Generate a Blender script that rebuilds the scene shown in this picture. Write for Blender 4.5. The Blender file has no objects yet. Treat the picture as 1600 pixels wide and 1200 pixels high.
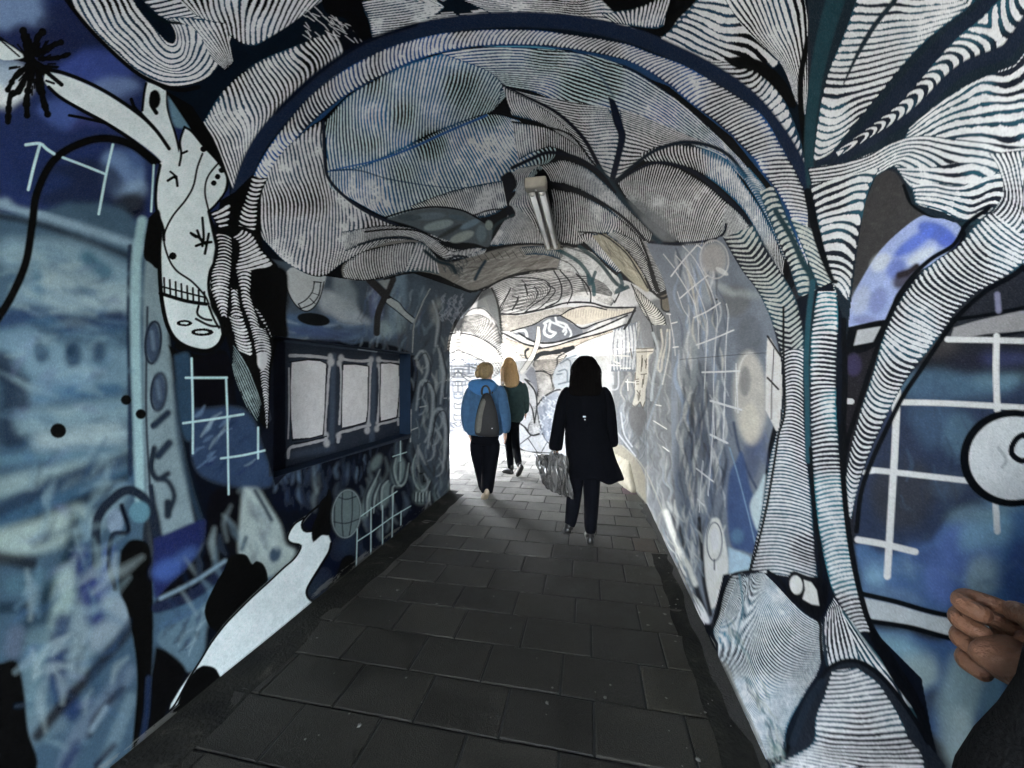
import bpy, bmesh, math, random
from mathutils import Vector, Matrix
import numpy as np

random.seed(4)
SC = bpy.context.scene
COL = SC.collection
R = math.radians

# ---------------------------------------------------------------- camera
YAW = R(11.2)                       # the lens points a little to the left of the passage
F_PX = 601.0                        # focal length for a 1600 px wide frame
cam_d = bpy.data.cameras.new('camera'); cam = bpy.data.objects.new('camera', cam_d); COL.objects.link(cam)
cam.location = (0, 0, 1.5); cam.rotation_euler = (R(90), 0, YAW)
cam_d.sensor_width = 36; cam_d.lens = 36*F_PX/1600; cam_d.shift_y = -10/1600
cam_d.clip_start = 0.02; cam_d.clip_end = 2000
SC.camera = cam

# ---------------------------------------------------------------- daylight
SUN_EL, SUN_AZ = 62.0, 312.0
world = bpy.data.worlds.new('World'); SC.world = world; world.use_nodes = True
nt = world.node_tree; nt.nodes.clear()
sky = nt.nodes.new('ShaderNodeTexSky'); sky.sky_type = 'NISHITA'; sky.sun_disc = False
sky.sun_elevation = R(SUN_EL); sky.sun_rotation = R(SUN_AZ); sky.air_density = 1.2; sky.dust_density = 3.0; sky.ozone_density = 1.0
bgn = nt.nodes.new('ShaderNodeBackground'); bgn.inputs[1].default_value = 0.15
hs = nt.nodes.new('ShaderNodeHueSaturation'); hs.inputs['Saturation'].default_value = 0.45
wo = nt.nodes.new('ShaderNodeOutputWorld')
nt.links.new(sky.outputs[0], hs.inputs['Color']); nt.links.new(hs.outputs[0], bgn.inputs[0]); nt.links.new(bgn.outputs[0], wo.inputs[0])
sun_d = bpy.data.lights.new('sun', 'SUN'); sun_d.energy = 2.0; sun_d.angle = R(0.6); sun_d.color = (1, .95, .87)
sun = bpy.data.objects.new('sun', sun_d); COL.objects.link(sun)
_d = Vector((math.sin(R(SUN_AZ))*math.cos(R(SUN_EL)), math.cos(R(SUN_AZ))*math.cos(R(SUN_EL)), math.sin(R(SUN_EL))))
sun.rotation_euler = _d.to_track_quat('Z', 'Y').to_euler()
SC.view_settings.view_transform = 'Standard'; SC.view_settings.look = 'None'
SC.view_settings.exposure = 6.0; SC.view_settings.gamma = 1.0
SC.cycles.use_denoising = True
SC.cycles.max_bounces = 12; SC.cycles.diffuse_bounces = 8; SC.cycles.glossy_bounces = 4
SC.cycles.sample_clamp_indirect = 8
SC.cycles.caustics_reflective = False; SC.cycles.caustics_refractive = False
# ---------------------------------------------------------------- mural paint kit (numpy)
import numpy as np
SS = 2
PW, PH = 1600, 1200
CW, CH = PW*SS, PH*SS
CAN = np.zeros((CH, CW, 3), np.float32)
rng = np.random.default_rng(7)

def s2l(c):
    c = np.asarray(c, float)/255.0
    return np.where(c <= 0.04045, c/12.92, ((c+0.055)/1.055)**2.4)
WHITE = [170]
def W(v): WHITE[0] = v
def col(r, g, b):
    # pigment colour measured against the white paint beside it
    q = s2l((r, g, b))/s2l((WHITE[0],)*3); m = q.mean(); q = m+(q-m)*SAT[0]
    return np.clip(.80*np.maximum(q, 0)**EXPO[0], 0.003, 0.84).astype(np.float32)
SAT = [.82]; EXPO = [1.34]
V = [0.0, 0.0, 1.0]
def view(ox=0, oy=0, s=1.0): V[0], V[1], V[2] = ox, oy, s
def PT(pts):
    p = np.asarray(pts, float).reshape(-1, 2)
    return np.stack([(V[0]+p[:, 0]/V[2])*SS, (V[1]+p[:, 1]/V[2])*SS], 1)

def upn(cell, seed, shape=None):
    # smooth value noise on the canvas
    h, w = shape or (CH, CW)
    r = np.random.default_rng(seed)
    gh, gw = int(h/cell)+4, int(w/cell)+4
    g = r.random((gh, gw)).astype(np.float32)
    y = np.arange(h)/cell; x = np.arange(w)/cell
    yi = y.astype(int); xi = x.astype(int)
    fy = (y-yi).astype(np.float32); fx = (x-xi).astype(np.float32)
    fy = fy*fy*(3-2*fy); fx = fx*fx*(3-2*fx)
    a = g[yi][:, xi]; b = g[yi][:, xi+1]; c = g[yi+1][:, xi]; d = g[yi+1][:, xi+1]
    return (a*(1-fx)+b*fx)*(1-fy)[:, None]+(c*(1-fx)+d*fx)*fy[:, None]
NF = upn(5, 1); NM = upn(22, 2); NL = upn(90, 3); NX = upn(2.6, 5)

def crv(P, n):
    # Catmull-Rom through P, n samples spaced evenly along its length
    P = np.asarray(P, float)
    if len(P) == 2:
        return P[0]+(P[1]-P[0])*np.linspace(0, 1, n)[:, None]
    Q = np.vstack([2*P[0]-P[1], P, 2*P[-1]-P[-2]])
    t = np.linspace(0, 1, 14, endpoint=False)[:, None]
    out = []
    for i in range(1, len(Q)-2):
        a, b, c, d = Q[i-1], Q[i], Q[i+1], Q[i+2]
        out.append(0.5*((2*b)+(c-a)*t+(2*a-5*b+4*c-d)*t*t+(3*b-a-3*c+d)*t**3))
    out = np.vstack(out+[P[-1:]])
    L = np.concatenate([[0], np.cumsum(np.hypot(*np.diff(out, axis=0).T))])
    u = np.linspace(0, L[-1], n)
    return np.stack([np.interp(u, L, out[:, 0]), np.interp(u, L, out[:, 1])], 1)

def comp(y0, y1, x0, x1, a, c):
    R = CAN[y0:y1, x0:x1]
    R += a[..., None]*(c-R)

def stroke(pts, w, c, soft=0.6, a=1.0, curve=True, taper=(1, 1), rough=0.0):
    P = PT(pts)
    k = 1.0/V[2] if V[2] != 1 else 1.0
    L = np.hypot(*np.diff(P, axis=0).T).sum()
    if curve and len(P) > 2: P = crv(P, max(3, int(L/8)))
    elif len(P) == 2 and (taper != (1, 1) or rough): P = crv(P, max(3, int(L/10)))
    n = len(P)
    r = w*SS/2
    u = np.linspace(0, 1, n)
    rr = r*(np.interp(u, [0, .5, 1], [taper[0], 1, taper[1]]))
    if rough: rr = rr*(1+rough*(rng.random(n)-.5)*2)
    s = soft*SS
    m = r+s+1
    x0 = max(0, int(P[:, 0].min()-m)); x1 = min(CW, int(P[:, 0].max()+m)+1)
    y0 = max(0, int(P[:, 1].min()-m)); y1 = min(CH, int(P[:, 1].max()+m)+1)
    if x0 >= x1 or y0 >= y1: return
    A = np.zeros((y1-y0, x1-x0), np.float32)
    for i in range(n-1):
        p, q = P[i], P[i+1]; ra, rb = rr[i], rr[i+1]
        mm = max(ra, rb)+s+1
        bx0 = max(x0, int(min(p[0], q[0])-mm)); bx1 = min(x1, int(max(p[0], q[0])+mm)+1)
        by0 = max(y0, int(min(p[1], q[1])-mm)); by1 = min(y1, int(max(p[1], q[1])+mm)+1)
        if bx0 >= bx1 or by0 >= by1: continue
        X = np.arange(bx0, bx1, dtype=np.float32)[None]; Y = np.arange(by0, by1, dtype=np.float32)[:, None]
        d = q-p; dd = max(1e-6, d@d)
        t = np.clip(((X-p[0])*d[0]+(Y-p[1])*d[1])/dd, 0, 1)
        D = np.hypot(X-p[0]-t*d[0], Y-p[1]-t*d[1])-(ra+(rb-ra)*t)
        al = np.clip(0.5-D/(2*s), 0, 1)
        B = A[by0-y0:by1-y0, bx0-x0:bx1-x0]
        np.maximum(B, al, out=B)
    A = A*A*(3-2*A)*a
    comp(y0, y1, x0, x1, A, c)

def box1(a, r, ax):
    if r < 1: return a
    pad = [(0, 0), (0, 0)]; pad[ax] = (r+1, r)
    c = np.cumsum(np.pad(a, pad, mode='edge'), axis=ax, dtype=np.float64)
    n = a.shape[ax]
    hi = np.take(c, np.arange(2*r+1, 2*r+1+n), axis=ax); lo = np.take(c, np.arange(0, n), axis=ax)
    return ((hi-lo)/(2*r+1)).astype(np.float32)
def blur(a, r):
    r = max(1, int(r*0.6))
    for _ in range(2): a = box1(box1(a, r, 0), r, 1)
    return a

def mask(P, pad=2):
    x0 = max(0, int(P[:, 0].min())-pad); x1 = min(CW, int(P[:, 0].max())+pad+1)
    y0 = max(0, int(P[:, 1].min())-pad); y1 = min(CH, int(P[:, 1].max())+pad+1)
    if x0 >= x1 or y0 >= y1: return None
    M = np.zeros((y1-y0, x1-x0+1), np.float32)
    Q = np.roll(P, -1, axis=0)
    for y in range(y0, y1):
        yc = y+.5
        s = ((P[:, 1] <= yc) != (Q[:, 1] <= yc))
        if not s.any(): continue
        xs = np.sort(P[s, 0]+(yc-P[s, 1])/(Q[s, 1]-P[s, 1])*(Q[s, 0]-P[s, 0]))
        for a, b in zip(xs[::2], xs[1::2]):
            ia = int(np.clip(round(a), x0, x1))-x0; ib = int(np.clip(round(b), x0, x1))-x0
            M[y-y0, ia:ib] = 1
    return x0, x1, y0, y1, M[:, :-1]

def poly(pts, c, soft=0, a=1.0, curve=True, wob=0):
    P = PT(pts)
    if curve and len(P) > 3:
        L = np.hypot(*np.diff(P, axis=0).T).sum()
        P = crv(np.vstack([P, P[:1]]), max(12, int(L/7)))[:-1]
    if wob: P = P+(rng.random(P.shape)-.5)*wob*SS
    s = int(soft*SS)
    m = mask(P, pad=2+2*s)
    if m is None: return
    x0, x1, y0, y1, M = m
    if s >= 1: M = blur(M, s)
    comp(y0, y1, x0, x1, M*a, c)

def ell(cx, cy, rx, ry, c, soft=0, a=1.0, rot=0.0, fill=True, w=2):
    t = np.linspace(0, 2*np.pi, 17)[:-1]
    ca, sa = np.cos(np.radians(rot)), np.sin(np.radians(rot))
    x = rx*np.cos(t); y = ry*np.sin(t)
    p = np.stack([cx+x*ca-y*sa, cy+x*sa+y*ca], 1)
    if fill: poly(p, c, soft, a)
    else: stroke(np.vstack([p, p[:1]]), w, c, max(.6, soft), a)

def sheet(curves, n, mode='R', duty=0.5, fg=None, bg=None, bg2=None, bulge=0.0, wob=0.35, end=0.06, smudge=0.25,
          clip=None, edge=0.0, tint=None, kink=0.0, white=0.0, seed=None):
    """a field of brush stripes. R: stripes cross from the first curve to the last; L: stripes run along the curves"""
    C = [PT(c) for c in curves]
    Ls = [np.hypot(*np.diff(c, axis=0).T).sum() for c in C]
    nu = int(max(Ls)*1.7)+8
    S = np.stack([crv(c, nu) for c in C], 0)                     # k, nu, 2
    k = len(S)
    wid = max(np.hypot(*(S[i+1]-S[i]).T).max() for i in range(k-1))*(k-1)
    nv = int(wid*1.6)+6
    tv = np.linspace(0, k-1, nv)
    i1 = np.clip(tv.astype(int), 0, k-2); f = (tv-i1)[:, None, None]
    if k == 2: G = S[i1]*(1-f)+S[i1+1]*f
    else:
        a = S[np.clip(i1-1, 0, k-1)]; b = S[i1]; c2 = S[i1+1]; d = S[np.clip(i1+2, 0, k-1)]
        a = np.where((i1 == 0)[:, None, None], 2*b-c2, a); d = np.where((i1 == k-2)[:, None, None], 2*c2-b, d)
        G = 0.5*((2*b)+(c2-a)*f+(2*a-5*b+4*c2-d)*f*f+(3*b-a-3*c2+d)*f**3)
    s = np.linspace(0, 1, nu)[None, :].astype(np.float32); t = np.linspace(0, 1, nv)[:, None].astype(np.float32)
    xi = np.rint(G[..., 0]).astype(np.int32); yi = np.rint(G[..., 1]).astype(np.int32)
    ok = (xi >= 0) & (xi < CW) & (yi >= 0) & (yi < CH)
    xi = np.clip(xi, 0, CW-1); yi = np.clip(yi, 0, CH-1)
    nm = NM[yi, xi]; nl = NL[yi, xi]; nf = NF[yi, xi]; nx = NX[yi, xi]
    if mode == 'R':
        wv = wob*(nl-.5)*4.5+wob*.3*(nm-.5)+wob*.12*(nf-.5)
        ph = s*n+bulge*4*t*(1-t)+kink*np.abs(t*2-1)+wv+0*t
        e = np.minimum(t, 1-t)*min(wid/SS, 400)
        e2 = np.minimum(s, 1-s)+0*t
    else:
        wv = wob*(nl-.5)*4.5+wob*.3*(nm-.5)+wob*.12*(nf-.5)
        ph = t*n+bulge*4*s*(1-s)+wv+0*s
        e = np.minimum(s, 1-s)*max(Ls)/SS+0*t
        e2 = np.minimum(t, 1-t)+0*s
    sid = np.floor(ph).astype(int)
    r = np.random.default_rng(seed or 11).random(4096).astype(np.float32)
    rj = r[sid % 4096]; rk = r[(sid*7+3) % 4096]
    fr = ph-np.floor(ph)
    du = duty-.01+(rj-.5)*.10+(nf-.5)*.12+(nx-.5)*.04
    du = du+np.clip((nl*.6+nm*.4-.60)*6, 0, 1)*smudge*(0.4+.6*nf)-np.clip((.40-nl)*4, 0, 1)*.16+white
    # ends taper to a point, each stripe stops at its own place
    el = (end+.03)*120*(0.45+1.1*rk)
    tap = np.clip(e/np.maximum(el, 1e-3), 0, 1)
    du = du*(0.25+0.75*tap)
    du = np.where(e < el*0.22, -1, du)
    per = max(2.0, (max(Ls) if mode == 'R' else wid)/max(1, n))   # canvas px per stripe
    aa = 1.0/per
    m = np.clip((du/2-np.abs(fr-.5))/aa+.5, 0, 1).astype(np.float32)
    fg = col(165, 172, 170) if fg is None else fg
    n = n*(.62 if n > 40 else .8 if n > 30 else 1)
    bg = col(10, 16, 26) if bg is None else bg
    B = np.broadcast_to(bg, m.shape+(3,))
    if bg2 is not None:
        q = np.clip((nl-.35)*3, 0, 1)[..., None]
        B = B*(1-q)+bg2*q
    F = fg*(0.93+0.14*nf[..., None])
    if tint is not None:
        q = np.clip((.75-nl)*2.2, 0, 1)[..., None]*.5
        F = F*(1-q)+F*(tint/ max(1e-3, float(np.max(tint))))*q
    out = B*(1-m[..., None])+F*m[..., None]
    if clip is not None:
        P = PT(clip); P = crv(np.vstack([P, P[:1]]), 200)
        mk = mask(P)
        if mk is None: return
        x0, x1, y0, y1, M = mk
        inside = (xi >= x0) & (xi < x1) & (yi >= y0) & (yi < y1)
        ok = ok & inside
        ok[ok] &= M[yi[ok]-y0, xi[ok]-x0] > .5
    CAN[yi[ok], xi[ok]] = out[ok]

def streaks(region, n, ang, ln, w, cols, a=.5, soft=3, jit=12):
    # many soft airbrush passes inside a rough outline
    P = np.asarray(region, float)
    lo, hi = P.min(0), P.max(0)
    k = 0
    for _ in range(n*12):
        if k >= n: break
        p = lo+rng.random(2)*(hi-lo)
        x, y = P[:, 0], P[:, 1]; x2, y2 = np.roll(x, -1), np.roll(y, -1)
        c = ((y <= p[1]) != (y2 <= p[1]))
        with np.errstate(divide='ignore', invalid='ignore'):
            ins = (c & (p[0] < x+(p[1]-y)/(y2-y)*(x2-x))).sum() % 2
        if not ins: continue
        k += 1
        A = np.radians(ang+rng.normal()*jit); L = ln*(.5+rng.random()); b = (rng.random()-.5)*L*.35
        d = np.array([np.cos(A), np.sin(A)]); q = np.array([-d[1], d[0]])
        stroke([p-d*L/2, p+q*b, p+d*L/2], w*(.5+rng.random()), cols[rng.integers(len(cols))], soft, a*(.6+.4*rng.random()), taper=(.3, .3))
# ---------------------------------------------------------------- the mural: left wall
def paint_left():
    W(172); EXPO[0] = 1.36; SAT[0] = .86
    K = col(5, 8, 12); WH = col(165, 173, 172)
    CAN[:] = col(14, 24, 34)
    view()
    # night sky
    poly([(0, 0), (110, 0), (240, 135), (360, 250), (360, 340), (0, 330)], col(24, 44, 84), 8)
    for x, y, rx, ry, c, a in [(25, 22, 60, 26, (105, 125, 150), .75), (60, 70, 70, 30, (22, 36, 74), .8), (150, 105, 55, 24, (54, 72, 124), .8), (175, 135, 36, 15, (104, 122, 152), .7),
                               (120, 40, 60, 40, (18, 32, 66), .8), (70, 190, 60, 35, (28, 46, 84), .8), (150, 190, 50, 14, (58, 66, 110), .6), (15, 135, 30, 34, (170, 176, 178), .9),
                               (0, 110, 30, 22, (120, 136, 150), .8), (190, 270, 35, 35, (96, 118, 146), .85), (205, 300, 24, 24, (120, 140, 156), .6), (120, 290, 70, 40, (18, 34, 60), .8),
                               (60, 285, 50, 16, (22, 46, 84), .8), (215, 240, 25, 20, (50, 74, 110), .7), (200, 325, 28, 18, (10, 16, 28), .9), (95, 175, 30, 18, (70, 92, 140), .6)]:
        ell(x, y, rx, ry, col(*c), 9, a)
    # house in spray mist
    poly([(0, 330), (235, 395), (240, 1200), (0, 1200)], col(58, 80, 94), 6)
    G = lambda *p: [tuple(q) for q in p]
    for pts, w, c, s, a in [
        ([(0, 318), (110, 350), (225, 388)], 13, (112, 130, 140), 5, .9), ([(0, 338), (60, 350), (140, 378), (215, 405)], 9, (16, 30, 44), 4, .9),
        ([(20, 395), (110, 400), (195, 440)], 46, (104, 124, 132), 14, .9), ([(60, 440), (120, 455), (190, 470)], 50, (118, 134, 138), 16, .9),
        ([(30, 460), (110, 470)], 30, (104, 122, 130), 12, .7), ([(135, 402), (165, 425)], 22, (40, 84, 100), 8, .8), ([(55, 420), (60, 460)], 18, (60, 96, 112), 8, .7),
        ([(0, 500), (60, 492), (110, 508), (190, 500)], 26, (34, 58, 86), 8, .85), ([(95, 505), (185, 492)], 14, (22, 42, 68), 6, .8),
        ([(0, 540), (40, 530)], 40, (90, 112, 124), 12, .8), ([(40, 560), (190, 575)], 60, (96, 118, 128), 14, .8), ([(45, 620), (120, 590)], 40, (98, 120, 132), 12, .7),
        ([(0, 570), (24, 600), (20, 680)], 44, (14, 36, 56), 10, .85), ([(60, 618), (180, 608)], 18, (48, 84, 106), 8, .7),
        ([(40, 660), (190, 640)], 34, (104, 124, 130), 14, .8), ([(70, 690), (180, 680)], 36, (122, 136, 138), 14, .8), ([(0, 718), (110, 712), (180, 706)], 20, (76, 102, 114), 10, .8),
        ([(0, 762), (60, 748), (150, 728), (198, 712)], 30, (114, 130, 130), 10, .85),
        ([(0, 800), (50, 772), (120, 742), (200, 716)], 24, (28, 52, 72), 8, .9), ([(0, 820), (70, 790), (140, 764), (198, 740)], 20, (44, 78, 98), 8, .7),
        ([(0, 838), (60, 812), (130, 780), (196, 748)], 15, (14, 34, 48), 6, .9),
        ([(10, 850), (70, 835), (120, 815)], 50, (124, 138, 134), 12, .9), ([(140, 830), (170, 800), (190, 765)], 24, (104, 122, 128), 9, .8),
        ([(0, 872), (50, 880)], 22, (18, 24, 34), 8, .9), ([(20, 915), (70, 905)], 30, (66, 92, 102), 10, .8), ([(0, 950), (60, 940), (100, 890), (122, 820)], 20, (16, 42, 56), 8, .9),
        ([(120, 810), (105, 880), (70, 930)], 24, (22, 50, 60), 8, .6), ([(105, 900), (95, 960), (80, 1010)], 34, (116, 132, 128), 10, .9), ([(60, 960), (40, 1010), (30, 1030)], 40, (22, 48, 62), 12, .8),
        ([(25, 990), (20, 1015)], 28, (82, 92, 106), 9, .7), ([(60, 1000), (50, 1080), (60, 1140)], 40, (84, 104, 110), 12, .85), ([(100, 975), (90, 1040), (110, 1110)], 34, (14, 44, 80), 9, .85),
        ([(130, 950), (125, 1010), (120, 1060)], 34, (104, 118, 122), 11, .9), ([(130, 870), (140, 920), (150, 960)], 36, (18, 34, 88), 10, .85), ([(170, 860), (160, 930)], 22, (70, 84, 124), 8, .6),
        ([(175, 940), (190, 965), (150, 1000)], 34, (112, 124, 130), 10, .9), ([(30, 1170), (70, 1120), (90, 1130)], 30, (84, 100, 108), 10, .8),
        ([(208, 975), (150, 1045), (100, 1098), (58, 1150)], 17, (6, 16, 30), 5, .95), ([(200, 1050), (160, 1100), (120, 1150), (100, 1200)], 26, (86, 100, 112), 7, .85),
        ([(190, 1075), (150, 1120), (140, 1150)], 10, (8, 22, 44), 4, .9), ([(165, 1105), (142, 1142)], 7, (116, 132, 140), 3, .8), ([(205, 1090), (185, 1140), (160, 1200)], 20, (92, 110, 118), 6, .8),
        ([(178, 1165), (150, 1195)], 9, (8, 24, 48), 4, .9), ([(120, 1165), (100, 1200)], 16, (12, 40, 76), 6, .8)]:
        stroke(pts, w, col(*c), s, a)
    streaks([(20, 380), (200, 430), (200, 1150), (40, 1180)], 110, 160, 34, 9, [col(*c) for c in [(120, 138, 142), (34, 66, 88), (84, 108, 120), (18, 40, 62), (60, 92, 120), (92, 100, 122)]], .42, 5, 30)
    warp(0, 0, 240, 330, 10, 34, 81); soften(0, 0, 240, 330, 5); soften(0, 335, 236, 1190, 5)
    for x, y, rx, ry in [(65, 548, 11, 20), (115, 555, 12, 22), (155, 553, 10, 20), (110, 548, 6, 10)]:
        ell(x, y, rx*1.1, ry, col(20, 52, 74), 8, .85)
    # drain column and vertebra figure
    stroke([(203, 385), (201, 500), (203, 620), (203, 740)], 8, col(22, 42, 62), 3, .95)
    stroke([(222, 345), (212, 420), (212, 560), (217, 700), (219, 790)], 15, col(120, 142, 144), 4, .95)
    poly([(228, 395), (246, 420), (262, 520), (275, 640), (300, 800), (312, 860), (240, 880), (226, 700), (224, 500)], col(104, 118, 122), 4)
    stroke([(230, 480), (228, 640), (234, 760), (240, 850)], 4, col(20, 36, 52), 2, .9)
    for x, y, rx, ry in [(239, 535, 12, 33), (248, 612, 12, 30)]:
        ell(x, y, rx, ry, col(52, 66, 82), 3); ell(x, y, rx, ry, col(30, 42, 56), 1.5, 1, 5, False, 4); stroke([(x-2, y-16), (x+1, y+10)], 6, col(84, 98, 110), 3, .8)
    stroke([(240, 665), (262, 645)], 11, col(24, 42, 58), 2.5); stroke([(247, 712), (264, 692)], 12, col(24, 42, 58), 2.5)
    stroke([(241, 700), (236, 730), (246, 748), (262, 740)], 9, col(20, 36, 50), 2.5); stroke([(245, 748), (262, 752), (272, 775), (264, 800)], 8, col(22, 38, 52), 2.5)
    stroke([(236, 760), (242, 800), (247, 850)], 8, col(18, 34, 50), 3); stroke([(262, 785), (262, 805)], 12, col(18, 34, 48), 2.5)
    ell(238, 850, 16, 60, col(10, 18, 30), 4, .9)
    stroke([(275, 600), (279, 680), (296, 760), (318, 830)], 8, col(34, 58, 74), 5, .8)
    # swirl of ghosts under the arch
    stroke([(150, 880), (152, 812), (180, 776), (205, 766), (232, 788), (246, 840)], 15, col(12, 32, 48), 3.5)
    ell(180, 815, 13, 20, col(104, 118, 130), 4); ell(218, 800, 16, 17, col(76, 108, 118), 4)
    stroke([(190, 790), (200, 830), (176, 836), (170, 880), (180, 920)], 8, col(10, 26, 40), 3)
    poly([(188, 860), (203, 844), (226, 846), (236, 870), (240, 960), (236, 1080), (226, 1200), (205, 1200), (214, 1060), (200, 960), (186, 920)], col(4, 7, 11), 3)
    poly([(240, 842), (320, 812), (316, 850), (300, 878), (262, 922), (241, 930)], col(20, 34, 78), 3)
    ell(262, 890, 26, 16, col(58, 84, 130), 9, .7, -20); ell(290, 868, 22, 10, col(64, 90, 130), 8, .5, -30)
    poly([(322, 810), (328, 776), (340, 764), (352, 764), (362, 768), (368, 742), (378, 738), (380, 800), (374, 856), (340, 890), (300, 906), (255, 942), (240, 945), (262, 915), (300, 880), (318, 850)], col(8, 16, 26), 2.5)
    poly([(378, 748), (402, 790), (420, 820), (440, 850), (410, 930), (330, 960), (262, 990), (258, 960), (378, 870)], col(60, 84, 100), 4)
    stroke([(250, 935), (300, 910), (352, 876)], 5, col(112, 130, 140), 2, .8); stroke([(245, 950), (300, 930), (356, 888)], 16, col(8, 30, 58), 3)
    stroke([(260, 975), (310, 950), (330, 925)], 8, col(60, 84, 104), 3, .7)
    poly([(252, 985), (300, 960), (335, 930), (322, 985), (318, 1020), (296, 1050), (262, 1020), (245, 1000)], col(80, 100, 110), 4)
    streaks([(255, 985), (325, 950), (300, 1040)], 16, 120, 26, 6, [col(20, 50, 80), col(130, 146, 150), col(16, 34, 54)], .6, 3)
    poly([(243, 1010), (262, 1018), (290, 1045), (280, 1080), (262, 1110), (236, 1200), (205, 1200), (225, 1120)], col(2, 10, 22), 4)
    stroke([(232, 1060), (228, 1120), (216, 1180)], 8, col(22, 48, 78), 4, .8)
    poly([(0, 1036), (26, 1034), (38, 1080), (44, 1140), (58, 1200), (0, 1200)], col(2, 4, 7), 4)
    # tall ghost by the snake and the wall under the alcove
    poly([(384, 720), (398, 724), (404, 760), (420, 790), (438, 820), (446, 850), (462, 862), (440, 890), (400, 905), (374, 868), (376, 800)], col(132, 142, 140), 4)
    stroke([(398, 766), (412, 790), (424, 812)], 6, col(20, 44, 60), 3); ell(430, 866, 9, 13, col(20, 60, 84), 3, .9, 20); stroke([(378, 858), (384, 840)], 7, col(26, 60, 78), 3, .8)
    streaks([(380, 740), (400, 780), (440, 860), (390, 880)], 14, 75, 26, 5, [col(150, 160, 158), col(60, 86, 100)], .5, 3)
    poly([(404, 700), (440, 740), (560, 720), (640, 680), (700, 650), (700, 780), (555, 905), (515, 830), (470, 800), (430, 790)], col(12, 24, 38), 4)
    streaks([(415, 735), (600, 700), (560, 760), (440, 790)], 80, 90, 22, 4, [col(40, 62, 84), col(22, 44, 70), col(88, 108, 124), col(8, 14, 22)], .6, 2, 6)
    streaks([(300, 640), (400, 660), (440, 800), (400, 900), (320, 960), (262, 990), (300, 860), (330, 780)], 46, 78, 40, 8, [col(96, 118, 128), col(40, 62, 84), col(124, 138, 140), col(24, 44, 66)], .5, 5, 16)
    streaks([(430, 750), (560, 730), (690, 660), (690, 770), (560, 890), (500, 800)], 70, 82, 26, 6, [col(84, 100, 110), col(34, 52, 74), col(110, 122, 124), col(20, 30, 46)], .5, 4, 14)
    streaks([(10, 700), (195, 720), (200, 1100), (60, 1150)], 60, 120, 60, 12, [col(110, 128, 132), col(36, 66, 88), col(84, 108, 120), col(22, 44, 64), col(128, 140, 140)], .45, 7, 24)
    streaks([(10, 360), (195, 420), (195, 720), (10, 700)], 60, 8, 50, 12, [col(110, 128, 132), col(48, 80, 100), col(84, 108, 120), col(124, 138, 138)], .45, 7, 14)
    soften(240, 545, 560, 1010, 3)
    # black hose, spots
    stroke([(-5, 500), (18, 462), (40, 410), (50, 350), (58, 300), (84, 250), (125, 224), (165, 216), (205, 226), (240, 252)], 13, K, 2.2)
    for x, y, r in [(197, 625, 8.5), (220, 647, 8.5), (91, 673, 12.5)]: ell(x, y, r, r*.95, K, 1)
    # palm
    for p, w in [([(50, 92), (20, 78), (0, 62)], 12), ([(48, 88), (40, 62), (36, 48)], 13), ([(54, 84), (58, 60), (66, 50)], 11), ([(58, 86), (78, 72), (95, 66)], 9), ([(50, 96), (30, 140), (16, 150), (12, 190)], 10),
                 ([(54, 96), (42, 150), (42, 180)], 11), ([(58, 100), (66, 150), (74, 178)], 11), ([(60, 100), (84, 128), (98, 132)], 10), ([(46, 96), (10, 84), (0, 88)], 10), ([(50, 98), (26, 116), (12, 140)], 9), ([(62, 92), (90, 90), (108, 84)], 8)]:
        stroke(p, w, K, .9, rough=.25)
    for _ in range(60):
        a = rng.random()*6.28; r = 14+rng.random()*22
        stroke([(52+np.cos(a)*r*.8, 100+np.sin(a)*r), (52+np.cos(a)*(r+14)*.8, 100+np.sin(a)*(r+14))], 3, K, .8)
    poly([(0, 62), (26, 78), (36, 90), (0, 92)], WH, .8); stroke([(0, 62), (30, 88)], 3, K)
    poly([(72, 112), (100, 118), (140, 134), (180, 156), (220, 184), (250, 212), (268, 232), (276, 252), (280, 266), (262, 262), (240, 240), (205, 214), (165, 190), (125, 168), (92, 150), (70, 128)], WH, .5)
    stroke([(72, 108), (100, 114), (140, 130), (180, 152), (222, 182), (246, 206), (258, 222)], 6, K); stroke([(76, 136), (94, 152), (128, 172), (165, 192), (205, 218), (240, 246), (264, 268)], 6, K)
    stroke([(72, 112), (96, 132)], 7, K); stroke([(108, 180), (130, 184), (165, 192)], 5, K); stroke([(72, 126), (84, 130)], 4, K)
    poly([(228, 128), (260, 140), (262, 170), (272, 200), (281, 236), (276, 252), (256, 220), (228, 184), (222, 172), (224, 150)], WH, .5)
    stroke([(222, 172), (225, 145), (228, 130)], 4.5, K); stroke([(261, 142), (262, 170), (274, 210), (281, 240)], 4, K); stroke([(238, 146), (236, 162), (244, 176)], 7, K); ell(242, 155, 9, 15, K, .6); stroke([(205, 155), (210, 168), (222, 180), (245, 205), (264, 232)], 6, K)
    poly([(262, 150), (300, 185), (310, 200), (280, 200), (270, 190)], col(90, 116, 128), 3)
    poly([(258, 140), (300, 160), (340, 210), (358, 270), (352, 300), (330, 250), (306, 215), (290, 190), (270, 160)], K, 1)
    # cream flask figure with doodles
    poly([(288, 198), (300, 208), (318, 230), (340, 252), (354, 272), (354, 295), (340, 316), (326, 332), (330, 360), (338, 400), (332, 440), (328, 475), (340, 500), (346, 520), (340, 536), (322, 545), (296, 540), (276, 532), (262, 512), (252, 480), (250, 440), (250, 400), (254, 360), (244, 320), (244, 290), (248, 262), (262, 240), (278, 240), (284, 215)], WH, .5)
    stroke([(288, 198), (281, 220), (283, 240), (280, 258)], 4, K); stroke([(288, 198), (300, 206), (318, 228), (340, 252), (354, 275), (352, 298), (338, 318), (326, 330)], 4, K)
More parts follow.
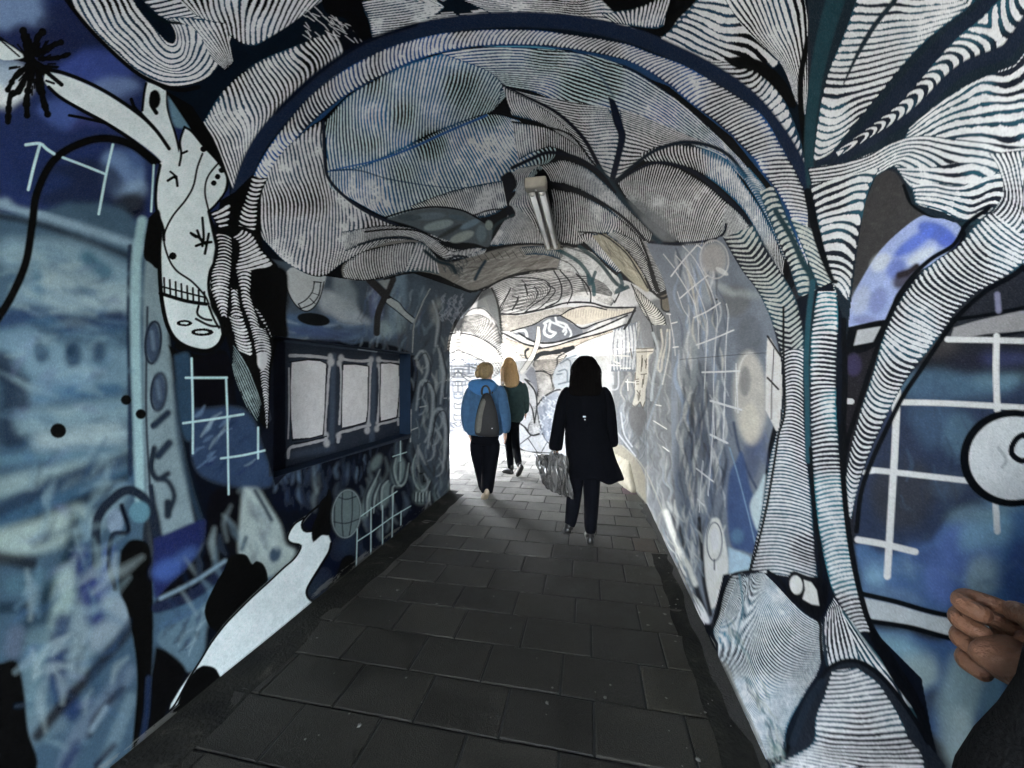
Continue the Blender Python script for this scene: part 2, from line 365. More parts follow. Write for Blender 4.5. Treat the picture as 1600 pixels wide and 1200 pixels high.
    stroke([(250, 258), (244, 290), (244, 325), (254, 355), (256, 375)], 5, K); stroke([(248, 380), (250, 440), (254, 478), (262, 510), (276, 532), (300, 545), (325, 548), (342, 538), (350, 520)], 7, K); stroke([(276, 540), (300, 556), (330, 560)], 8, K)
    stroke([(326, 330), (332, 355), (338, 385), (337, 405), (328, 425), (326, 450), (332, 475), (344, 500), (348, 520)], 5.5, K)
    stroke([(316, 240), (308, 262), (302, 290), (290, 312), (268, 340), (256, 370), (262, 400), (275, 422), (300, 440), (320, 462), (326, 475)], 3.4, K)
    stroke([(345, 250), (325, 275), (320, 300), (326, 330)], 3.2, K)
    for x, y, r in [(318, 233, 5), (346, 266, 4.5), (340, 276, 4.5), (334, 286, 4.5), (270, 400, 6)]: ell(x, y, r, r, K)
    stroke([(283, 240), (292, 236)], 4, K); stroke([(262, 282), (274, 276), (277, 290)], 4.5, K); stroke([(266, 268), (276, 276)], 3.5, K)
    for p in [[(298, 364), (312, 372), (322, 382)], [(308, 360), (316, 378), (330, 378)], [(316, 340), (318, 370), (316, 384)], [(326, 365), (320, 396)], [(306, 384), (322, 378)], [(300, 366), (306, 370)]]: stroke(p, 4.5, K)
    stroke([(250, 458), (290, 470), (322, 475)], 6, K)
    for x in range(256, 322, 9): stroke([(x, 432+(x-250)*.35), (x+1, 460+(x-250)*.22)], 3.4, K)
    stroke([(254, 448), (318, 464)], 3, K)
    ell(288, 505, 13, 5, K); ell(288, 505, 7, 1.6, WH); stroke([(310, 478), (308, 490), (318, 498), (330, 500)], 4, K); ell(316, 519, 18, 6, K); ell(315, 519, 11, 2, WH); stroke([(326, 478), (334, 498), (342, 512)], 4, K); stroke([(306, 498), (326, 508), (342, 510)], 4, K)
    poly([(232, 340), (250, 330), (252, 400), (246, 420), (236, 412), (224, 398)], K, 1)
    poly([(262, 538), (300, 560), (352, 548), (352, 600), (300, 585), (275, 570)], K, 2)
    # spray-can window grids
    poly([(300, 562), (356, 556), (372, 640), (400, 700), (300, 680)], col(10, 16, 26), 2.5)
    poly([(300, 640), (380, 640), (410, 700), (420, 760), (312, 740)], col(44, 64, 88), 5)
    streaks([(300, 640), (380, 650), (410, 740), (310, 730)], 26, 140, 24, 5, [col(18, 34, 84), col(100, 120, 140), col(20, 44, 76), col(130, 144, 150)], .6, 3)
    poly([(272, 555), (298, 560), (300, 680), (284, 670)], col(40, 66, 84), 4)
    WL = col(150, 172, 172)
    for p, w in [([(40, 226), (62, 224), (72, 232), (84, 240)], 4.5), ([(62, 226), (52, 262), (44, 296)], 4.5), ([(98, 246), (130, 258), (165, 272)], 3.6), ([(176, 226), (166, 270), (154, 334)], 4), ([(240, 258), (236, 330)], 3),
                 ([(299, 560), (301, 640), (301, 708)], 3.4), ([(290, 590), (354, 590)], 3.4), ([(353, 592), (355, 650), (357, 772)], 3), ([(286, 661), (330, 655), (380, 647)], 3.4), ([(345, 716), (380, 711), (420, 702)], 3.2), ([(403, 668), (403, 716)], 3)]:
        stroke(p, w, WL, 1.1, .92)
    # white snake with its black blots
    view(350, 700, 4)
    poly([(0, 760), (30, 690), (80, 662), (140, 668), (176, 725), (200, 705), (245, 725), (272, 790), (262, 860), (150, 970), (0, 1120), (-40, 1150), (-100, 1100), (-120, 1000), (-60, 860)], K, 1)
    poly([(500, 480), (620, 420), (820, 600), (830, 840), (640, 950), (540, 960), (505, 880), (600, 700), (650, 600)], col(10, 22, 38), 2)
    streaks([(352+145, 700+140), (540, 880), (520, 930), (490, 920)], 10, 120, 26, 5, [col(30, 56, 84), col(60, 90, 110)], .5, 3) if False else None
    for x, y, c in [(560, 880, (50, 74, 90)), (620, 800, (24, 50, 78)), (720, 640, (26, 52, 80)), (780, 600, (50, 76, 100))]:
        ell(x, y, 60, 26, col(*c), 20, .7, -50)
    poly([(545, 405), (490, 440), (440, 470), (400, 535), (396, 572), (425, 590), (475, 602), (478, 625), (440, 685), (370, 745), (280, 830), (170, 930), (60, 1040), (0, 1105), (-80, 1210), (-140, 1320), (-200, 1430), (-290, 1600), (-340, 1640), (-330, 1600), (-270, 1500), (-200, 1400), (-130, 1360), (-70, 1370), (-20, 1430), (0, 1425), (60, 1410), (100, 1460), (160, 1410), (300, 1290), (480, 1140), (620, 1010), (645, 950), (570, 968), (522, 935), (512, 890), (540, 830), (600, 730), (650, 650), (668, 590), (652, 545), (610, 545), (556, 590), (552, 522), (500, 520), (482, 480), (520, 430)], WH, .5, curve=False)
    stroke([(500, 436), (440, 474), (402, 535), (398, 572), (425, 594), (475, 604), (476, 630), (438, 690), (370, 750), (280, 835), (170, 935), (60, 1045), (0, 1110), (-80, 1215), (-150, 1330), (-220, 1440), (-300, 1590), (-340, 1640)], 3.2, K)
    stroke([(590, 360), (530, 410), (486, 470), (500, 518), (550, 520)], 3.4, K); stroke([(668, 595), (655, 650), (605, 735), (545, 830), (516, 890), (525, 935), (570, 962), (640, 940), (700, 900)], 4, K)
    poly([(640, 300), (655, 250), (672, 300), (672, 420), (660, 540), (610, 545), (556, 585), (550, 500), (590, 400), (600, 340)], K, 1)
    poly([(640, 930), (650, 870), (700, 800), (735, 700), (780, 668), (815, 690), (824, 790), (800, 840), (700, 915)], K, 2)
    poly([(-290, 1600), (-270, 1540), (-220, 1440), (-160, 1375), (-110, 1360), (-50, 1380), (-18, 1440), (20, 1410), (60, 1420), (96, 1470), (0, 1540), (-200, 1720), (-500, 2000), (-500, 1900), (-330, 1660)], K, .6)
    # barrel-bodied ghosts and tile grid low on the wall
    for x, y, rx, ry, ro in [(765, 410, 88, 150, 6), (1090, 150, 48, 95, 4), (1000, 290, 40, 90, 12), (1235, 130, 55, 130, 5), (1228, 300, 50, 55, 0), (905, 320, 30, 140, 18), (950, 90, 26, 60, 30), (1340, 250, 26, 90, 8)]:
        ell(x, y, rx, ry, col(96, 108, 108), 4, .9, ro)
    for q in [[(880, 420), (885, 300), (930, 200), (960, 130)], [(920, 400), (930, 300), (960, 220)], [(970, 380), (975, 250), (1010, 200)], [(1040, 360), (1040, 240), (1070, 230)], [(1060, 60), (1050, 140), (1080, 230), (1120, 200), (1140, 90)], [(1320, 180), (1330, 300), (1360, 330)], [(1090, 90), (1086, 200)]]:
        stroke(q, 4, col(26, 40, 54), 1.6, .85, taper=(.5, .5)); stroke([(a_+14, b_+4) for a_, b_ in q], 3, col(128, 138, 136), 1.6, .8, taper=(.4, .4))
    streaks([(520, 770), (560, 730), (600, 700), (640, 690), (690, 690), (690, 770), (570, 850)], 1, 90, 1, 1, [K]) if False else None
    for p in [[(700, 300), (760, 320), (830, 300)], [(680, 460), (760, 470), (850, 440)], [(740, 270), (735, 420), (745, 570)], [(800, 260), (800, 420), (780, 560)], [(690, 330), (690, 500)], [(850, 300), (850, 420)]]: stroke(p, 2, col(34, 44, 54), .9, .9)
    ell(765, 410, 88, 150, col(120, 130, 130), 1, .8, 6, False, 1.6)
    ell(1238, 130, 60, 130, col(118, 130, 128), 1, 1, 5, False, 2.4); ell(1236, 130, 42, 100, col(40, 50, 58), 2, .9)
    for p in [[(1210, 160), (1215, 210)], [(1205, 170), (1250, 160)], [(1240, 50), (1235, 120)], [(1225, 75), (1250, 60)], [(1245, 180), (1240, 210), (1265, 205)], [(1200, 60), (1200, 180)]]: stroke(p, 1.8, K)
    for x in range(1185, 1285, 22): stroke([(x, 278), (x+4, 340)], 2, col(40, 52, 60)); stroke([(x+10, 275), (x+12, 330)], 2, col(140, 150, 148), .8, .8)
    streaks([(520, 780), (640, 690), (690, 660), (700, 760), (560, 860)], 60, 80, 24, 5, [col(110, 124, 128), col(22, 40, 60), col(40, 66, 90), col(70, 88, 98)], .5, 2.5, 14) if False else None
    GL = col(150, 168, 166)
    for p in [[(832, 505), (824, 832)], [(918, 370), (916, 742)], [(990, 360), (990, 680)], [(1056, 290), (1048, 610)], [(1106, 395), (1104, 480)], [(832, 582), (920, 525), (1050, 430), (1165, 362)], [(856, 425), (960, 350), (1080, 270)], [(826, 790), (920, 716), (1050, 600), (1100, 555)],
              [(1102, -60), (1102, 80)], [(1055, 52), (1140, 25)]]: stroke(p, 1.5, GL, .7, .9, curve=False)
    for _ in range(160):
        t = rng.random(); x = 830+t*560; y = 815-t*475+rng.random()*14-10
        stroke([(x, y), (x+6+rng.random()*16, y-6-rng.random()*12)], 2.2, col(90, 118, 122), 1.2, .6)
    view()
# ---------------------------------------------------------------- the mural: alcove wall, far bend, vault
def warp(x0, y0, x1, y1, amp, cell, seed=9):
    x0, y0, x1, y1 = [int(v*SS) for v in (x0, y0, x1, y1)]
    h, w = y1-y0, x1-x0
    dx = (upn(cell*SS, seed, (h, w))-.5)*2*amp*SS; dy = (upn(cell*SS, seed+1, (h, w))-.5)*2*amp*SS
    Y, X = np.mgrid[0:h, 0:w]
    f = np.minimum(np.minimum(X, w-X), np.minimum(Y, h-Y))/(12.*SS); f = np.clip(f, 0, 1)
    xx = np.clip(X+dx*f, 0, w-1).astype(int)+x0; yy = np.clip(Y+dy*f, 0, h-1).astype(int)+y0
    CAN[y0:y1, x0:x1] = CAN[yy, xx]

def soften(x0, y0, x1, y1, r):
    x0, y0, x1, y1 = [int(v*SS) for v in (x0, y0, x1, y1)]
    B = CAN[y0:y1, x0:x1]; h, w = B.shape[:2]
    Y, X = np.mgrid[0:h, 0:w]; f = np.clip(np.minimum(w-X, np.minimum(Y, h-Y))/(8.*SS), 0, 1)[..., None].astype(np.float32)
    S_ = np.stack([blur(B[..., k].copy(), r*SS) for k in range(3)], -1)
    CAN[y0:y1, x0:x1] = B*(1-f)+S_*f

def paint_mid():
    W(150); EXPO[0] = 1.12; SAT[0] = .75
    K = col(8, 9, 12)
    poly([(395, 400), (540, 425), (640, 425), (735, 455), (760, 440), (735, 480), (712, 540), (707, 780), (640, 680), (640, 550), (430, 530), (400, 540)], col(44, 56, 66), 2)
    for x, y, rx, ry, c, a, r in [(420, 460, 32, 50, (14, 18, 24), 1, 0), (470, 505, 60, 16, (40, 66, 92), .8, 0), (530, 480, 40, 18, (118, 124, 128), .75, 28), (560, 497, 26, 10, (108, 116, 124), .7, 30), (540, 455, 14, 34, (96, 106, 110), .7, -28), (500, 520, 60, 8, (36, 52, 84), .8, 4),
                                  (580, 520, 50, 9, (48, 66, 88), .8, 6), (416, 440, 10, 8, (60, 66, 74), .6, 0), (620, 470, 14, 50, (84, 104, 118), .7, 8), (588, 480, 8, 40, (70, 78, 110), .7, -4), (600, 515, 14, 14, (96, 112, 116), .8, 10), (650, 470, 12, 50, (50, 66, 78), .7, 8),
                                  (626, 505, 10, 18, (88, 104, 108), .7, 0)]:
        ell(x, y, rx, ry, col(*c), 6, a, r)
    streaks([(560, 440), (700, 460), (700, 530), (640, 548), (560, 538)], 90, 98, 26, 4, [col(104, 118, 128), col(50, 70, 96), col(78, 96, 108), col(30, 36, 44), col(60, 62, 70)], .55, 2.2, 12)
    streaks([(640, 560), (705, 520), (704, 760), (650, 800), (640, 690)], 120, 88, 26, 4, [col(98, 110, 114), col(56, 66, 76), col(36, 50, 72), col(26, 28, 32), col(112, 118, 118)], .6, 2, 14)
    streaks([(430, 500), (560, 500), (560, 535), (430, 525)], 26, 8, 36, 5, [col(60, 84, 108), col(36, 50, 76), col(100, 112, 120)], .5, 3, 8)
    warp(400, 430, 700, 530, 3, 20, 31); warp(640, 540, 704, 780, 2.5, 20, 33)
    for y in range(560, 770, 24):
        x = 655+rng.random()*36
        stroke([(x, y-12), (x+6, y), (x+3, y+12), (x-4, y+16)], 3.5, col(108, 116, 120), 2, .7, taper=(.4, .4)); stroke([(x+9, y-8), (x+12, y+6), (x+8, y+16)], 2.5, col(30, 36, 44), 1.5, .8, taper=(.4, .4))
    for q in [[(650, 640), (656, 600), (668, 596), (676, 620), (672, 670), (664, 690)], [(668, 700), (676, 650), (690, 640), (696, 680), (692, 730)], [(648, 560), (660, 548), (668, 575), (660, 600)], [(684, 540), (692, 580), (688, 630)], [(676, 470), (684, 500), (680, 540)]]:
        stroke(q, 5, col(112, 120, 124), 2, .75, taper=(.5, .5)); stroke([(a_+5, b_+3) for a_, b_ in q], 2, col(20, 26, 34), 1, .8)
    ell(490, 499, 26, 10, col(12, 14, 16), 1.5, 1, 8)
    # round lamp eye
    poly([(448, 424), (460, 418), (505, 428), (508, 440), (500, 462), (490, 480), (478, 486), (464, 478), (452, 460), (447, 440)], col(124, 128, 128), .6)
    stroke([(447, 430), (449, 452), (460, 474), (476, 486), (490, 480), (500, 464), (506, 440)], 2, K)
    stroke([(491, 440), (488, 455), (478, 468), (466, 475)], 2, K); stroke([(501, 442), (498, 460), (488, 474), (470, 482)], 2, K); stroke([(466, 475), (470, 482)], 2, K); stroke([(490, 440), (502, 441)], 2, K); stroke([(484, 466), (492, 474)], 1.6, K); stroke([(487, 457), (498, 461)], 1.2, K)
    view(500, 340, 6.667)
    stroke([(520, 650), (640, 770), (720, 860)], 12, col(28, 26, 27), .8, curve=False); stroke([(760, 640), (700, 780), (640, 900), (600, 1020), (590, 1200)], 10, col(28, 26, 27), .8)
    poly([(600, 660), (730, 640), (690, 750)], col(104, 110, 110), 1, .9, curve=False)
    poly([(700, 850), (740, 840), (820, 890), (880, 970), (960, 1040), (985, 1060), (965, 1100), (900, 1050), (800, 960), (690, 890)], col(116, 122, 122), .4, curve=False)
    stroke([(720, 820), (820, 880), (890, 970), (985, 1045)], 1.4, K); stroke([(680, 880), (800, 975), (960, 1105)], 1.4, K)
    stroke([(1145, 740), (1070, 880), (1030, 980), (985, 1080), (970, 1200), (960, 1400)], 1.6, col(110, 114, 112), .6)
    for x, y in [(1180, 950), (1240, 900), (1200, 1060)]: ell(x, y, 30, 60, col(96, 100, 98), 6, .8)
    for _ in range(40):
        x = 1280+rng.random()*220; y = 780+rng.random()*280
        stroke([(x, y), (x-20-rng.random()*30, y+30+rng.random()*30), (x-10, y+70)], 1.6, col(96, 102, 112), .8, .7)
    view()
    for p in [[(697, 594), (712, 592)], [(694, 622), (712, 621)], [(704, 566), (704, 576)], [(656, 636), (666, 634)], [(642, 672), (652, 668)], [(642, 640), (641, 690)]]: stroke(p, 1.8, col(116, 120, 120), .6)
    # alcove: navy with three outlined picture frames
    NV = col(24, 32, 44)
    poly([(418, 520), (442, 528), (642, 551), (642, 684), (440, 742), (420, 745)], NV, 0, curve=False)
    poly([(400, 540), (436, 525), (446, 532), (447, 742), (430, 760), (408, 680), (424, 655)], col(10, 14, 24), 1, curve=False)
    poly([(627, 551), (641, 552), (641, 680), (625, 676)], col(12, 26, 50), .8, curve=False)
    stroke([(446, 532), (520, 541), (641, 553)], 4, col(42, 54, 66), 2, .9); stroke([(560, 545), (588, 549)], 3, col(104, 112, 120), .8)  # paler line along the alcove top: light on the ledge, painted in
    for x in (520, 583): stroke([(x+1, 555), (x, 600), (x-2, 690)], 8, col(44, 56, 70), 3, .9)
    stroke([(450, 730), (560, 700), (640, 678)], 5, col(12, 18, 30), 1.5); stroke([(452, 712), (520, 700)], 10, col(36, 48, 62), 4, .7)
    WF = col(152, 150, 150)
    view(380, 500, 4)
    for q in [[(300, 265), (400, 252), (480, 258), (518, 275), (512, 420), (508, 560), (498, 715), (420, 735), (310, 742), (298, 600), (294, 420)],
              [(628, 278), (700, 278), (780, 290), (778, 420), (776, 560), (765, 635), (700, 655), (620, 672), (616, 560), (618, 400)],
              [(860, 275), (920, 272), (972, 282), (974, 420), (965, 540), (958, 605), (900, 620), (860, 630), (854, 500), (858, 380)]]:
        poly(q, WF, .4, curve=False)
    B = col(120, 120, 122)
    for p, w in [([(292, 222), (360, 222), (460, 228), (545, 240)], 4.6), ([(545, 250), (532, 360), (524, 500), (512, 640), (515, 760)], 3.6), ([(280, 860), (290, 800), (360, 782), (460, 758), (520, 745)], 4.6), ([(285, 300), (286, 560), (280, 740)], 2.2),
                 ([(612, 240), (660, 250), (740, 256), (795, 250)], 4.2), ([(605, 270), (612, 360), (608, 520), (600, 650)], 3.4), ([(798, 260), (790, 400), (786, 560), (780, 680)], 3.4), ([(592, 760), (602, 705), (660, 690), (720, 672), (790, 655)], 4.4),
                 ([(850, 250), (900, 258), (985, 262)], 3.6), ([(848, 290), (852, 400), (848, 520), (838, 640)], 3.2), ([(984, 265), (978, 420), (972, 600)], 2.8), ([(832, 680), (850, 650), (900, 640), (962, 622)], 3.8), ([(966, 615), (968, 655)], 3)]:
        stroke(p, w, B, .6, rough=.18)
    for x, y, r in [(548, 262, 20), (545, 228, 14), (522, 770, 18), (520, 720, 14), (612, 238, 16), (600, 270, 14), (800, 246, 14), (790, 280, 12), (775, 690, 16), (782, 650, 12), (596, 725, 15), (846, 248, 14), (845, 285, 10), (980, 256, 9), (834, 680, 14), (838, 645, 9)]:
        ell(x, y, r*1.1, r*1.5, B, 2)
    for q in [[(300, 262), (400, 248), (484, 254), (522, 275), (514, 420), (510, 560), (498, 718), (420, 738), (308, 752), (296, 600), (293, 420), (300, 262)],
              [(624, 276), (700, 275), (784, 288), (782, 420), (778, 560), (768, 638), (700, 658), (606, 690)], [(620, 284), (618, 400), (614, 560), (616, 668)],
              [(858, 270), (920, 266), (976, 280), (978, 420), (968, 540), (960, 608), (900, 624), (850, 640)], [(858, 275), (856, 380), (852, 500), (856, 632)],
              [(318, 770), (400, 760), (480, 738), (520, 725)], [(290, 262), (400, 246), (480, 246)]]:
        stroke(q, 1.7, col(10, 10, 14), .5, curve=False, rough=.2)
    view()

import math
def paint_far():
    EXPO[0] = 1.25; SAT[0] = .5
    # beyond the corner: pale ink drawing
    W(232)
    P0 = col(208, 210, 214); INK = col(34, 40, 52); CR = col(196, 184, 166)
    poly([(712, 545), (716, 520), (728, 492), (756, 452), (785, 437), (815, 426), (866, 420), (960, 430), (1046, 470), (1075, 560), (1090, 700), (1120, 960), (1100, 975), (1040, 850), (990, 770), (960, 742), (860, 712), (800, 705), (705, 682)], P0, 0, curve=False)
    stroke([(712, 700), (712, 540)], 6, col(232, 238, 240), 3)
    streaks([(712, 560), (800, 540), (1000, 520), (1000, 720), (860, 705), (715, 675)], 240, 70, 18, 4, [col(186, 196, 212), col(222, 226, 228), col(168, 182, 202), col(200, 190, 176), col(226, 232, 236)], .5, 2, 40)
    warp(712, 500, 1000, 705, 4, 9, 51)
    # right half greyer: lettering ghosts and streaks
    poly([(985, 480), (1046, 470), (1060, 560), (1080, 700), (1120, 900), (1108, 970), (1060, 900), (1030, 820), (1000, 770), (960, 720), (960, 560)], col(134, 140, 148), 4)
    streaks([(975, 520), (1046, 500), (1080, 700), (1105, 900), (1060, 880), (1000, 760), (965, 700)], 230, 82, 46, 4, [col(176, 182, 188), col(96, 104, 114), col(196, 196, 188), col(122, 136, 152), col(82, 88, 98), col(160, 176, 190)], .6, 1.6, 10)
    warp(960, 500, 1100, 900, 5, 14, 53)
    view(660, 420, 4)
    # swirls of fine contour lines on the pale ceiling
    fg = col(214, 214, 214); ln = col(96, 104, 112)
    def fine(curves, n, mode='L', **k): sheet(curves, n, mode, duty=.74, fg=k.pop('fg', fg), bg=k.pop('bg', col(104, 108, 112)), wob=.5, smudge=.8, end=.05, **k)
    fine([[(400, 110), (560, 40), (700, 20), (900, 0), (1100, 60), (1200, 200)], [(480, 260), (600, 250), (760, 220), (900, 180), (1000, 170), (1180, 230)]], 22)
    fine([[(440, 130), (560, 80), (680, 60), (780, 90), (800, 140), (740, 210), (620, 260)], [(500, 260), (520, 220), (560, 190), (600, 180), (640, 190), (640, 220), (600, 250)]], 12)
    fine([[(480, 290), (620, 290), (760, 260), (900, 240), (1060, 240), (1330, 245)], [(500, 390), (600, 380), (700, 340), (800, 300), (1000, 345), (1300, 270)]], 14, fg=col(206, 200, 190))
    fine([[(500, 420), (600, 460), (740, 490), (900, 460), (1100, 400), (1290, 340)], [(640, 560), (700, 560), (800, 530), (900, 510), (1050, 440), (1290, 360)]], 60, 'R', fg=col(214, 200, 180), bg=col(140, 126, 110))
    fine([[(470, 440), (560, 480), (640, 540)], [(640, 560), (560, 560), (480, 560)]], 14, fg=col(220, 208, 190))
    fine([[(700, 560), (840, 520), (900, 540), (840, 600)], [(690, 600), (740, 680), (800, 700), (830, 640)]], 16, fg=col(210, 198, 186))
    fine([[(690, 640), (830, 640)], [(720, 760), (830, 740)], [(700, 840), (720, 850)]], 28, fg=col(222, 216, 210), bg=col(120, 114, 112), clip=[(680, 630), (750, 650), (810, 700), (840, 750), (760, 800), (712, 850), (716, 760), (700, 700)])
    fine([[(680, 860), (740, 860)], [(650, 1040), (760, 1030)]], 24, bg=col(120, 120, 124), clip=[(690, 860), (735, 860), (750, 960), (770, 1020), (740, 1040), (680, 1040), (650, 1000), (680, 940)])
    for p in [[(240, 300), (360, 300), (470, 420)], [(225, 340), (330, 330), (440, 430)], [(215, 380), (320, 370), (400, 430)]]:
        pass
    fine([[(260, 290), (340, 260), (420, 300), (480, 420)], [(230, 420), (320, 400), (420, 440), (490, 470)]], 15, fg=col(224, 224, 224))
    fine([[(215, 430), (320, 420), (440, 480), (560, 590)], [(210, 520), (280, 530), (380, 600), (440, 680)]], 9, fg=col(226, 222, 214))
    fine([[(1190, 380), (1340, 330)], [(1180, 640), (1330, 640)]], 7, 'R', fg=col(190, 196, 204), bg=col(120, 132, 150))
    # mouth band
    poly([(560, 400), (640, 370), (740, 330), (800, 290), (860, 290), (930, 340), (1000, 370), (1000, 410), (940, 440), (800, 460), (640, 440)], col(118, 128, 146), .6)
    for q in [[(580, 390), (640, 385), (650, 430), (600, 420)], [(760, 340), (800, 320), (790, 380), (830, 400)], [(840, 330), (900, 350), (880, 390)]]: stroke(q, 4, col(214, 226, 232), 1, .9)
    stroke([(770, 350), (760, 400), (800, 425), (830, 400)], 4, col(214, 228, 236), .8); stroke([(800, 330), (860, 355), (900, 380), (890, 410)], 3, col(206, 220, 230), .8); stroke([(830, 300), (840, 340)], 3, col(210, 222, 232), .8); stroke([(900, 350), (930, 400), (920, 430)], 3, col(206, 218, 230), .8)
    poly([(1000, 365), (1100, 330), (1200, 300), (1320, 270), (1310, 300), (1200, 320), (1090, 350), (1010, 400)], col(150, 154, 166), .6); poly([(1090, 330), (1180, 308), (1170, 325), (1100, 350)], col(214, 214, 214), .5); poly([(1220, 305), (1270, 290), (1260, 312), (1220, 318)], col(220, 220, 216), .5)
    poly([(860, 290), (930, 250), (1060, 235), (1200, 262), (1330, 245), (1290, 280), (1100, 320), (1000, 350), (930, 330)], col(212, 202, 182), .6); 
    for x in range(880, 1300, 16): stroke([(x, 250+rng.random()*10), (x-6, 290+rng.random()*20)], 1, col(150, 140, 124), .5, .5)
    # ink outlines
    for p, w in [([(380, 140), (440, 95), (540, 50), (640, 20), (720, 15), (810, 5)], 2.6), ([(400, 120), (520, 60), (660, 55), (760, 70), (800, 120), (760, 180), (700, 220), (640, 270)], 1.6), ([(820, 10), (860, 80), (870, 140), (850, 200), (770, 240)], 2.2),
                 ([(860, 10), (920, 80), (935, 150), (905, 220)], 1.7), ([(960, 30), (1020, 90), (1050, 150), (1050, 210)], 2.2), ([(780, 100), (830, 130), (800, 180), (720, 250), (640, 270)], 1.6), ([(480, 280), (600, 282), (760, 250), (900, 212), (1050, 212), (1160, 240), (1330, 240)], 2.6),
                 ([(550, 390), (620, 370), (700, 345), (780, 300), (860, 290), (930, 250), (1040, 232), (1150, 255)], 2), ([(550, 120), (520, 180), (490, 230), (480, 275)], 1.8), ([(640, 100), (650, 130), (655, 160)], 2.6), ([(560, 260), (600, 190), (560, 170)], 1.4), ([(620, 70), (660, 110)], 1.2),
                 ([(600, 170), (580, 220), (560, 250)], 1.6), ([(700, 110), (720, 150), (700, 200), (650, 240)], 1.5), ([(860, 290), (930, 330), (1000, 372), (1100, 335), (1330, 262)], 2), ([(600, 400), (700, 455), (820, 460), (960, 420), (1100, 370), (1280, 290)], 2.6),
                 ([(720, 500), (830, 480), (960, 440), (1120, 400), (1290, 340)], 2.2), ([(500, 400), (560, 430), (640, 470), (740, 490)], 2.6), ([(700, 560), (740, 530), (830, 520), (940, 490)], 6), ([(660, 500), (640, 520), (650, 560), (680, 580)], 3), ([(1330, 245), (1290, 330), (1260, 375)], 3.4),
                 ([(1200, 210), (1230, 150), (1240, 90), (1210, 30)], 2), ([(700, 640), (760, 640), (810, 665), (840, 600), (840, 560)], 2), ([(840, 560), (860, 540), (940, 500)], 1.8), ([(800, 660), (815, 740)], 1.8), ([(815, 740), (850, 620), (900, 540)], 1.6),
                 ([(640, 690), (700, 760), (715, 850), (700, 960)], 2.4), ([(620, 780), (680, 860), (700, 960)], 2), ([(712, 860), (760, 800), (830, 760), (860, 755)], 2.4), ([(715, 870), (730, 960), (760, 1050), (790, 1090)], 1.6), ([(600, 960), (640, 990), (680, 1040), (750, 1030), (800, 1075)], 2.4),
                 ([(680, 1040), (590, 1110)], 1.6), ([(660, 1060), (720, 1150)], 1.2), ([(780, 1080), (740, 1150)], 1.2), ([(560, 1080), (640, 1140), (700, 1145), (800, 1150)], 1.6), ([(240, 560), (320, 620), (400, 640)], 1.8), ([(210, 500), (300, 540), (400, 590), (430, 640)], 1.6),
                 ([(240, 400), (330, 420), (440, 480), (500, 560)], 2), ([(200, 600), (260, 680), (330, 720)], 1.6), ([(220, 640), (300, 680)], 1.4), ([(640, 690), (700, 720), (720, 790)], 2)]:
        stroke(p, w*1.15, INK, .6, 1, rough=.2)
    for k in range(26):
        t = k/25; o = 14*math.sin(k*2.1)
        stroke([(470+t*120, 300-t*230), (640+t*150, 250-t*190+o), (820+t*120, 190-t*150+o), (1000+t*60, 140-t*90), (1180+t*20, 170-t*80)], 1.0, INK, .5, .75, rough=.4)
    for k in range(14):
        t = k/13; stroke([(215+t*20, 330+t*60), (300+t*10, 290+t*110), (390, 300+t*150), (480+t*20, 380+t*150)], 1.6, INK, .5, .85, rough=.3)
    for k in range(12):
        t = k/11; stroke([(205, 440+t*230), (290, 450+t*220), (380+t*20, 520+t*150)], 1.7, INK, .5, .85, rough=.3)
    for x0, y0, w_, h_ in [(262, 556, 24, 44), (292, 560, 20, 40), (262, 608, 24, 50), (292, 606, 20, 50), (318, 566, 18, 36), (224, 620, 26, 60), (224, 700, 30, 70), (350, 1080, 60, 20)]:
        stroke([(x0, y0), (x0+w_, y0+3), (x0+w_, y0+h_), (x0, y0+h_), (x0, y0)], 1.7, col(60, 84, 120), .5, .9, curve=False)
    for _ in range(26):
        x = 210+rng.random()*160; y = 690+rng.random()*330
        stroke([(x, y), (x+10+rng.random()*20, y-8), (x+16, y+14+rng.random()*20), (x-4, y+26)], 1.8, [col(60, 88, 124), INK, col(90, 120, 150)][rng.integers(3)], .6, .8)
    # tusk, dark hanging fang, blue-grey slivers
    poly([(715, 360), (735, 370), (738, 440), (720, 500), (690, 570), (650, 630), (622, 660), (606, 640), (640, 590), (680, 530), (705, 450)], col(236, 232, 222), .4); stroke([(715, 360), (705, 450), (680, 530), (640, 590), (606, 640)], 1, INK); stroke([(736, 372), (738, 440), (720, 500), (690, 570), (650, 630)], 1, INK)
    poly([(640, 660), (690, 610), (715, 700), (716, 780), (700, 740)], col(150, 154, 172), .6)
    poly([(440, 120), (400, 130), (360, 160), (340, 250), (380, 245), (430, 290), (465, 350), (490, 460), (500, 460), (496, 380), (480, 270), (460, 180)], col(112, 120, 124), .8)
    for k in range(9): stroke([(380+k*5, 150+k*14), (372+k*8, 190+k*18)], 1, col(130, 136, 136), .5, .7)
    stroke([(432, 120), (462, 190), (482, 280), (497, 460)], 4, col(8, 10, 14), .6, taper=(.6, .5)); stroke([(484, 280), (510, 210), (550, 130)], 1.4, INK)
    stroke([(205, 470), (215, 400), (245, 320), (290, 262), (340, 244), (390, 255), (440, 310), (470, 370), (490, 455)], 1.6, col(40, 46, 56), .6)
    # medallion right of the coat and the windows behind the pair
    poly([(830, 750), (815, 680), (840, 610), (890, 560), (960, 520), (1060, 560), (1080, 700), (1000, 740)], col(196, 208, 222), 1.5)
    for p in [[(860, 590), (920, 570), (930, 700)], [(850, 640), (900, 630), (905, 700)], [(850, 720), (930, 700)], [(900, 560), (960, 540)], [(840, 660), (870, 655)]]: stroke(p, 2.4, col(110, 134, 156), 1, .9)
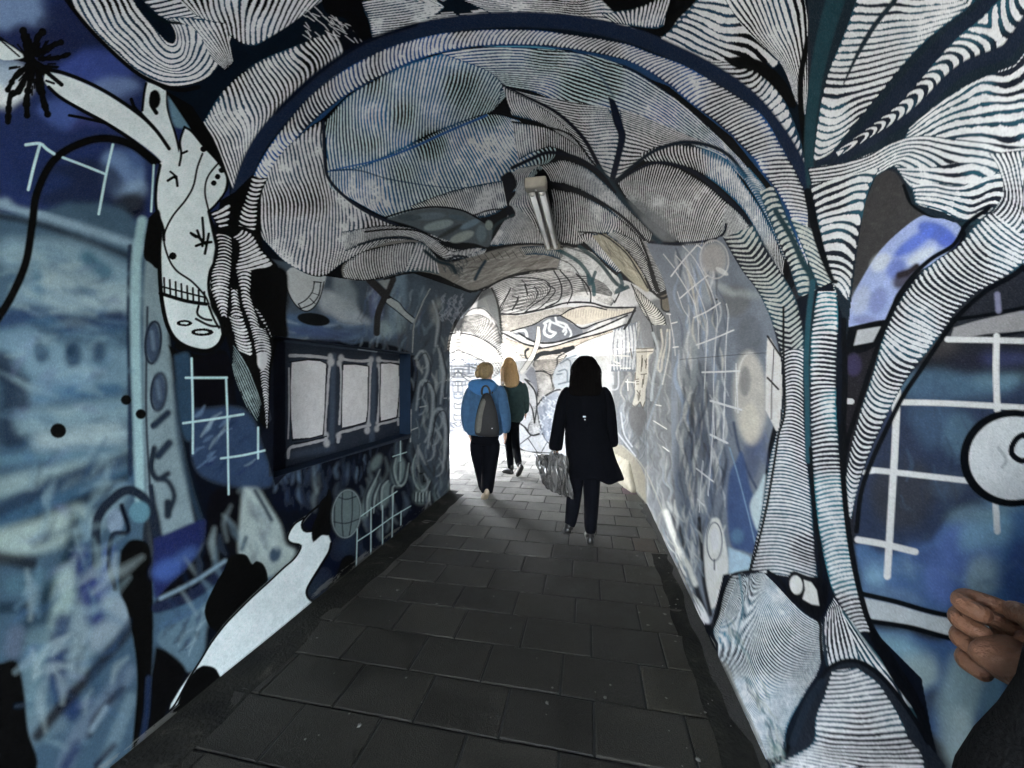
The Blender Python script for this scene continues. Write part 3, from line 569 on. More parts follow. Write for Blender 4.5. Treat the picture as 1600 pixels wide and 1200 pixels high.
    for x in (280, 300, 320):
        for y in (570, 600, 640): ell(x, y, 5, 12, col(150, 170, 196), 1.4, .8)
    poly([(720, 870), (780, 800), (850, 770), (840, 900), (790, 1080), (750, 1010)], col(166, 178, 200), 2)
    for _ in range(60):
        x = 730+rng.random()*130; y = 790+rng.random()*230
        stroke([(x, y), (x+12, y+10), (x+4, y+24)], 2.2, [col(222, 230, 238), col(128, 144, 170)][rng.integers(2)], 1, .7)
    # arrow banner with marks
    poly([(1335, 500), (1440, 495), (1436, 530), (1415, 545), (1410, 640), (1405, 700), (1395, 760), (1390, 840), (1375, 870), (1360, 830), (1330, 868), (1312, 850), (1330, 780), (1325, 700), (1340, 600)], col(222, 214, 194), .5)
    for p in [[(1335, 500), (1440, 495)], [(1340, 520), (1438, 516)], [(1372, 540), (1366, 640)], [(1366, 660), (1400, 655)], [(1330, 650), (1326, 740)], [(1340, 760), (1360, 790), (1350, 820)], [(1375, 560), (1372, 610)], [(1400, 560), (1395, 620)], [(1390, 570), (1400, 600)], [(1376, 690), (1372, 740)],
              [(1385, 660), (1380, 720)], [(1335, 690), (1350, 688)], [(1335, 705), (1350, 703)], [(1335, 720), (1350, 718)], [(1360, 760), (1350, 820)], [(1312, 850), (1330, 868), (1360, 830), (1375, 870), (1390, 830)], [(1300, 500), (1310, 560)]]:
        stroke(p, 1.5, col(112, 98, 84), .5, curve=False)
    poly([(1340, 780), (1365, 790), (1350, 830)], col(150, 140, 128), 1)
    poly([(1290, 880), (1340, 850), (1400, 900), (1390, 970), (1360, 1050), (1300, 990)], col(118, 120, 124), 3)
    WL = col(236, 232, 224)
    for p in [[(1240, 430), (1245, 560)], [(1190, 540), (1290, 545)], [(1200, 500), (1260, 500)], [(1200, 500), (1198, 580), (1230, 590)], [(1290, 460), (1290, 520)], [(1240, 620), (1300, 620)], [(1270, 705), (1330, 710)], [(1280, 690), (1284, 760)], [(1160, 600), (1240, 605)], [(1560, 340), (1600, 335)],
              [(1564, 492), (1600, 490)], [(1445, 950), (1525, 1000)], [(1455, 848), (1490, 855)], [(1500, 1110), (1540, 1140)], [(1330, 700), (1332, 740)]]:
        stroke(p, 1.7, WL, .6, curve=False)
    for p in [[(1165, 640), (1165, 740), (1220, 745), (1225, 640)], [(1190, 670), (1190, 720)], [(1110, 620), (1090, 660), (1110, 700)], [(1130, 900), (1200, 1000), (1330, 1170)], [(1240, 900), (1260, 1030), (1310, 1110)]]: stroke(p, 2.4, col(206, 212, 220), 1, .7)
    # tall pale blades by the near jamb
    sheet([[(1310, 100), (1400, 180), (1500, 280), (1525, 350)], [(1330, 180), (1370, 260), (1410, 320), (1440, 350)]], 20, 'R', duty=.62, fg=col(232, 230, 220), bg=col(52, 56, 58), bulge=-1.2, wob=.15, end=.01)
    stroke([(1305, 95), (1340, 170), (1390, 260), (1430, 350), (1450, 460), (1480, 560)], 2, INK)
    for p, w, c in [([(1490, 380), (1500, 470), (1480, 560), (1470, 620), (1490, 640), (1500, 560), (1520, 480), (1530, 380)], 3, (222, 214, 196)), ([(1530, 400), (1520, 560), (1500, 700), (1440, 880), (1400, 1000)], 3, (150, 168, 184)), ([(1440, 400), (1470, 520), (1440, 700), (1430, 820)], 4, (186, 198, 208)), ([(1545, 380), (1540, 520), (1500, 720)], 2, (228, 226, 216))]:
        stroke(p, w, col(*c), .8, .8)
    view()
    # bare stone foot of the bend wall
    poly([(952, 690), (972, 696), (990, 712), (1002, 730), (1008, 745), (1010, 790), (990, 780), (960, 742), (952, 742)], col(170, 160, 134), 1, curve=False)
    stroke([(972, 696), (992, 714), (1006, 732), (1020, 760), (1036, 800), (1060, 860), (1100, 950)], 2, col(180, 178, 160), 1, .8)

def paint_vault():
    W(168); EXPO[0] = 1.3; SAT[0] = .9
    K = col(8, 10, 14); NV = col(14, 32, 56); TL = col(18, 84, 110); TD = col(14, 60, 80); FG = col(172, 178, 174); DK = col(8, 12, 20)
    # ---- outside the big ring
    poly([(105, 0), (200, 105), (245, 134), (300, 165), (355, 250), (360, 320), (345, 345), (372, 372), (408, 320), (480, 170), (600, 90), (760, 50), (860, 48), (1000, 80), (1120, 150), (1220, 260), (1290, 420), (1300, 0), (900, -20)], col(12, 26, 36), 0, curve=False)
    S = lambda c, n, m='R', **k: sheet(c, n, m, **{**dict(fg=FG, bg=DK, bg2=TD, duty=.56), **k})
    # nested U, top left
    S([[(100, -40), (122, 20), (160, 68), (205, 108), (248, 130), (282, 133), (316, 124), (340, 104), (356, 70), (372, 20), (386, -40)],
       [(140, -40), (170, 20), (205, 62), (236, 90), (262, 105), (282, 104), (298, 92), (306, 66), (304, 40), (300, 22)],
       [(178, -40), (212, 8), (238, 40), (256, 62), (266, 68), (273, 66), (275, 54), (268, 38), (256, 26)]], 9, 'L', wob=.3, duty=.62, end=.01, smudge=.15)
    stroke([(96, -10), (140, 45), (200, 103), (240, 128), (280, 140), (310, 136)], 7, K, 1)
    S([[(196, -30), (236, 14), (262, 30), (300, 34)], [(262, -40), (320, -8), (356, 22), (356, 40)]], 13, 'R', wob=.2, bulge=-.5, duty=.6, end=.02)
    stroke([(232, 20), (262, 34), (300, 36), (352, 40)], 5, col(10, 30, 34), 1.2)
    S([[(200, -30), (560, -40)], [(352, 32), (560, -8)]], 30, 'R', wob=.3, bulge=0.8, clip=[(210, -20), (560, -20), (470, 30), (430, 45), (380, 58), (352, 30), (300, 20)]) if False else None
    S([[(250, -30), (330, -30), (420, -30), (600, -40)], [(300, 20), (345, 45), (400, 70), (500, 10)]], 26, 'R', wob=.25, bulge=.6, duty=.62, end=.03)
    S([[(258, 26), (300, 28), (352, 36)], [(352, 110), (358, 105), (364, 98)]], 11, 'R', wob=.2, duty=.58, clip=[(262, 26), (350, 32), (370, 60), (362, 100), (345, 112), (330, 90), (308, 50)])
    poly([(330, 140), (358, 108), (400, 72), (450, 40), (520, -10), (560, -20), (500, 50), (440, 76), (390, 100), (352, 128), (318, 168), (300, 160)], col(12, 26, 36), 1.2)
    # left shoulder stripes
    S([[(318, 190), (350, 140), (400, 98), (460, 72), (520, 46)], [(340, 230), (385, 195), (440, 150), (490, 118), (545, 92)], [(366, 300), (385, 262), (412, 225), (440, 190), (475, 160)]], 34, 'R', wob=.5, bulge=.8, end=.05, smudge=.35)
    poly([(520, 46), (546, 30), (580, 30), (585, 62), (560, 92), (520, 110), (535, 80)], col(14, 20, 28), 1.5)
    S([[(480, 60), (540, 40)], [(490, 120), (560, 95)]], 10, 'R', wob=.3, smudge=.8) if False else None
    for _ in range(60):
        x = 470+rng.random()*100; y = 10+rng.random()*50
        stroke([(x, y), (x+4+rng.random()*10, y+4+rng.random()*8)], 1.4, FG, .5, .7)
    # dark knot top centre-left
    poly([(500, -10), (590, -10), (575, 30), (585, 60), (560, 60), (540, 30), (510, 20)], col(10, 14, 20), 1.5)
    S([[(560, 0), (700, -20)], [(575, 30), (690, 15)], [(582, 60), (620, 52)]], 16, 'L', wob=.3, smudge=.7, clip=[(566, 2), (700, -10), (690, 20), (650, 38), (600, 58), (580, 62), (572, 30)])
    for _ in range(50):
        x = 640+rng.random()*110; y = 26-((x-640)*.12)+rng.random()*14
        stroke([(x, y), (x+14+rng.random()*14, y-3+rng.random()*2)], 1.5, FG, .5, .8)
    S([[(720, 0), (820, -10), (960, -14), (1120, -20)], [(776, 24), (860, 26), (940, 36), (1035, 58)]], 11, 'L', wob=.5, smudge=.5, end=.06)
    # right of top: bulging tube with dark seams
    S([[(1040, 40), (1080, 0), (1100, -30)], [(1030, 58), (1120, 60), (1180, 20), (1200, -30)]], 14, 'L', wob=.3) if False else None
    poly([(940, 0), (1000, -10), (1090, -10), (1060, 30), (1034, 58), (990, 45), (960, 20)], col(10, 12, 18), 1.5)
    S([[(940, 22), (1000, 10), (1050, -15)], [(960, 36), (1020, 44), (1036, 40)]], 16, 'R', wob=.4, smudge=.3)
    S([[(1032, 60), (1060, 35), (1085, 5), (1105, -30)], [(1080, 85), (1130, 70), (1160, 40), (1185, -30)], [(1120, 105), (1200, 110), (1240, 60), (1262, -30)]], 11, 'R', wob=.3, duty=.64, end=.02)
    S([[(1115, -30), (1250, -40)], [(1160, 40), (1262, 40)], [(1220, 100), (1262, 130)], [(1244, 160), (1258, 180)]], 13, 'R', wob=.35, duty=.62, end=.03, smudge=.4)
    S([[(1072, 88), (1120, 120), (1180, 180), (1215, 240), (1240, 300), (1256, 345)], [(1130, 96), (1180, 110), (1215, 140), (1240, 190), (1258, 250), (1270, 330)]], 26, 'R', wob=.5, bulge=-.9, duty=.66, smudge=.3)
    poly([(1130, 92), (1160, 88), (1195, 98), (1225, 125), (1244, 160), (1235, 168), (1210, 138), (1180, 112), (1150, 106)], K, 1)
    stroke([(1262, 60), (1250, 140), (1262, 260), (1272, 340)], 9, K, 1.2)
    # ---- dark outer band and toothed ring
    out = [(368, 372), (380, 325), (402, 262), (436, 208), (484, 150), (545, 105), (610, 73), (680, 54), (745, 47), (830, 47), (905, 56), (975, 68), (1019, 84), (1066, 101), (1112, 126), (1147, 147), (1190, 179), (1219, 225), (1246, 274), (1264, 315), (1282, 370), (1295, 425)]
    inn = [(388, 380), (396, 330), (416, 285), (446, 238), (490, 188), (545, 146), (608, 112), (672, 86), (745, 72), (830, 70), (890, 76), (956, 88), (994, 101), (1044, 132), (1081, 163), (1116, 188), (1144, 213), (1175, 245), (1194, 273), (1216, 302), (1237, 345), (1255, 410)]
    stroke([(358, 370), (372, 305), (398, 236), (440, 180), (500, 122), (570, 78), (650, 48), (740, 33), (830, 30), (915, 38), (990, 56), (1050, 80), (1110, 110), (1170, 152), (1215, 205), (1250, 265), (1278, 330), (1296, 420)], 24, col(9, 34, 58), 2.5)
    stroke([(430, 175), (500, 112), (570, 66), (650, 38)], 8, col(8, 22, 32), 3, .8)
    stroke(inn, 16, col(14, 62, 96), 2)
    S([out, inn], 178, 'R', wob=.35, bulge=.5, duty=.6, end=.03, fg=col(190, 196, 192), bg=col(10, 26, 44), bg2=col(14, 76, 124), smudge=.6)
    stroke([(740, 73), (830, 73), (890, 80)], 1.4, col(90, 150, 170), .6, .8)
    # ---- under the ring: left lobe
    W(158)
    FG = col(166, 168, 168)
    poly([(396, 330), (446, 240), (545, 146), (672, 86), (745, 72), (890, 78), (1044, 134), (1144, 214), (1216, 304), (1255, 410), (1200, 470), (1140, 380), (1040, 378), (1046, 470), (985, 440), (870, 420), (760, 440), (735, 458), (640, 425), (540, 436), (500, 430), (430, 398)], DK, 0, curve=False)
    S([[(402, 300), (430, 250), (470, 210), (506, 186), (560, 176), (640, 250), (740, 330)], [(402, 350), (470, 340), (560, 340), (640, 350), (720, 360), (770, 366)], [(412, 375), (450, 412), (500, 432), (540, 408), (600, 384), (680, 378), (740, 378)]], 64, 'R', wob=.5, bulge=.3, duty=.56, end=.02, smudge=.5,
      clip=[(402, 305), (430, 252), (470, 210), (504, 190), (508, 262), (530, 300), (570, 330), (620, 352), (680, 368), (735, 380), (700, 388), (640, 378), (590, 384), (545, 406), (520, 428), (490, 432), (450, 412), (414, 384), (403, 345)])
    # big leaf: upright strokes swinging to the right
    S([[(508, 190), (545, 150), (610, 112), (690, 84), (745, 76), (800, 80), (900, 84)], [(512, 268), (560, 262), (620, 236), (690, 202), (740, 186), (772, 170), (785, 132)]], 62, 'R', wob=.45, bulge=.8, duty=.50, bg2=col(16, 88, 122), end=.02, smudge=.35, tint=col(120, 165, 180),
      clip=[(506, 190), (545, 148), (610, 110), (690, 82), (760, 74), (788, 130), (792, 165), (740, 190), (680, 206), (620, 236), (560, 262), (512, 268), (508, 230)])
    S([[(512, 268), (560, 262), (620, 236), (690, 202), (760, 178), (810, 188)], [(516, 292), (590, 322), (640, 322), (720, 308), (790, 275), (868, 232)], [(530, 300), (600, 338), (640, 345), (720, 330), (800, 300), (850, 262)]], 70, 'R', wob=.5, bulge=.6, duty=.49, bg2=col(16, 84, 116), end=.02, smudge=.55, tint=col(120, 160, 175))
    S([[(785, 134), (830, 158), (880, 190), (915, 222)], [(800, 180), (850, 195), (900, 232), (930, 262)]], 34, 'R', wob=.3, bulge=1.2, duty=.58, end=.03)
    S([[(800, 190), (850, 198), (900, 226), (935, 258)], [(810, 250), (838, 236), (870, 232), (936, 268)]], 40, 'R', wob=.4, duty=.56, bg=DK, end=.04)
    stroke([(512, 268), (535, 262), (590, 250), (640, 232), (700, 205), (760, 180)], 4, col(14, 74, 120), .9, .95, taper=(.5, 1)); stroke([(516, 266), (560, 266), (610, 280), (690, 292), (760, 292)], 2, col(12, 50, 78), .9, .8, taper=(1.4, .4))
    stroke([(505, 190), (507, 250), (514, 280), (540, 308), (575, 332), (620, 352)], 5, col(8, 24, 40), 1)
    # long contour lines to the right, folding round the seam
    S([[(690, 84), (760, 74), (830, 76), (900, 82), (960, 98), (1020, 130), (1080, 175), (1130, 222), (1172, 268), (1205, 320)], [(760, 110), (830, 112), (900, 122), (955, 142), (1010, 168), (1060, 200), (1110, 232), (1150, 262), (1180, 300)],
       [(785, 132), (840, 145), (900, 175), (940, 192), (965, 190), (1000, 196), (1040, 210), (1080, 224), (1110, 232), (1130, 240)]], 16, 'L', wob=.45, bulge=0, duty=.56, bg2=col(14, 70, 112), end=.01, smudge=.4, tint=col(130, 160, 172))
    S([[(790, 136), (840, 150), (900, 160), (950, 168)], [(870, 186), (905, 206), (930, 212), (968, 208)], [(930, 262), (938, 268), (944, 275), (952, 282)]], 22, 'L', wob=.35, duty=.56, end=.01)
    S([[(968, 170), (1000, 180), (1060, 205), (1115, 228)], [(970, 208), (1000, 216), (1030, 226), (1064, 226)], [(958, 284), (966, 278), (980, 266), (1000, 250)]], 20, 'L', wob=.35, duty=.56, end=.01)
    stroke([(785, 132), (820, 150), (870, 176), (910, 214), (935, 258), (950, 290)], 6, col(8, 16, 30), 1.2, taper=(.5, 1.2)); stroke([(800, 190), (840, 196), (890, 210), (925, 252), (940, 272)], 3, K, .8)
    poly([(950, 150), (962, 160), (974, 196), (978, 214), (972, 240), (960, 284), (952, 284), (962, 240), (966, 212), (958, 190)], col(8, 22, 40), .8); stroke([(900, 85), (935, 115), (958, 150)], 4, col(12, 46, 76), 2.5, .6)
    # right fan: upper collar
    S([[(1000, 240), (1030, 228), (1062, 226), (1100, 232), (1135, 250), (1160, 285), (1190, 330), (1225, 400)], [(1005, 252), (1040, 254), (1075, 262), (1110, 280), (1140, 305), (1170, 340), (1200, 400), (1222, 450)]], 60, 'R', wob=.45, bulge=.6, duty=.56, bg2=TL, end=.05, smudge=.4)
    S([[(1150, 262), (1175, 300), (1200, 345), (1222, 400)], [(1170, 262), (1200, 300), (1228, 360), (1246, 420)]], 40, 'R', wob=.8, bulge=1.4, duty=.5, bg=col(12, 46, 62), bg2=TL, end=.05)
    stroke([(955, 288), (1000, 250), (1030, 232), (1070, 222), (1110, 228), (1140, 244), (1165, 275)], 7, col(10, 26, 38), 1.6, taper=(.7, .8)); stroke([(1100, 236), (1150, 262), (1190, 310), (1225, 380)], 8, TL, 3, .7)
    # shell of long ribs
    S([[(966, 286), (985, 270), (1012, 256), (1045, 258), (1070, 268), (1105, 290), (1140, 322), (1172, 362)], [(980, 310), (1000, 330), (1030, 355), (1062, 380), (1088, 384), (1110, 382), (1128, 372), (1136, 360)]], 62, 'R', wob=.4, bulge=1.6, duty=.56, bg2=col(20, 24, 30), end=.015, smudge=.45)
    ell(1022, 352, 26, 20, col(104, 106, 108), 7, .85, 35); ell(1000, 326, 24, 10, col(92, 96, 98), 6, .7, 40); ell(1036, 368, 22, 8, col(98, 100, 102), 4, .8, 20)
    stroke([(962, 286), (990, 268), (1020, 255), (1050, 256), (1090, 272), (1130, 305), (1160, 335), (1185, 372)], 6, col(8, 20, 34), 1.4, taper=(.6, 1.3))
    # right-hand flank: combed ribs running down beside the opening
    S([[(1068, 272), (1100, 285), (1140, 318), (1168, 350), (1196, 398), (1222, 450)], [(1128, 366), (1140, 392), (1160, 420), (1180, 445), (1200, 478), (1210, 500)]], 44, 'R', wob=.35, bulge=-1.4, kink=.8, duty=.58, bg=col(10, 22, 34), bg2=col(12, 44, 58), end=.03, clip=[(1136, 318), (1172, 350), (1200, 400), (1232, 455), (1236, 480), (1216, 520), (1196, 470), (1160, 420), (1130, 378), (1128, 350)])
    stroke([(1172, 355), (1200, 400), (1226, 450), (1240, 470)], 9, col(12, 44, 58), 2.5, .9)
    stroke([(1000, 379), (1050, 380), (1090, 378), (1120, 372), (1132, 362), (1134, 350)], 4, col(10, 22, 38), 1)
    # ---- centre: folded snout
    stroke([(935, 262), (958, 292), (985, 330), (1012, 362), (1030, 378)], 9, col(18, 44, 54), 3)
    stroke([(800, 262), (830, 248), (858, 238), (900, 246), (935, 268), (960, 300)], 6, col(10, 18, 30), 1.3)
    S([[(845, 258), (880, 250), (915, 262), (950, 292), (985, 330), (1020, 365)], [(862, 284), (890, 290), (930, 310), (965, 340), (990, 362), (1010, 385)]], 62, 'R', wob=.3, bulge=-.9, duty=.55, end=.03, smudge=.3)
    stroke([(840, 266), (856, 284), (900, 296), (940, 316), (980, 345), (1012, 380)], 4.5, col(8, 14, 24), 1)
    S([[(862, 294), (900, 302), (940, 322), (975, 348), (1004, 380), (1014, 420)], [(866, 378), (905, 382), (935, 365), (960, 368), (985, 395), (1004, 440)]], 54, 'R', wob=.6, bulge=-.5, kink=.5, duty=.56, end=.03, smudge=.5)
    S([[(850, 248), (800, 268), (795, 290), (800, 330), (790, 372), (768, 388)], [(824, 285), (830, 300), (842, 340), (848, 372), (855, 382)]], 20, 'L', wob=.4, duty=.56, smudge=.4) if False else None
    S([[(812, 262), (796, 276), (806, 300), (796, 320), (812, 345), (826, 380)], [(846, 256), (828, 270), (824, 290), (832, 320), (845, 350), (856, 382)]], 9, 'L', wob=.3, duty=.56, smudge=.3, end=.01)
    S([[(798, 300), (796, 330), (782, 355), (764, 384)], [(850, 340), (852, 360), (856, 372), (860, 382)]], 30, 'L', wob=.4, duty=.55, smudge=.7, clip=[(800, 318), (822, 336), (850, 372), (856, 384), (800, 382), (766, 386), (780, 356)])
    poly([(782, 276), (798, 268), (808, 288), (800, 302), (792, 318), (800, 322), (806, 336), (796, 340), (788, 322), (786, 300)], col(12, 16, 26), .8)
    S([[(640, 322), (700, 300), (740, 290), (784, 282)], [(660, 338), (740, 340), (770, 335), (792, 322)]], 40, 'R', wob=.5, duty=.54, end=.04, bg=col(20, 20, 26), smudge=.6) 
    stroke([(740, 336), (765, 328), (792, 326)], 2.4, K, .7); stroke([(766, 368), (776, 350), (802, 336)], 4, col(26, 46, 50), 1.6)
    # grey leaf-shaped eye
    poly([(604, 342), (640, 330), (670, 325), (705, 325), (730, 333), (752, 345), (768, 355), (768, 372), (762, 386), (740, 380), (700, 376), (665, 362), (640, 352)], col(74, 82, 86), .8)
    for x, y, rx, ry, c, r in [(670, 338, 26, 6, (88, 98, 104), -4), (685, 352, 24, 7, (116, 126, 126), -12), (722, 370, 20, 7, (126, 132, 128), -20), (735, 350, 18, 5, (96, 112, 122), -25), (752, 365, 8, 14, (92, 104, 108), 0), (640, 340, 20, 5, (62, 72, 76), 0), (702, 362, 24, 3.5, (50, 52, 50), -30), (716, 340, 16, 4, (70, 84, 92), 10)]:
        ell(x, y, rx, ry, col(*c), 2.4, .85, r)
    stroke([(600, 340), (640, 328), (680, 323), (720, 328), (750, 343), (768, 356)], 3, col(10, 16, 22), .8); ell(764, 352, 6, 8, col(112, 120, 116), 1.4)
    # arm and folded wrist reaching right
    S([[(600, 378), (640, 362), (665, 372), (700, 385), (735, 392), (760, 388)], [(602, 378), (650, 378), (680, 396), (712, 402), (735, 406), (752, 402)]], 50, 'R', wob=.3, duty=.56, end=.02)
    S([[(535, 362), (600, 352), (650, 358), (680, 374), (705, 392), (735, 388), (758, 386)], [(540, 392), (590, 374), (650, 376), (672, 390), (692, 404), (705, 406), (735, 398)]], 84, 'R', wob=.35, bulge=.8, duty=.58, end=.02, smudge=.4, bg2=col(14, 46, 64)) 
    stroke([(570, 362), (610, 358), (650, 360), (680, 372), (700, 380), (735, 384), (762, 388)], 3, K, .8); stroke([(560, 382), (600, 372), (640, 372), (664, 390), (690, 408), (712, 400), (730, 402)], 4, col(10, 30, 40), 1.2)
    poly([(534, 422), (538, 412), (560, 398), (600, 380), (650, 376), (668, 396), (700, 410), (735, 402), (800, 385), (870, 383), (900, 392), (880, 420), (815, 424), (757, 448), (738, 454), (715, 446), (680, 430), (645, 424), (600, 434), (560, 438), (538, 434)], col(104, 102, 98), .6)
    S([[(536, 420), (545, 405), (570, 392), (600, 384), (640, 378), (652, 380)], [(538, 434), (560, 438), (590, 436), (620, 428), (640, 422), (648, 418)]], 30, 'R', wob=.3, bulge=.9, duty=.56, end=.02, bg2=col(14, 40, 54))
    S([[(650, 378), (664, 382), (680, 400)], [(632, 426), (660, 424), (686, 428)]], 9, 'R', wob=.3, duty=.6, bg=col(70, 80, 84), end=.05)
    streaks([(700, 412), (800, 388), (900, 390), (850, 422), (760, 440), (720, 440)], 160, -22, 26, 1.6, [col(70, 66, 62), col(136, 134, 130), col(90, 86, 80), col(122, 120, 116)], .8, .8, 7)
    streaks([(700, 408), (730, 402), (720, 430), (690, 420)], 30, 60, 12, 2, [col(24, 48, 56), col(60, 70, 72)], .8, 1)
    stroke([(600, 436), (640, 426), (680, 430), (715, 446), (738, 455), (765, 446), (800, 430), (860, 420), (900, 424)], 3, K, .9, rough=.3); stroke([(664, 392), (684, 408), (704, 414), (712, 426)], 6, col(12, 40, 48), 2); stroke([(742, 436), (750, 420), (758, 408)], 5, col(14, 46, 58), 1.6)
    for k in range(16):
        x = 690+k*11; stroke([(x, 402-k*1.1), (x+8, 412-k*1.0)], 1, col(24, 26, 28), .5, .8)
    S([[(812, 386), (850, 384), (880, 392)], [(820, 398), (850, 398), (884, 408)]], 22, 'R', duty=.6, bg=col(60, 58, 56), fg=col(130, 130, 126), wob=.3)
    stroke([(764, 388), (800, 382), (840, 381), (880, 386)], 3, K, .8)
    # pale flow of the far vault and ribs on its right
    W(185)
    sheet([[(880, 386), (920, 392), (950, 420), (985, 450)], [(870, 420), (910, 428), (940, 440), (960, 460)]], 14, 'L', duty=.85, fg=col(176, 178, 178), bg=col(110, 112, 112), wob=.6, smudge=.6)
    for p, w, c in [([(868, 388), (905, 410), (925, 440), (928, 460)], 6, (20, 72, 78)), ([(880, 384), (915, 396), (945, 420), (965, 445)], 2.2, (24, 34, 38)), ([(905, 385), (935, 408), (960, 440), (975, 450)], 6, (24, 60, 64)), ([(918, 430), (922, 445), (930, 425)], 5, (18, 66, 74)), ([(968, 430), (972, 446), (962, 456), (980, 448)], 6, (20, 64, 72)), ([(862, 400), (890, 412), (905, 430), (918, 460)], 1.8, (30, 40, 44))]:
        stroke(p, w, col(*c), .9, .9)
    S([[(902, 368), (925, 364), (960, 385), (975, 420)], [(915, 380), (935, 400), (955, 418), (964, 425)]], 22, 'R', duty=.55, wob=.2, end=.02, bulge=.6)
    poly([(925, 368), (955, 368), (985, 392), (1002, 425), (1014, 455), (1000, 450), (975, 428), (950, 400)], col(150, 146, 132), 1)
    streaks([(930, 370), (960, 372), (1000, 430), (985, 435)], 60, 50, 22, 1.4, [col(110, 106, 96), col(176, 172, 158), col(80, 76, 68)], .7, .6, 8)
    stroke([(905, 362), (940, 366), (975, 392), (995, 420), (1012, 450)], 2.4, K, .7)
    S([[(960, 360), (990, 375), (1008, 400), (1022, 450), (1030, 458)], [(948, 366), (975, 388), (1000, 420), (1018, 452), (1022, 460)]], 44, 'R', duty=.55, wob=.2, bulge=-.8, end=.02)
    S([[(1012, 376), (1028, 400), (1040, 430), (1044, 450)], [(1002, 376), (1012, 402), (1022, 432), (1030, 458)]], 34, 'R', duty=.55, wob=.2, bulge=-.8, end=.02); S([[(1026, 384), (1040, 410), (1046, 440), (1044, 470)], [(1014, 380), (1030, 408), (1040, 440), (1036, 470)]], 30, 'R', duty=.55, wob=.2, bulge=-.8, end=.02)
    for p in [[(1000, 372), (1012, 402), (1022, 434), (1032, 462)], [(1012, 376), (1030, 404), (1040, 440), (1040, 462)]]: stroke(p, 3, K, .8, rough=.3)
    poly([(1030, 464), (1044, 460), (1052, 476), (1044, 486), (1034, 482)], col(104, 98, 88), 1); stroke([(1020, 456), (1034, 466), (1050, 458)], 4, K, .8); stroke([(1033, 466), (1034, 482), (1044, 487), (1052, 478)], 2.4, K, .8)
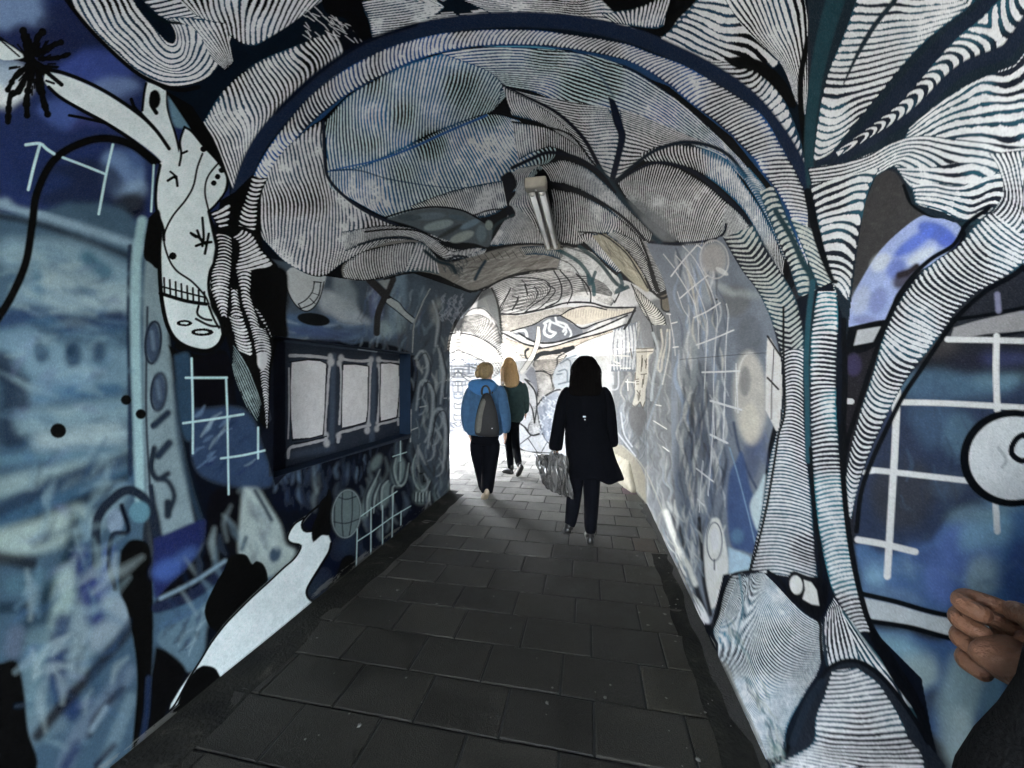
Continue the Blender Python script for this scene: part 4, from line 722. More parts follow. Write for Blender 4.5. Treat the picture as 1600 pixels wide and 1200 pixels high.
# ---------------------------------------------------------------- the mural: braided stem on the left, right wall
def paint_right():
    W(168)
    K = col(8, 10, 14); DK = col(8, 12, 18); FG = col(170, 176, 174)
    S = lambda c, n, m='R', **k: sheet(c, n, m, **{**dict(fg=FG, bg=DK, duty=.56, wob=.25, end=.04, smudge=.25), **k})
    # ---- braided stem left of the alcove (crop 300,280 at 3x)
    view(300, 280, 3)
    poly([(130, 100), (200, 60), (280, -20), (340, 0), (320, 120), (330, 330), (400, 400), (420, 480), (440, 600), (440, 740), (400, 760), (370, 900), (360, 1170), (330, 1160), (200, 900), (150, 700), (90, 560), (90, 420), (110, 300)], K, 1, curve=False)
    poly([(290, 440), (380, 410), (440, 430), (450, 500), (440, 620), (450, 740), (380, 750), (330, 640), (290, 540)], col(14, 15, 17), 3)
    S([[(280, -10), (262, 50), (245, 100), (225, 160), (215, 215)], [(355, -5), (325, 60), (310, 120), (305, 180), (298, 240)]], 12, bulge=-.5)
    S([[(85, 155), (100, 185), (125, 225)], [(180, 115), (180, 160), (170, 215)]], 4, duty=.6)
    S([[(110, 255), (120, 320), (105, 400), (88, 450), (90, 530), (110, 580), (135, 640)], [(185, 265), (190, 330), (185, 400), (180, 470), (175, 540), (170, 600), (165, 645)]], 24, bulge=.9, duty=.54)
    S([[(192, 275), (215, 290), (220, 340), (205, 400), (205, 440)], [(240, 235), (285, 260), (320, 320), (375, 390), (375, 415)]], 10, duty=.64, bulge=-.4, clip=[(195, 270), (240, 232), (290, 262), (330, 330), (378, 390), (370, 412), (300, 420), (206, 446), (200, 400), (218, 340)])
    S([[(205, 430), (215, 480), (225, 530), (235, 580), (255, 640), (270, 690)], [(280, 430), (280, 480), (275, 540), (290, 600), (310, 660), (330, 720)]], 16, bulge=.8, duty=.58)
    S([[(180, 510), (182, 570), (178, 640)], [(215, 520), (225, 580), (240, 640)]], 8, bulge=.8, duty=.5)
    S([[(170, 640), (185, 700), (200, 760), (215, 800)], [(240, 650), (260, 700), (280, 770), (285, 830)]], 11, bulge=-.8, duty=.6)
    S([[(290, 600), (320, 660), (350, 700), (372, 740)], [(310, 610), (340, 650), (368, 720), (370, 730)]], 8, duty=.5)
    S([[(270, 690), (285, 760), (300, 820), (315, 880), (320, 940), (330, 1000), (340, 1080), (348, 1165)], [(345, 700), (370, 760), (372, 820), (365, 880), (362, 940), (360, 1010), (360, 1080), (354, 1165)]], 36, bulge=1.0, duty=.5, fg=FG)
    poly([(305, 820), (330, 812), (355, 830), (340, 890), (325, 895), (308, 870)], FG, 1)
    S([[(190, 770), (230, 830), (270, 900), (300, 980), (325, 1060)], [(185, 850), (200, 920), (225, 990), (260, 1070), (310, 1150)]], 7, 'L', duty=.42, bg=col(10, 22, 28), fg=col(120, 134, 134), end=.1)
    view()
    # ---- inner right wall, spray mist
    W(172); EXPO[0] = 1.15; SAT[0] = .6
    poly([(1010, 380), (1060, 384), (1110, 380), (1132, 372), (1170, 430), (1205, 500), (1222, 600), (1200, 700), (1190, 800), (1172, 880), (1130, 930), (1105, 975), (1070, 900), (1050, 700), (1046, 480)], col(96, 106, 120), 1)
    for x, y, rx, ry, c, a, r in [(1090, 430, 24, 50, (126, 134, 146), .8, -20), (1150, 470, 24, 26, (92, 94, 96), .8, 0), (1115, 405, 20, 24, (150, 148, 146), .8, -10), (1170, 530, 22, 40, (86, 92, 102), .8, 0), (1100, 560, 24, 70, (120, 130, 146), .6, 0), (1130, 450, 26, 6, (150, 156, 158), .6, 30),
                                  (1170, 460, 24, 6, (140, 148, 150), .5, 10), (1080, 500, 16, 60, (100, 110, 124), .7, -12), (1145, 620, 18, 34, (90, 98, 112), .6, 0), (1178, 690, 14, 60, (60, 76, 110), .8, 4), (1100, 640, 20, 80, (84, 90, 100), .7, 0), (1075, 600, 14, 90, (140, 144, 146), .6, 4)]:
        ell(x, y, rx, ry, col(*c), 6, a, r)
    streaks([(1050, 400), (1110, 400), (1150, 560), (1130, 800), (1070, 800), (1050, 560)], 90, 84, 50, 4, [col(176, 182, 186), col(60, 72, 94), col(116, 142, 176), col(40, 50, 68), col(180, 172, 156)], .6, 1.6, 5)
    streaks([(1060, 620), (1130, 620), (1130, 860), (1090, 900), (1060, 780)], 70, 92, 60, 5, [col(40, 50, 70), col(70, 90, 120), col(30, 38, 56), col(176, 176, 170)], .65, 2, 5)
    streaks([(1200, 700), (1210, 640), (1170, 640), (1160, 800)], 10, 85, 40, 8, [col(44, 66, 110), col(74, 96, 140)], .5, 4, 6)
    warp(1050, 385, 1200, 900, 1.6, 30, 61)
    # ovals: pale egg faces
    ell(1116, 405, 22, 30, col(164, 162, 160), 1.2, .8, -8, False, 2.4); ell(1116, 402, 18, 22, col(138, 134, 132), 4, .8); ell(1128, 424, 12, 4, col(178, 176, 172), 1.5, .8, 30)
    ell(1172, 622, 26, 74, col(158, 152, 142), 6, .95, -2); ell(1164, 596, 9, 24, col(96, 96, 100), 4, .7); ell(1172, 660, 14, 30, col(176, 168, 150), 5, .8)
    stroke([(1152, 600), (1156, 572), (1166, 554), (1176, 552)], 2.4, col(176, 174, 170), 1.4, .8); stroke([(1146, 660), (1154, 700), (1170, 740), (1186, 770)], 4, col(40, 60, 90), 2, .9)
    poly([(1150, 720), (1160, 706), (1172, 760), (1186, 800), (1180, 860), (1160, 860), (1142, 850), (1136, 790), (1140, 740)], col(34, 72, 122), 3); ell(1152, 838, 10, 12, col(52, 104, 138), 4, .8)
    poly([(1186, 760), (1196, 740), (1190, 800), (1184, 830), (1172, 790)], col(150, 168, 172), 3); poly([(1138, 855), (1172, 870), (1174, 888), (1158, 892), (1140, 900)], col(126, 158, 176), 3)
    stroke([(1140, 700), (1152, 740), (1168, 800), (1180, 850)], 2, col(96, 140, 170), 1.2, .7)
    # tall screaming ghosts low on the wall
    poly([(1112, 810), (1124, 812), (1134, 850), (1138, 890), (1128, 920), (1120, 945), (1108, 950), (1102, 920), (1098, 880), (1102, 840)], col(178, 176, 168), 2); ell(1116, 846, 12, 30, col(60, 74, 90), 1, .9, 0, False, 2); ell(1117, 842, 7, 18, col(196, 192, 180), 2); stroke([(1116, 874), (1116, 890)], 2, col(60, 70, 84))
    poly([(1060, 820), (1068, 830), (1080, 880), (1096, 930), (1108, 965), (1096, 960), (1076, 900), (1062, 860)], col(22, 28, 38), 3); stroke([(1092, 810), (1096, 860), (1100, 910), (1110, 960)], 6, col(18, 24, 34), 2)
    stroke([(1040, 800), (1050, 830), (1062, 858), (1076, 886), (1086, 912)], 9, col(176, 176, 168), 3, .9); poly([(1084, 930), (1094, 940), (1106, 962), (1108, 974), (1098, 970), (1088, 956)], col(180, 180, 174), 2)
    streaks([(1040, 780), (1090, 800), (1098, 900), (1070, 880)], 50, 76, 26, 4, [col(24, 30, 42), col(120, 136, 150), col(170, 172, 168), col(60, 84, 104)], .6, 2, 12)
    stroke([(1050, 860), (1072, 910), (1095, 962)], 2, col(50, 50, 54), 1, .7); streaks([(1030, 820), (1044, 830), (1100, 950), (1096, 960)], 40, 60, 14, 3, [col(150, 150, 138), col(90, 110, 122), col(176, 176, 170)], .6, 1, 8)
    # wire fence of sprayed lines
    WL = col(214, 208, 192); view(980, 360, 4.615)
    for p, w in [([(315, 330), (400, 220), (480, 130), (505, 105), (535, 128)], 9), ([(378, 490), (470, 410), (578, 325)], 8), ([(480, 628), (580, 580), (668, 522)], 9), ([(500, 825), (620, 780), (765, 718)], 9), ([(540, 1022), (680, 1018), (808, 1012)], 11)]: stroke(p, w/4, WL, .8)
    for p, w in [([(260, 170), (340, 270)], 6), ([(400, 110), (480, 200), (560, 340), (620, 480), (650, 620), (640, 760), (625, 960), (622, 1200), (626, 1500)], 6), ([(350, 180), (440, 290), (500, 400)], 6), ([(350, 300), (420, 410), (480, 520), (510, 660), (514, 850)], 7), ([(480, 380), (540, 520), (576, 660), (568, 860), (556, 1140)], 6),
                 ([(714, 530), (728, 620), (712, 800), (706, 1000), (700, 1250), (690, 1500)], 7), ([(360, 440), (400, 560), (440, 620)], 5), ([(784, 960), (784, 1150), (778, 1300)], 6), ([(570, 350), (610, 440)], 5), ([(300, 600), (330, 760), (345, 900)], 5)]: stroke(p, w/4.2, WL, .7, .85)
    for p in [[(320, 670), (358, 660)], [(330, 842), (366, 838)], [(285, 600), (310, 605)]]: stroke(p, 2, WL, .6)
    ell(645, 498, 9, 7, K, 1); stroke([(380, 930), (560, 915), (800, 895), (1000, 882), (1050, 880)], .9, col(40, 42, 46), .5, .8)
    view()
    for p, w in [([(1110, 626), (1158, 640)], 3.4), ([(1110, 679), (1136, 692)], 3.4), ([(1088, 732), (1114, 752)], 2.6), ([(1090, 780), (1100, 790)], 2.4), ([(1114, 630), (1112, 700), (1106, 774)], 1.8), ([(1132, 612), (1130, 690)], 2), ([(1098, 720), (1092, 800)], 1.6), ([(1150, 575), (1153, 645)], 2)]: stroke(p, w, WL, .6, .9)
    # lit window painted behind the trunk
    poly([(1199, 528), (1204, 528), (1222, 560), (1222, 682), (1212, 672), (1196, 640), (1197, 560)], col(178, 172, 166), .5, curve=False); stroke([(1209, 545), (1206, 600), (1205, 655)], 1.6, col(40, 36, 36), .5); stroke([(1199, 590), (1216, 608)], 3, col(50, 42, 38), .5); stroke([(1199, 525), (1212, 545), (1222, 560)], 3, K, .8)
    # ---- near right wall background
    W(215); EXPO[0] = 1.04; SAT[0] = .84
    K = col(10, 14, 20); NK = col(14, 18, 28)
    poly([(1262, -20), (1620, -20), (1620, 1220), (1200, 1220), (1110, 980), (1130, 900), (1175, 890), (1205, 800), (1224, 600), (1222, 470), (1262, 420)], col(30, 34, 44), 0, curve=False)
    poly([(1395, 610), (1600, 600), (1620, 880), (1560, 830), (1440, 870), (1345, 860), (1340, 740), (1360, 640)], col(40, 56, 84), 3)
    for x, y, rx, ry, c, a, r in [(1480, 600, 110, 22, (78, 116, 140), .7, 0), (1560, 590, 40, 14, (104, 144, 160), .6, 0), (1455, 640, 36, 60, (66, 96, 124), .6, 0), (1500, 680, 26, 36, (84, 120, 140), .6, 0), (1540, 570, 60, 18, (30, 32, 52), .8, 0), (1410, 770, 50, 60, (52, 56, 66), .9, 0), (1400, 700, 40, 40, (44, 56, 80), .7, 0),
                                  (1480, 760, 30, 20, (74, 88, 104), .6, 0), (1570, 560, 40, 10, (60, 70, 120), .6, 0), (1380, 560, 30, 30, (44, 38, 44), .8, 0), (1450, 540, 50, 18, (70, 66, 66), .7, 0)]:
        ell(x, y, rx, ry, col(*c), 13, a, r)
    streaks([(1400, 620), (1590, 620), (1590, 840), (1420, 860)], 60, 85, 34, 5, [col(30, 44, 70), col(70, 100, 128), col(46, 60, 84), col(60, 62, 70)], .4, 3, 30)
    # big blue orb and cloud lower right
    poly([(1335, 850), (1345, 900), (1360, 940), (1500, 975), (1620, 1000), (1620, 760), (1560, 780), (1500, 800), (1450, 850), (1400, 862)], col(66, 104, 148), 4)
    for x, y, rx, ry, c, a, r in [(1570, 880, 60, 110, (66, 118, 170), .9, 0), (1500, 880, 50, 70, (78, 110, 180), .8, 30), (1545, 830, 40, 26, (120, 166, 190), .8, -20), (1535, 900, 30, 34, (156, 186, 190), .8, 0), (1590, 900, 24, 60, (30, 66, 130), .8, 0), (1370, 895, 20, 18, (130, 174, 200), .8, 0), (1400, 930, 50, 12, (96, 128, 158), .7, 12), (1540, 800, 60, 14, (120, 150, 150), .6, -10),
                                  (1440, 870, 30, 20, (60, 88, 140), .7, 0)]:
        ell(x, y, rx, ry, col(*c), 13, a, r)
    poly([(1360, 980), (1500, 1010), (1560, 1040), (1600, 1220), (1520, 1220), (1440, 1100), (1380, 1020)], col(52, 92, 140), 4)
    for x, y, rx, ry, c, a, r in [(1400, 1010, 40, 16, (130, 174, 190), .8, 18), (1425, 1050, 34, 28, (150, 174, 176), .9, 20), (1500, 1080, 34, 60, (140, 170, 178), .9, 0), (1455, 1100, 14, 24, (50, 60, 72), .8, 0), (1520, 1010, 50, 14, (50, 90, 146), .9, 14), (1500, 1160, 24, 50, (176, 200, 200), .8, -10), (1550, 1080, 16, 60, (96, 140, 160), .8, 0), (1590, 1000, 30, 30, (40, 70, 130), .8, 0), (1560, 1180, 20, 40, (30, 40, 60), .8, 0)]:
        ell(x, y, rx, ry, col(*c), 13, a, r)
    streaks([(1370, 870), (1600, 850), (1600, 960), (1360, 940)], 40, 20, 40, 7, [col(60, 100, 150), col(120, 160, 184), col(50, 80, 150)], .4, 5, 30)
    warp(1340, 780, 1600, 1200, 10, 40, 71); soften(1340, 780, 1600, 1200, 7)
    # painted sky-blue limb
    poly([(1372, 268), (1396, 268), (1412, 290), (1420, 315), (1446, 338), (1420, 350), (1395, 370), (1360, 420), (1340, 460), (1322, 510), (1300, 560), (1330, 430), (1342, 360), (1355, 300)], col(58, 56, 56), 1.2)
    for _ in range(60): ell(1340+rng.random()*80, 290+rng.random()*120, 2+rng.random()*4, 2, col(76, 74, 72), 2, .3)
    poly([(1322, 512), (1330, 470), (1350, 430), (1375, 392), (1410, 358), (1445, 336), (1480, 342), (1500, 354), (1498, 372), (1470, 404), (1430, 428), (1400, 460), (1384, 500), (1340, 512)], col(150, 166, 210), 1)
    for x, y, rx, ry, c, a, r in [(1462, 362, 30, 14, (58, 92, 190), .9, 20), (1430, 378, 40, 10, (70, 104, 204), .9, -35), (1480, 376, 16, 12, (70, 100, 200), .9, 0), (1440, 400, 26, 8, (200, 208, 216), .8, -30), (1376, 410, 18, 12, (198, 204, 208), .7, -40), (1345, 470, 14, 24, (170, 180, 204), .8, 20), (1400, 420, 14, 18, (90, 112, 190), .8, 30), (1410, 436, 18, 12, (60, 50, 60), .9, -45), (1372, 470, 14, 22, (110, 122, 180), .7, 20), (1350, 500, 20, 8, (120, 128, 176), .8, 0)]:
        ell(x, y, rx, ry, col(*c), 5, a, r)
    stroke([(1412, 290), (1424, 318), (1452, 336), (1486, 340), (1506, 352), (1502, 378), (1470, 412), (1430, 436), (1404, 468), (1388, 505)], 6, K, 1); stroke([(1405, 430), (1420, 425), (1432, 416)], 10, col(42, 34, 40), 3)
    poly([(1320, 512), (1392, 500), (1370, 540), (1322, 556)], K, 1); poly([(1340, 516), (1376, 510), (1364, 534), (1334, 540)], col(176, 178, 180), .6, curve=False); stroke([(1318, 520), (1316, 620), (1322, 700)], 12, K, 1.5)
    poly([(1318, 560), (1380, 545), (1365, 600), (1345, 690), (1325, 700)], col(26, 24, 32), 2); ell(1334, 570, 12, 18, col(60, 52, 92), 4, .7)
    stroke([(1312, 626), (1330, 627)], 9, col(220, 220, 216), .6, curve=False)
    # window beam upper right
    poly([(1490, 512), (1540, 498), (1620, 484), (1620, 512), (1540, 522), (1490, 530)], col(150, 148, 148), .8); stroke([(1480, 500), (1540, 492), (1620, 476)], 6, K, 1); stroke([(1470, 528), (1540, 526), (1620, 516)], 4, NK, 1); stroke([(1558, 460), (1560, 485)], 9, col(140, 140, 170), 2, .8)
    WL = col(222, 222, 216)
    for p, w in [([(1480, 530), (1540, 531), (1620, 533)], 9), ([(1557, 525), (1556, 580), (1558, 640)], 10), ([(1392, 628), (1480, 630), (1620, 638)], 9), ([(1402, 612), (1398, 700), (1392, 800), (1386, 900)], 11), ([(1362, 734), (1400, 738), (1520, 752)], 9), ([(1340, 843), (1380, 850), (1430, 862)], 10), ([(1555, 780), (1558, 830)], 10), ([(1350, 738), (1364, 736)], 7)]:
        stroke(p, w, WL, 1.3, .97)
    poly([(1392, 628), (1408, 608), (1396, 660)], WL, 1)
    # round speech sign with its number-like curl
    ell(1582, 716, 82, 76, K, 1.5); ell(1584, 716, 70, 65, col(206, 210, 210), 1); stroke([(1620, 672), (1590, 684), (1580, 706), (1596, 720), (1620, 716)], 9, K, .8); stroke([(1560, 700), (1572, 718), (1566, 730)], 5, col(140, 148, 150), 2, .6)
    # rail low on the wall
    poly([(1350, 934), (1400, 945), (1460, 962), (1540, 975), (1620, 990), (1620, 1016), (1540, 1006), (1480, 992), (1420, 976), (1360, 968)], col(184, 192, 196), .6)
    stroke([(1348, 928), (1400, 940), (1460, 957), (1540, 972), (1620, 986)], 8, K, .8); stroke([(1358, 970), (1420, 980), (1480, 996), (1540, 1008), (1620, 1020)], 8, K, .8)
    # ---- big stripes
    FG = col(226, 228, 220)
    S = lambda c, n, m='R', **k: sheet(c, n, m, **{**dict(fg=FG, bg=col(12, 24, 40), bg2=col(16, 78, 96), duty=.55, wob=.25, end=.04, smudge=.3), **k})
    poly([(1262, -20), (1620, -20), (1620, 420), (1580, 430), (1520, 380), (1500, 350), (1450, 335), (1425, 318), (1412, 280), (1396, 264), (1372, 268), (1350, 320), (1338, 400), (1330, 470), (1320, 560), (1316, 700), (1270, 700), (1262, 470), (1276, 300)], col(14, 34, 46), 0, curve=False)
    # fan A between the dark stem and the first dark vein
    S([[(1271, 250), (1276, 205), (1283, 160), (1294, 115), (1310, 75), (1326, 35), (1340, -10), (1350, -40)], [(1280, 248), (1298, 205), (1316, 160), (1336, 118), (1362, 80), (1390, 40), (1420, 0), (1450, -40)], [(1298, 240), (1332, 198), (1372, 150), (1412, 100), (1450, 60), (1510, 14), (1560, -20), (1600, -50)]], 24, duty=.64, bulge=.5, end=.06)
    S([[(1320, 20), (1400, -30), (1460, -60)], [(1390, 40), (1440, 40), (1500, 10)]], 6, duty=.7) if False else None
    stroke([(1398, 0), (1366, 40), (1340, 84), (1318, 130)], 8, col(12, 34, 46), 1.5, taper=(1, .3)); stroke([(1308, -10), (1288, 60), (1272, 140), (1264, 230), (1266, 290)], 20, col(16, 60, 70), 2.5, taper=(1.5, .6))
    # vein with tooth marks
    stroke([(1280, 256), (1350, 206), (1410, 140), (1480, 70), (1560, 10), (1620, -40)], 30, col(14, 30, 50), 2, taper=(.25, 1.5))
    S([[(1306, 237), (1340, 212), (1380, 182), (1410, 156), (1440, 122), (1470, 86), (1500, 55), (1540, 22), (1590, -30)], [(1310, 244), (1348, 222), (1390, 197), (1424, 174), (1460, 144), (1502, 108), (1548, 84), (1600, 62), (1640, 20)]], 21, bulge=-.9, duty=.56, end=.02, smudge=.2)
    stroke([(1290, 262), (1360, 222), (1430, 175), (1500, 110), (1560, 85), (1620, 60)], 16, col(14, 30, 50), 1.8, taper=(.5, 1.6))
    # fan B: long rays to the right
    S([[(1420, 200), (1480, 152), (1540, 120), (1620, 90)], [(1396, 262), (1440, 262), (1500, 262), (1620, 300)]], 10, 'L', duty=.6, end=.03, wob=.3)
    S([[(1262, 262), (1290, 258), (1340, 248), (1400, 222), (1440, 212), (1500, 218), (1620, 232)], [(1270, 300), (1310, 296), (1350, 286), (1390, 262), (1410, 262), (1450, 300), (1500, 320)]], 7, 'L', duty=.62, end=.01, wob=.25)
    S([[(1400, 262), (1450, 262), (1520, 256), (1620, 300)], [(1412, 280), (1430, 300), (1470, 320), (1540, 350)]], 4, 'L', duty=.64, end=.02)
    S([[(1424, 290), (1460, 286), (1500, 290), (1560, 270), (1620, 260)], [(1430, 318), (1470, 330), (1510, 345), (1545, 330), (1580, 345)], ], 5, 'L', duty=.6, end=.03)
    S([[(1264, 290), (1274, 330), (1282, 370), (1290, 410), (1300, 440)], [(1374, 262), (1356, 300), (1346, 345), (1336, 400), (1326, 470)]], 13, bulge=.7, duty=.64, end=.03)
    stroke([(1500, 350), (1530, 345), (1560, 320), (1600, 280)], 5, col(14, 50, 60), 1.5) 
    # curled shoulder then the tentacle going down
    S([[(1545, 240), (1560, 262), (1568, 300), (1552, 330), (1530, 352)], [(1640, 230), (1640, 300), (1630, 380), (1600, 400), (1560, 396)]], 12, 'L', duty=.58, end=.02)
    S([[(1548, 330), (1518, 358), (1496, 385), (1465, 405), (1435, 430), (1412, 460), (1390, 500), (1376, 540), (1362, 590), (1345, 640), (1332, 690), (1324, 730), (1320, 760), (1318, 800)],
       [(1620, 385), (1590, 418), (1560, 438), (1530, 455), (1500, 480), (1475, 515), (1452, 545), (1425, 580), (1405, 610), (1385, 650), (1366, 690), (1350, 730), (1338, 770), (1330, 810)]], 64, bulge=-.9, duty=.6, end=.02)
    stroke([(1620, 392), (1590, 425), (1540, 455), (1500, 490), (1470, 530), (1440, 575), (1410, 620), (1385, 670), (1362, 720), (1345, 770), (1338, 830)], 8, K, 1.2)
    stroke([(1545, 325), (1510, 350), (1490, 382), (1455, 404), (1425, 432), (1402, 466), (1384, 505), (1368, 550), (1352, 600), (1336, 650), (1322, 700), (1318, 760)], 7, K, 1)
    # ring foot: the toothed edge runs into the trunk
    S([[(1240, 290), (1262, 335), (1278, 380), (1292, 420), (1300, 440)], [(1200, 280), (1222, 330), (1245, 385), (1262, 430), (1270, 460)]], 20, duty=.56, fg=FG, bulge=.4, end=.03) if False else None
    S([[(1280, 365), (1291, 400), (1300, 435), (1308, 462)], [(1234, 340), (1250, 378), (1264, 412), (1278, 446)]], 12, duty=.6, fg=col(200, 204, 196), bulge=.4, end=.02)
    S([[(1186, 300), (1203, 345), (1220, 385), (1234, 420), (1248, 462)], [(1208, 290), (1228, 335), (1246, 378), (1262, 415), (1278, 462)]], 19, duty=.58, fg=col(196, 200, 192), bulge=.4, end=.02)
    S([[(1130, 372), (1158, 420), (1182, 452), (1202, 492), (1214, 530), (1222, 556)], [(1176, 352), (1200, 395), (1224, 432), (1244, 470), (1254, 510), (1256, 552)]], 27, duty=.58, fg=col(190, 194, 188), bulge=-.5, kink=1.0, end=.02)
    stroke([(1212, 330), (1236, 370), (1254, 410), (1268, 440), (1262, 500), (1272, 600)], 9, col(14, 56, 66), 2)
    stroke([(1262, 300), (1272, 350), (1286, 400), (1300, 436), (1306, 440)], 13, K, 1.4, taper=(1, .5))
    # trunk: three cords
    poly([(1216, 480), (1240, 470), (1300, 440), (1318, 500), (1318, 660), (1320, 760), (1328, 860), (1342, 930), (1360, 980), (1440, 1060), (1470, 1220), (1200, 1220), (1112, 985), (1130, 898), (1170, 892), (1192, 820), (1212, 720), (1224, 640)], col(12, 20, 34), 0, curve=False)
    S([[(1130, 372), (1158, 420), (1182, 452), (1202, 492), (1214, 530), (1222, 556)], [(1176, 352), (1200, 395), (1224, 432), (1244, 470), (1254, 510), (1256, 552)]], 27, duty=.58, fg=col(190, 194, 188), bulge=-.5, kink=1.0, end=.02)
    S([[(1220, 545), (1225, 600), (1222, 650), (1212, 682), (1204, 712), (1196, 760), (1188, 810), (1178, 855), (1170, 890)], [(1256, 545), (1255, 600), (1256, 650), (1258, 685), (1261, 720), (1266, 770), (1270, 820), (1274, 870), (1278, 908)]], 64, duty=.55, bulge=1.1, end=.012, smudge=.1)
    S([[(1278, 455), (1270, 500), (1266, 560), (1266, 640), (1268, 710), (1274, 780), (1281, 835), (1290, 882), (1302, 925), (1320, 958), (1342, 988)], [(1306, 455), (1309, 500), (1307, 560), (1306, 640), (1312, 710), (1318, 780), (1325, 835), (1333, 882), (1343, 925), (1352, 960), (1360, 988)]], 78, duty=.55, bulge=.3, end=.012, bg2=col(20, 120, 136))
    stroke([(1270, 440), (1263, 500), (1260, 560), (1261, 640), (1262, 720)], 8, col(14, 80, 94), 1.6); stroke([(1266, 700), (1272, 790), (1280, 860), (1284, 930)], 5, K, 1)
    stroke([(1318, 500), (1320, 600), (1316, 700), (1320, 780), (1330, 860), (1345, 930), (1362, 980), (1400, 1040), (1440, 1110), (1470, 1220)], 9, K, 1)
    stroke([(1224, 480), (1224, 560), (1226, 640), (1216, 680), (1210, 720), (1198, 790), (1184, 850), (1172, 890)], 4, K, .9)
    # hoof: foot of the trunk
    S([[(1136, 898), (1130, 930), (1122, 960), (1114, 985), (1124, 1010)], [(1175, 892), (1180, 930), (1180, 990), (1176, 1060), (1180, 1120)]], 34, duty=.6, end=.02, fg=col(200, 206, 204), bg=col(40, 48, 56), wob=.3, clip=[(1140, 896), (1160, 892), (1160, 940), (1150, 1000), (1130, 1012), (1112, 988), (1124, 950)])
    S([[(1192, 894), (1214, 916), (1240, 944), (1262, 962), (1285, 974)], [(1182, 895), (1202, 940), (1230, 985), (1258, 1006), (1287, 1012)], [(1172, 896), (1178, 960), (1196, 1020), (1230, 1050), (1278, 1050)], [(1164, 897), (1158, 970), (1168, 1050), (1194, 1096), (1255, 1088)],
       [(1158, 900), (1140, 985), (1148, 1060), (1176, 1130), (1232, 1130)], [(1150, 905), (1122, 1000), (1140, 1100), (1180, 1180), (1222, 1180)]], 58, 'L', duty=.6, end=.012, wob=.25, bg=col(18, 34, 52), bg2=col(24, 120, 150), smudge=.35, tint=col(180, 200, 206))
    stroke([(1155, 898), (1160, 950), (1148, 1005)], 3, col(60, 120, 136), 1.4, .7); streaks([(1130, 960), (1150, 960), (1230, 1170), (1210, 1180)], 60, 66, 24, 4, [col(150, 160, 150), col(60, 110, 120), col(196, 200, 190), col(30, 70, 86)], .6, 1.4, 14)
    stroke([(1200, 893), (1216, 904), (1236, 930), (1256, 950), (1280, 972), (1282, 1000), (1284, 1030)], 5, K, .9); stroke([(1112, 985), (1122, 960), (1130, 925), (1142, 900), (1158, 894), (1176, 892)], 4, K, .8); stroke([(1095, 978), (1112, 982)], 4, K)
    # eye
    poly([(1232, 900), (1240, 892), (1262, 900), (1290, 906), (1294, 930), (1288, 955), (1276, 968), (1260, 955), (1245, 938), (1232, 920)], K, .8)
    ell(1244, 914, 10, 15, col(222, 222, 212), .6, 1, -8); poly([(1256, 906), (1268, 910), (1276, 922), (1280, 946), (1268, 944), (1254, 936), (1258, 922)], col(222, 222, 212), .6, curve=False)
    # lower cords, toe
    S([[(1284, 970), (1286, 1000), (1292, 1040), (1296, 1045)], [(1300, 930), (1318, 965), (1350, 1000), (1390, 1060)], [(1310, 930), (1340, 980), (1376, 1020), (1420, 1090)]], 12, 'L', duty=.55) if False else None
    S([[(1290, 960), (1284, 990), (1290, 1040)], [(1304, 930), (1345, 990), (1400, 1060), (1432, 1110)]], 9, 'L', duty=.55, end=.02, bg=col(14, 40, 56), clip=[(1292, 950), (1302, 932), (1320, 960), (1352, 990), (1400, 1050), (1440, 1130), (1400, 1090), (1360, 1050), (1335, 1038), (1310, 1045), (1292, 1042), (1285, 990)])
    S([[(1296, 950), (1290, 1000), (1300, 1042)], [(1312, 945), (1325, 980), (1345, 1030)]], 6, 'L', duty=.6, end=.02)
    stroke([(1316, 955), (1350, 1000), (1400, 1065), (1430, 1120)], 4, col(20, 84, 96), 1.6, .7); stroke([(1362, 990), (1400, 1060), (1440, 1120), (1462, 1200)], 12, K, 1.2)
    poly([(1230, 1170), (1250, 1120), (1280, 1070), (1296, 1042), (1320, 1032), (1350, 1036), (1380, 1060), (1420, 1110), (1450, 1160), (1465, 1220), (1220, 1220)], col(16, 26, 40), 1)
    S([[(1300, 1048), (1290, 1080), (1275, 1120), (1270, 1160), (1240, 1180), (1200, 1200)], [(1340, 1044), (1375, 1070), (1400, 1110), (1420, 1150), (1445, 1190), (1440, 1260)]], 26, bulge=-.4, duty=.57, end=.05, smudge=.4, bg=col(14, 24, 38))
    stroke([(1228, 1175), (1250, 1120), (1272, 1080), (1292, 1046), (1322, 1032), (1352, 1038), (1386, 1066), (1424, 1116), (1450, 1160)], 7, K, 1.2); stroke([(1238, 1160), (1262, 1100), (1284, 1066)], 12, col(16, 34, 50), 2.5)
    streaks([(1195, 1150), (1240, 1170), (1230, 1200), (1210, 1200)], 16, 60, 18, 4, [col(60, 110, 110), col(170, 180, 170)], .6, 2, 20)

def spray_grain():
    # aerosol speckle over the misted areas, brush roughness everywhere
    global CAN
    g = rng.standard_normal((CH, CW)).astype(np.float32)
    lum = CAN.mean(2, keepdims=True)
    CAN *= (1+.10*g[..., None])
    CAN += .012*np.abs(g[..., None])*(lum > .01)
    CAN *= (.86+.22*NM*NX+.14*NF)[..., None]
    np.clip(CAN, .003, .85, out=CAN)
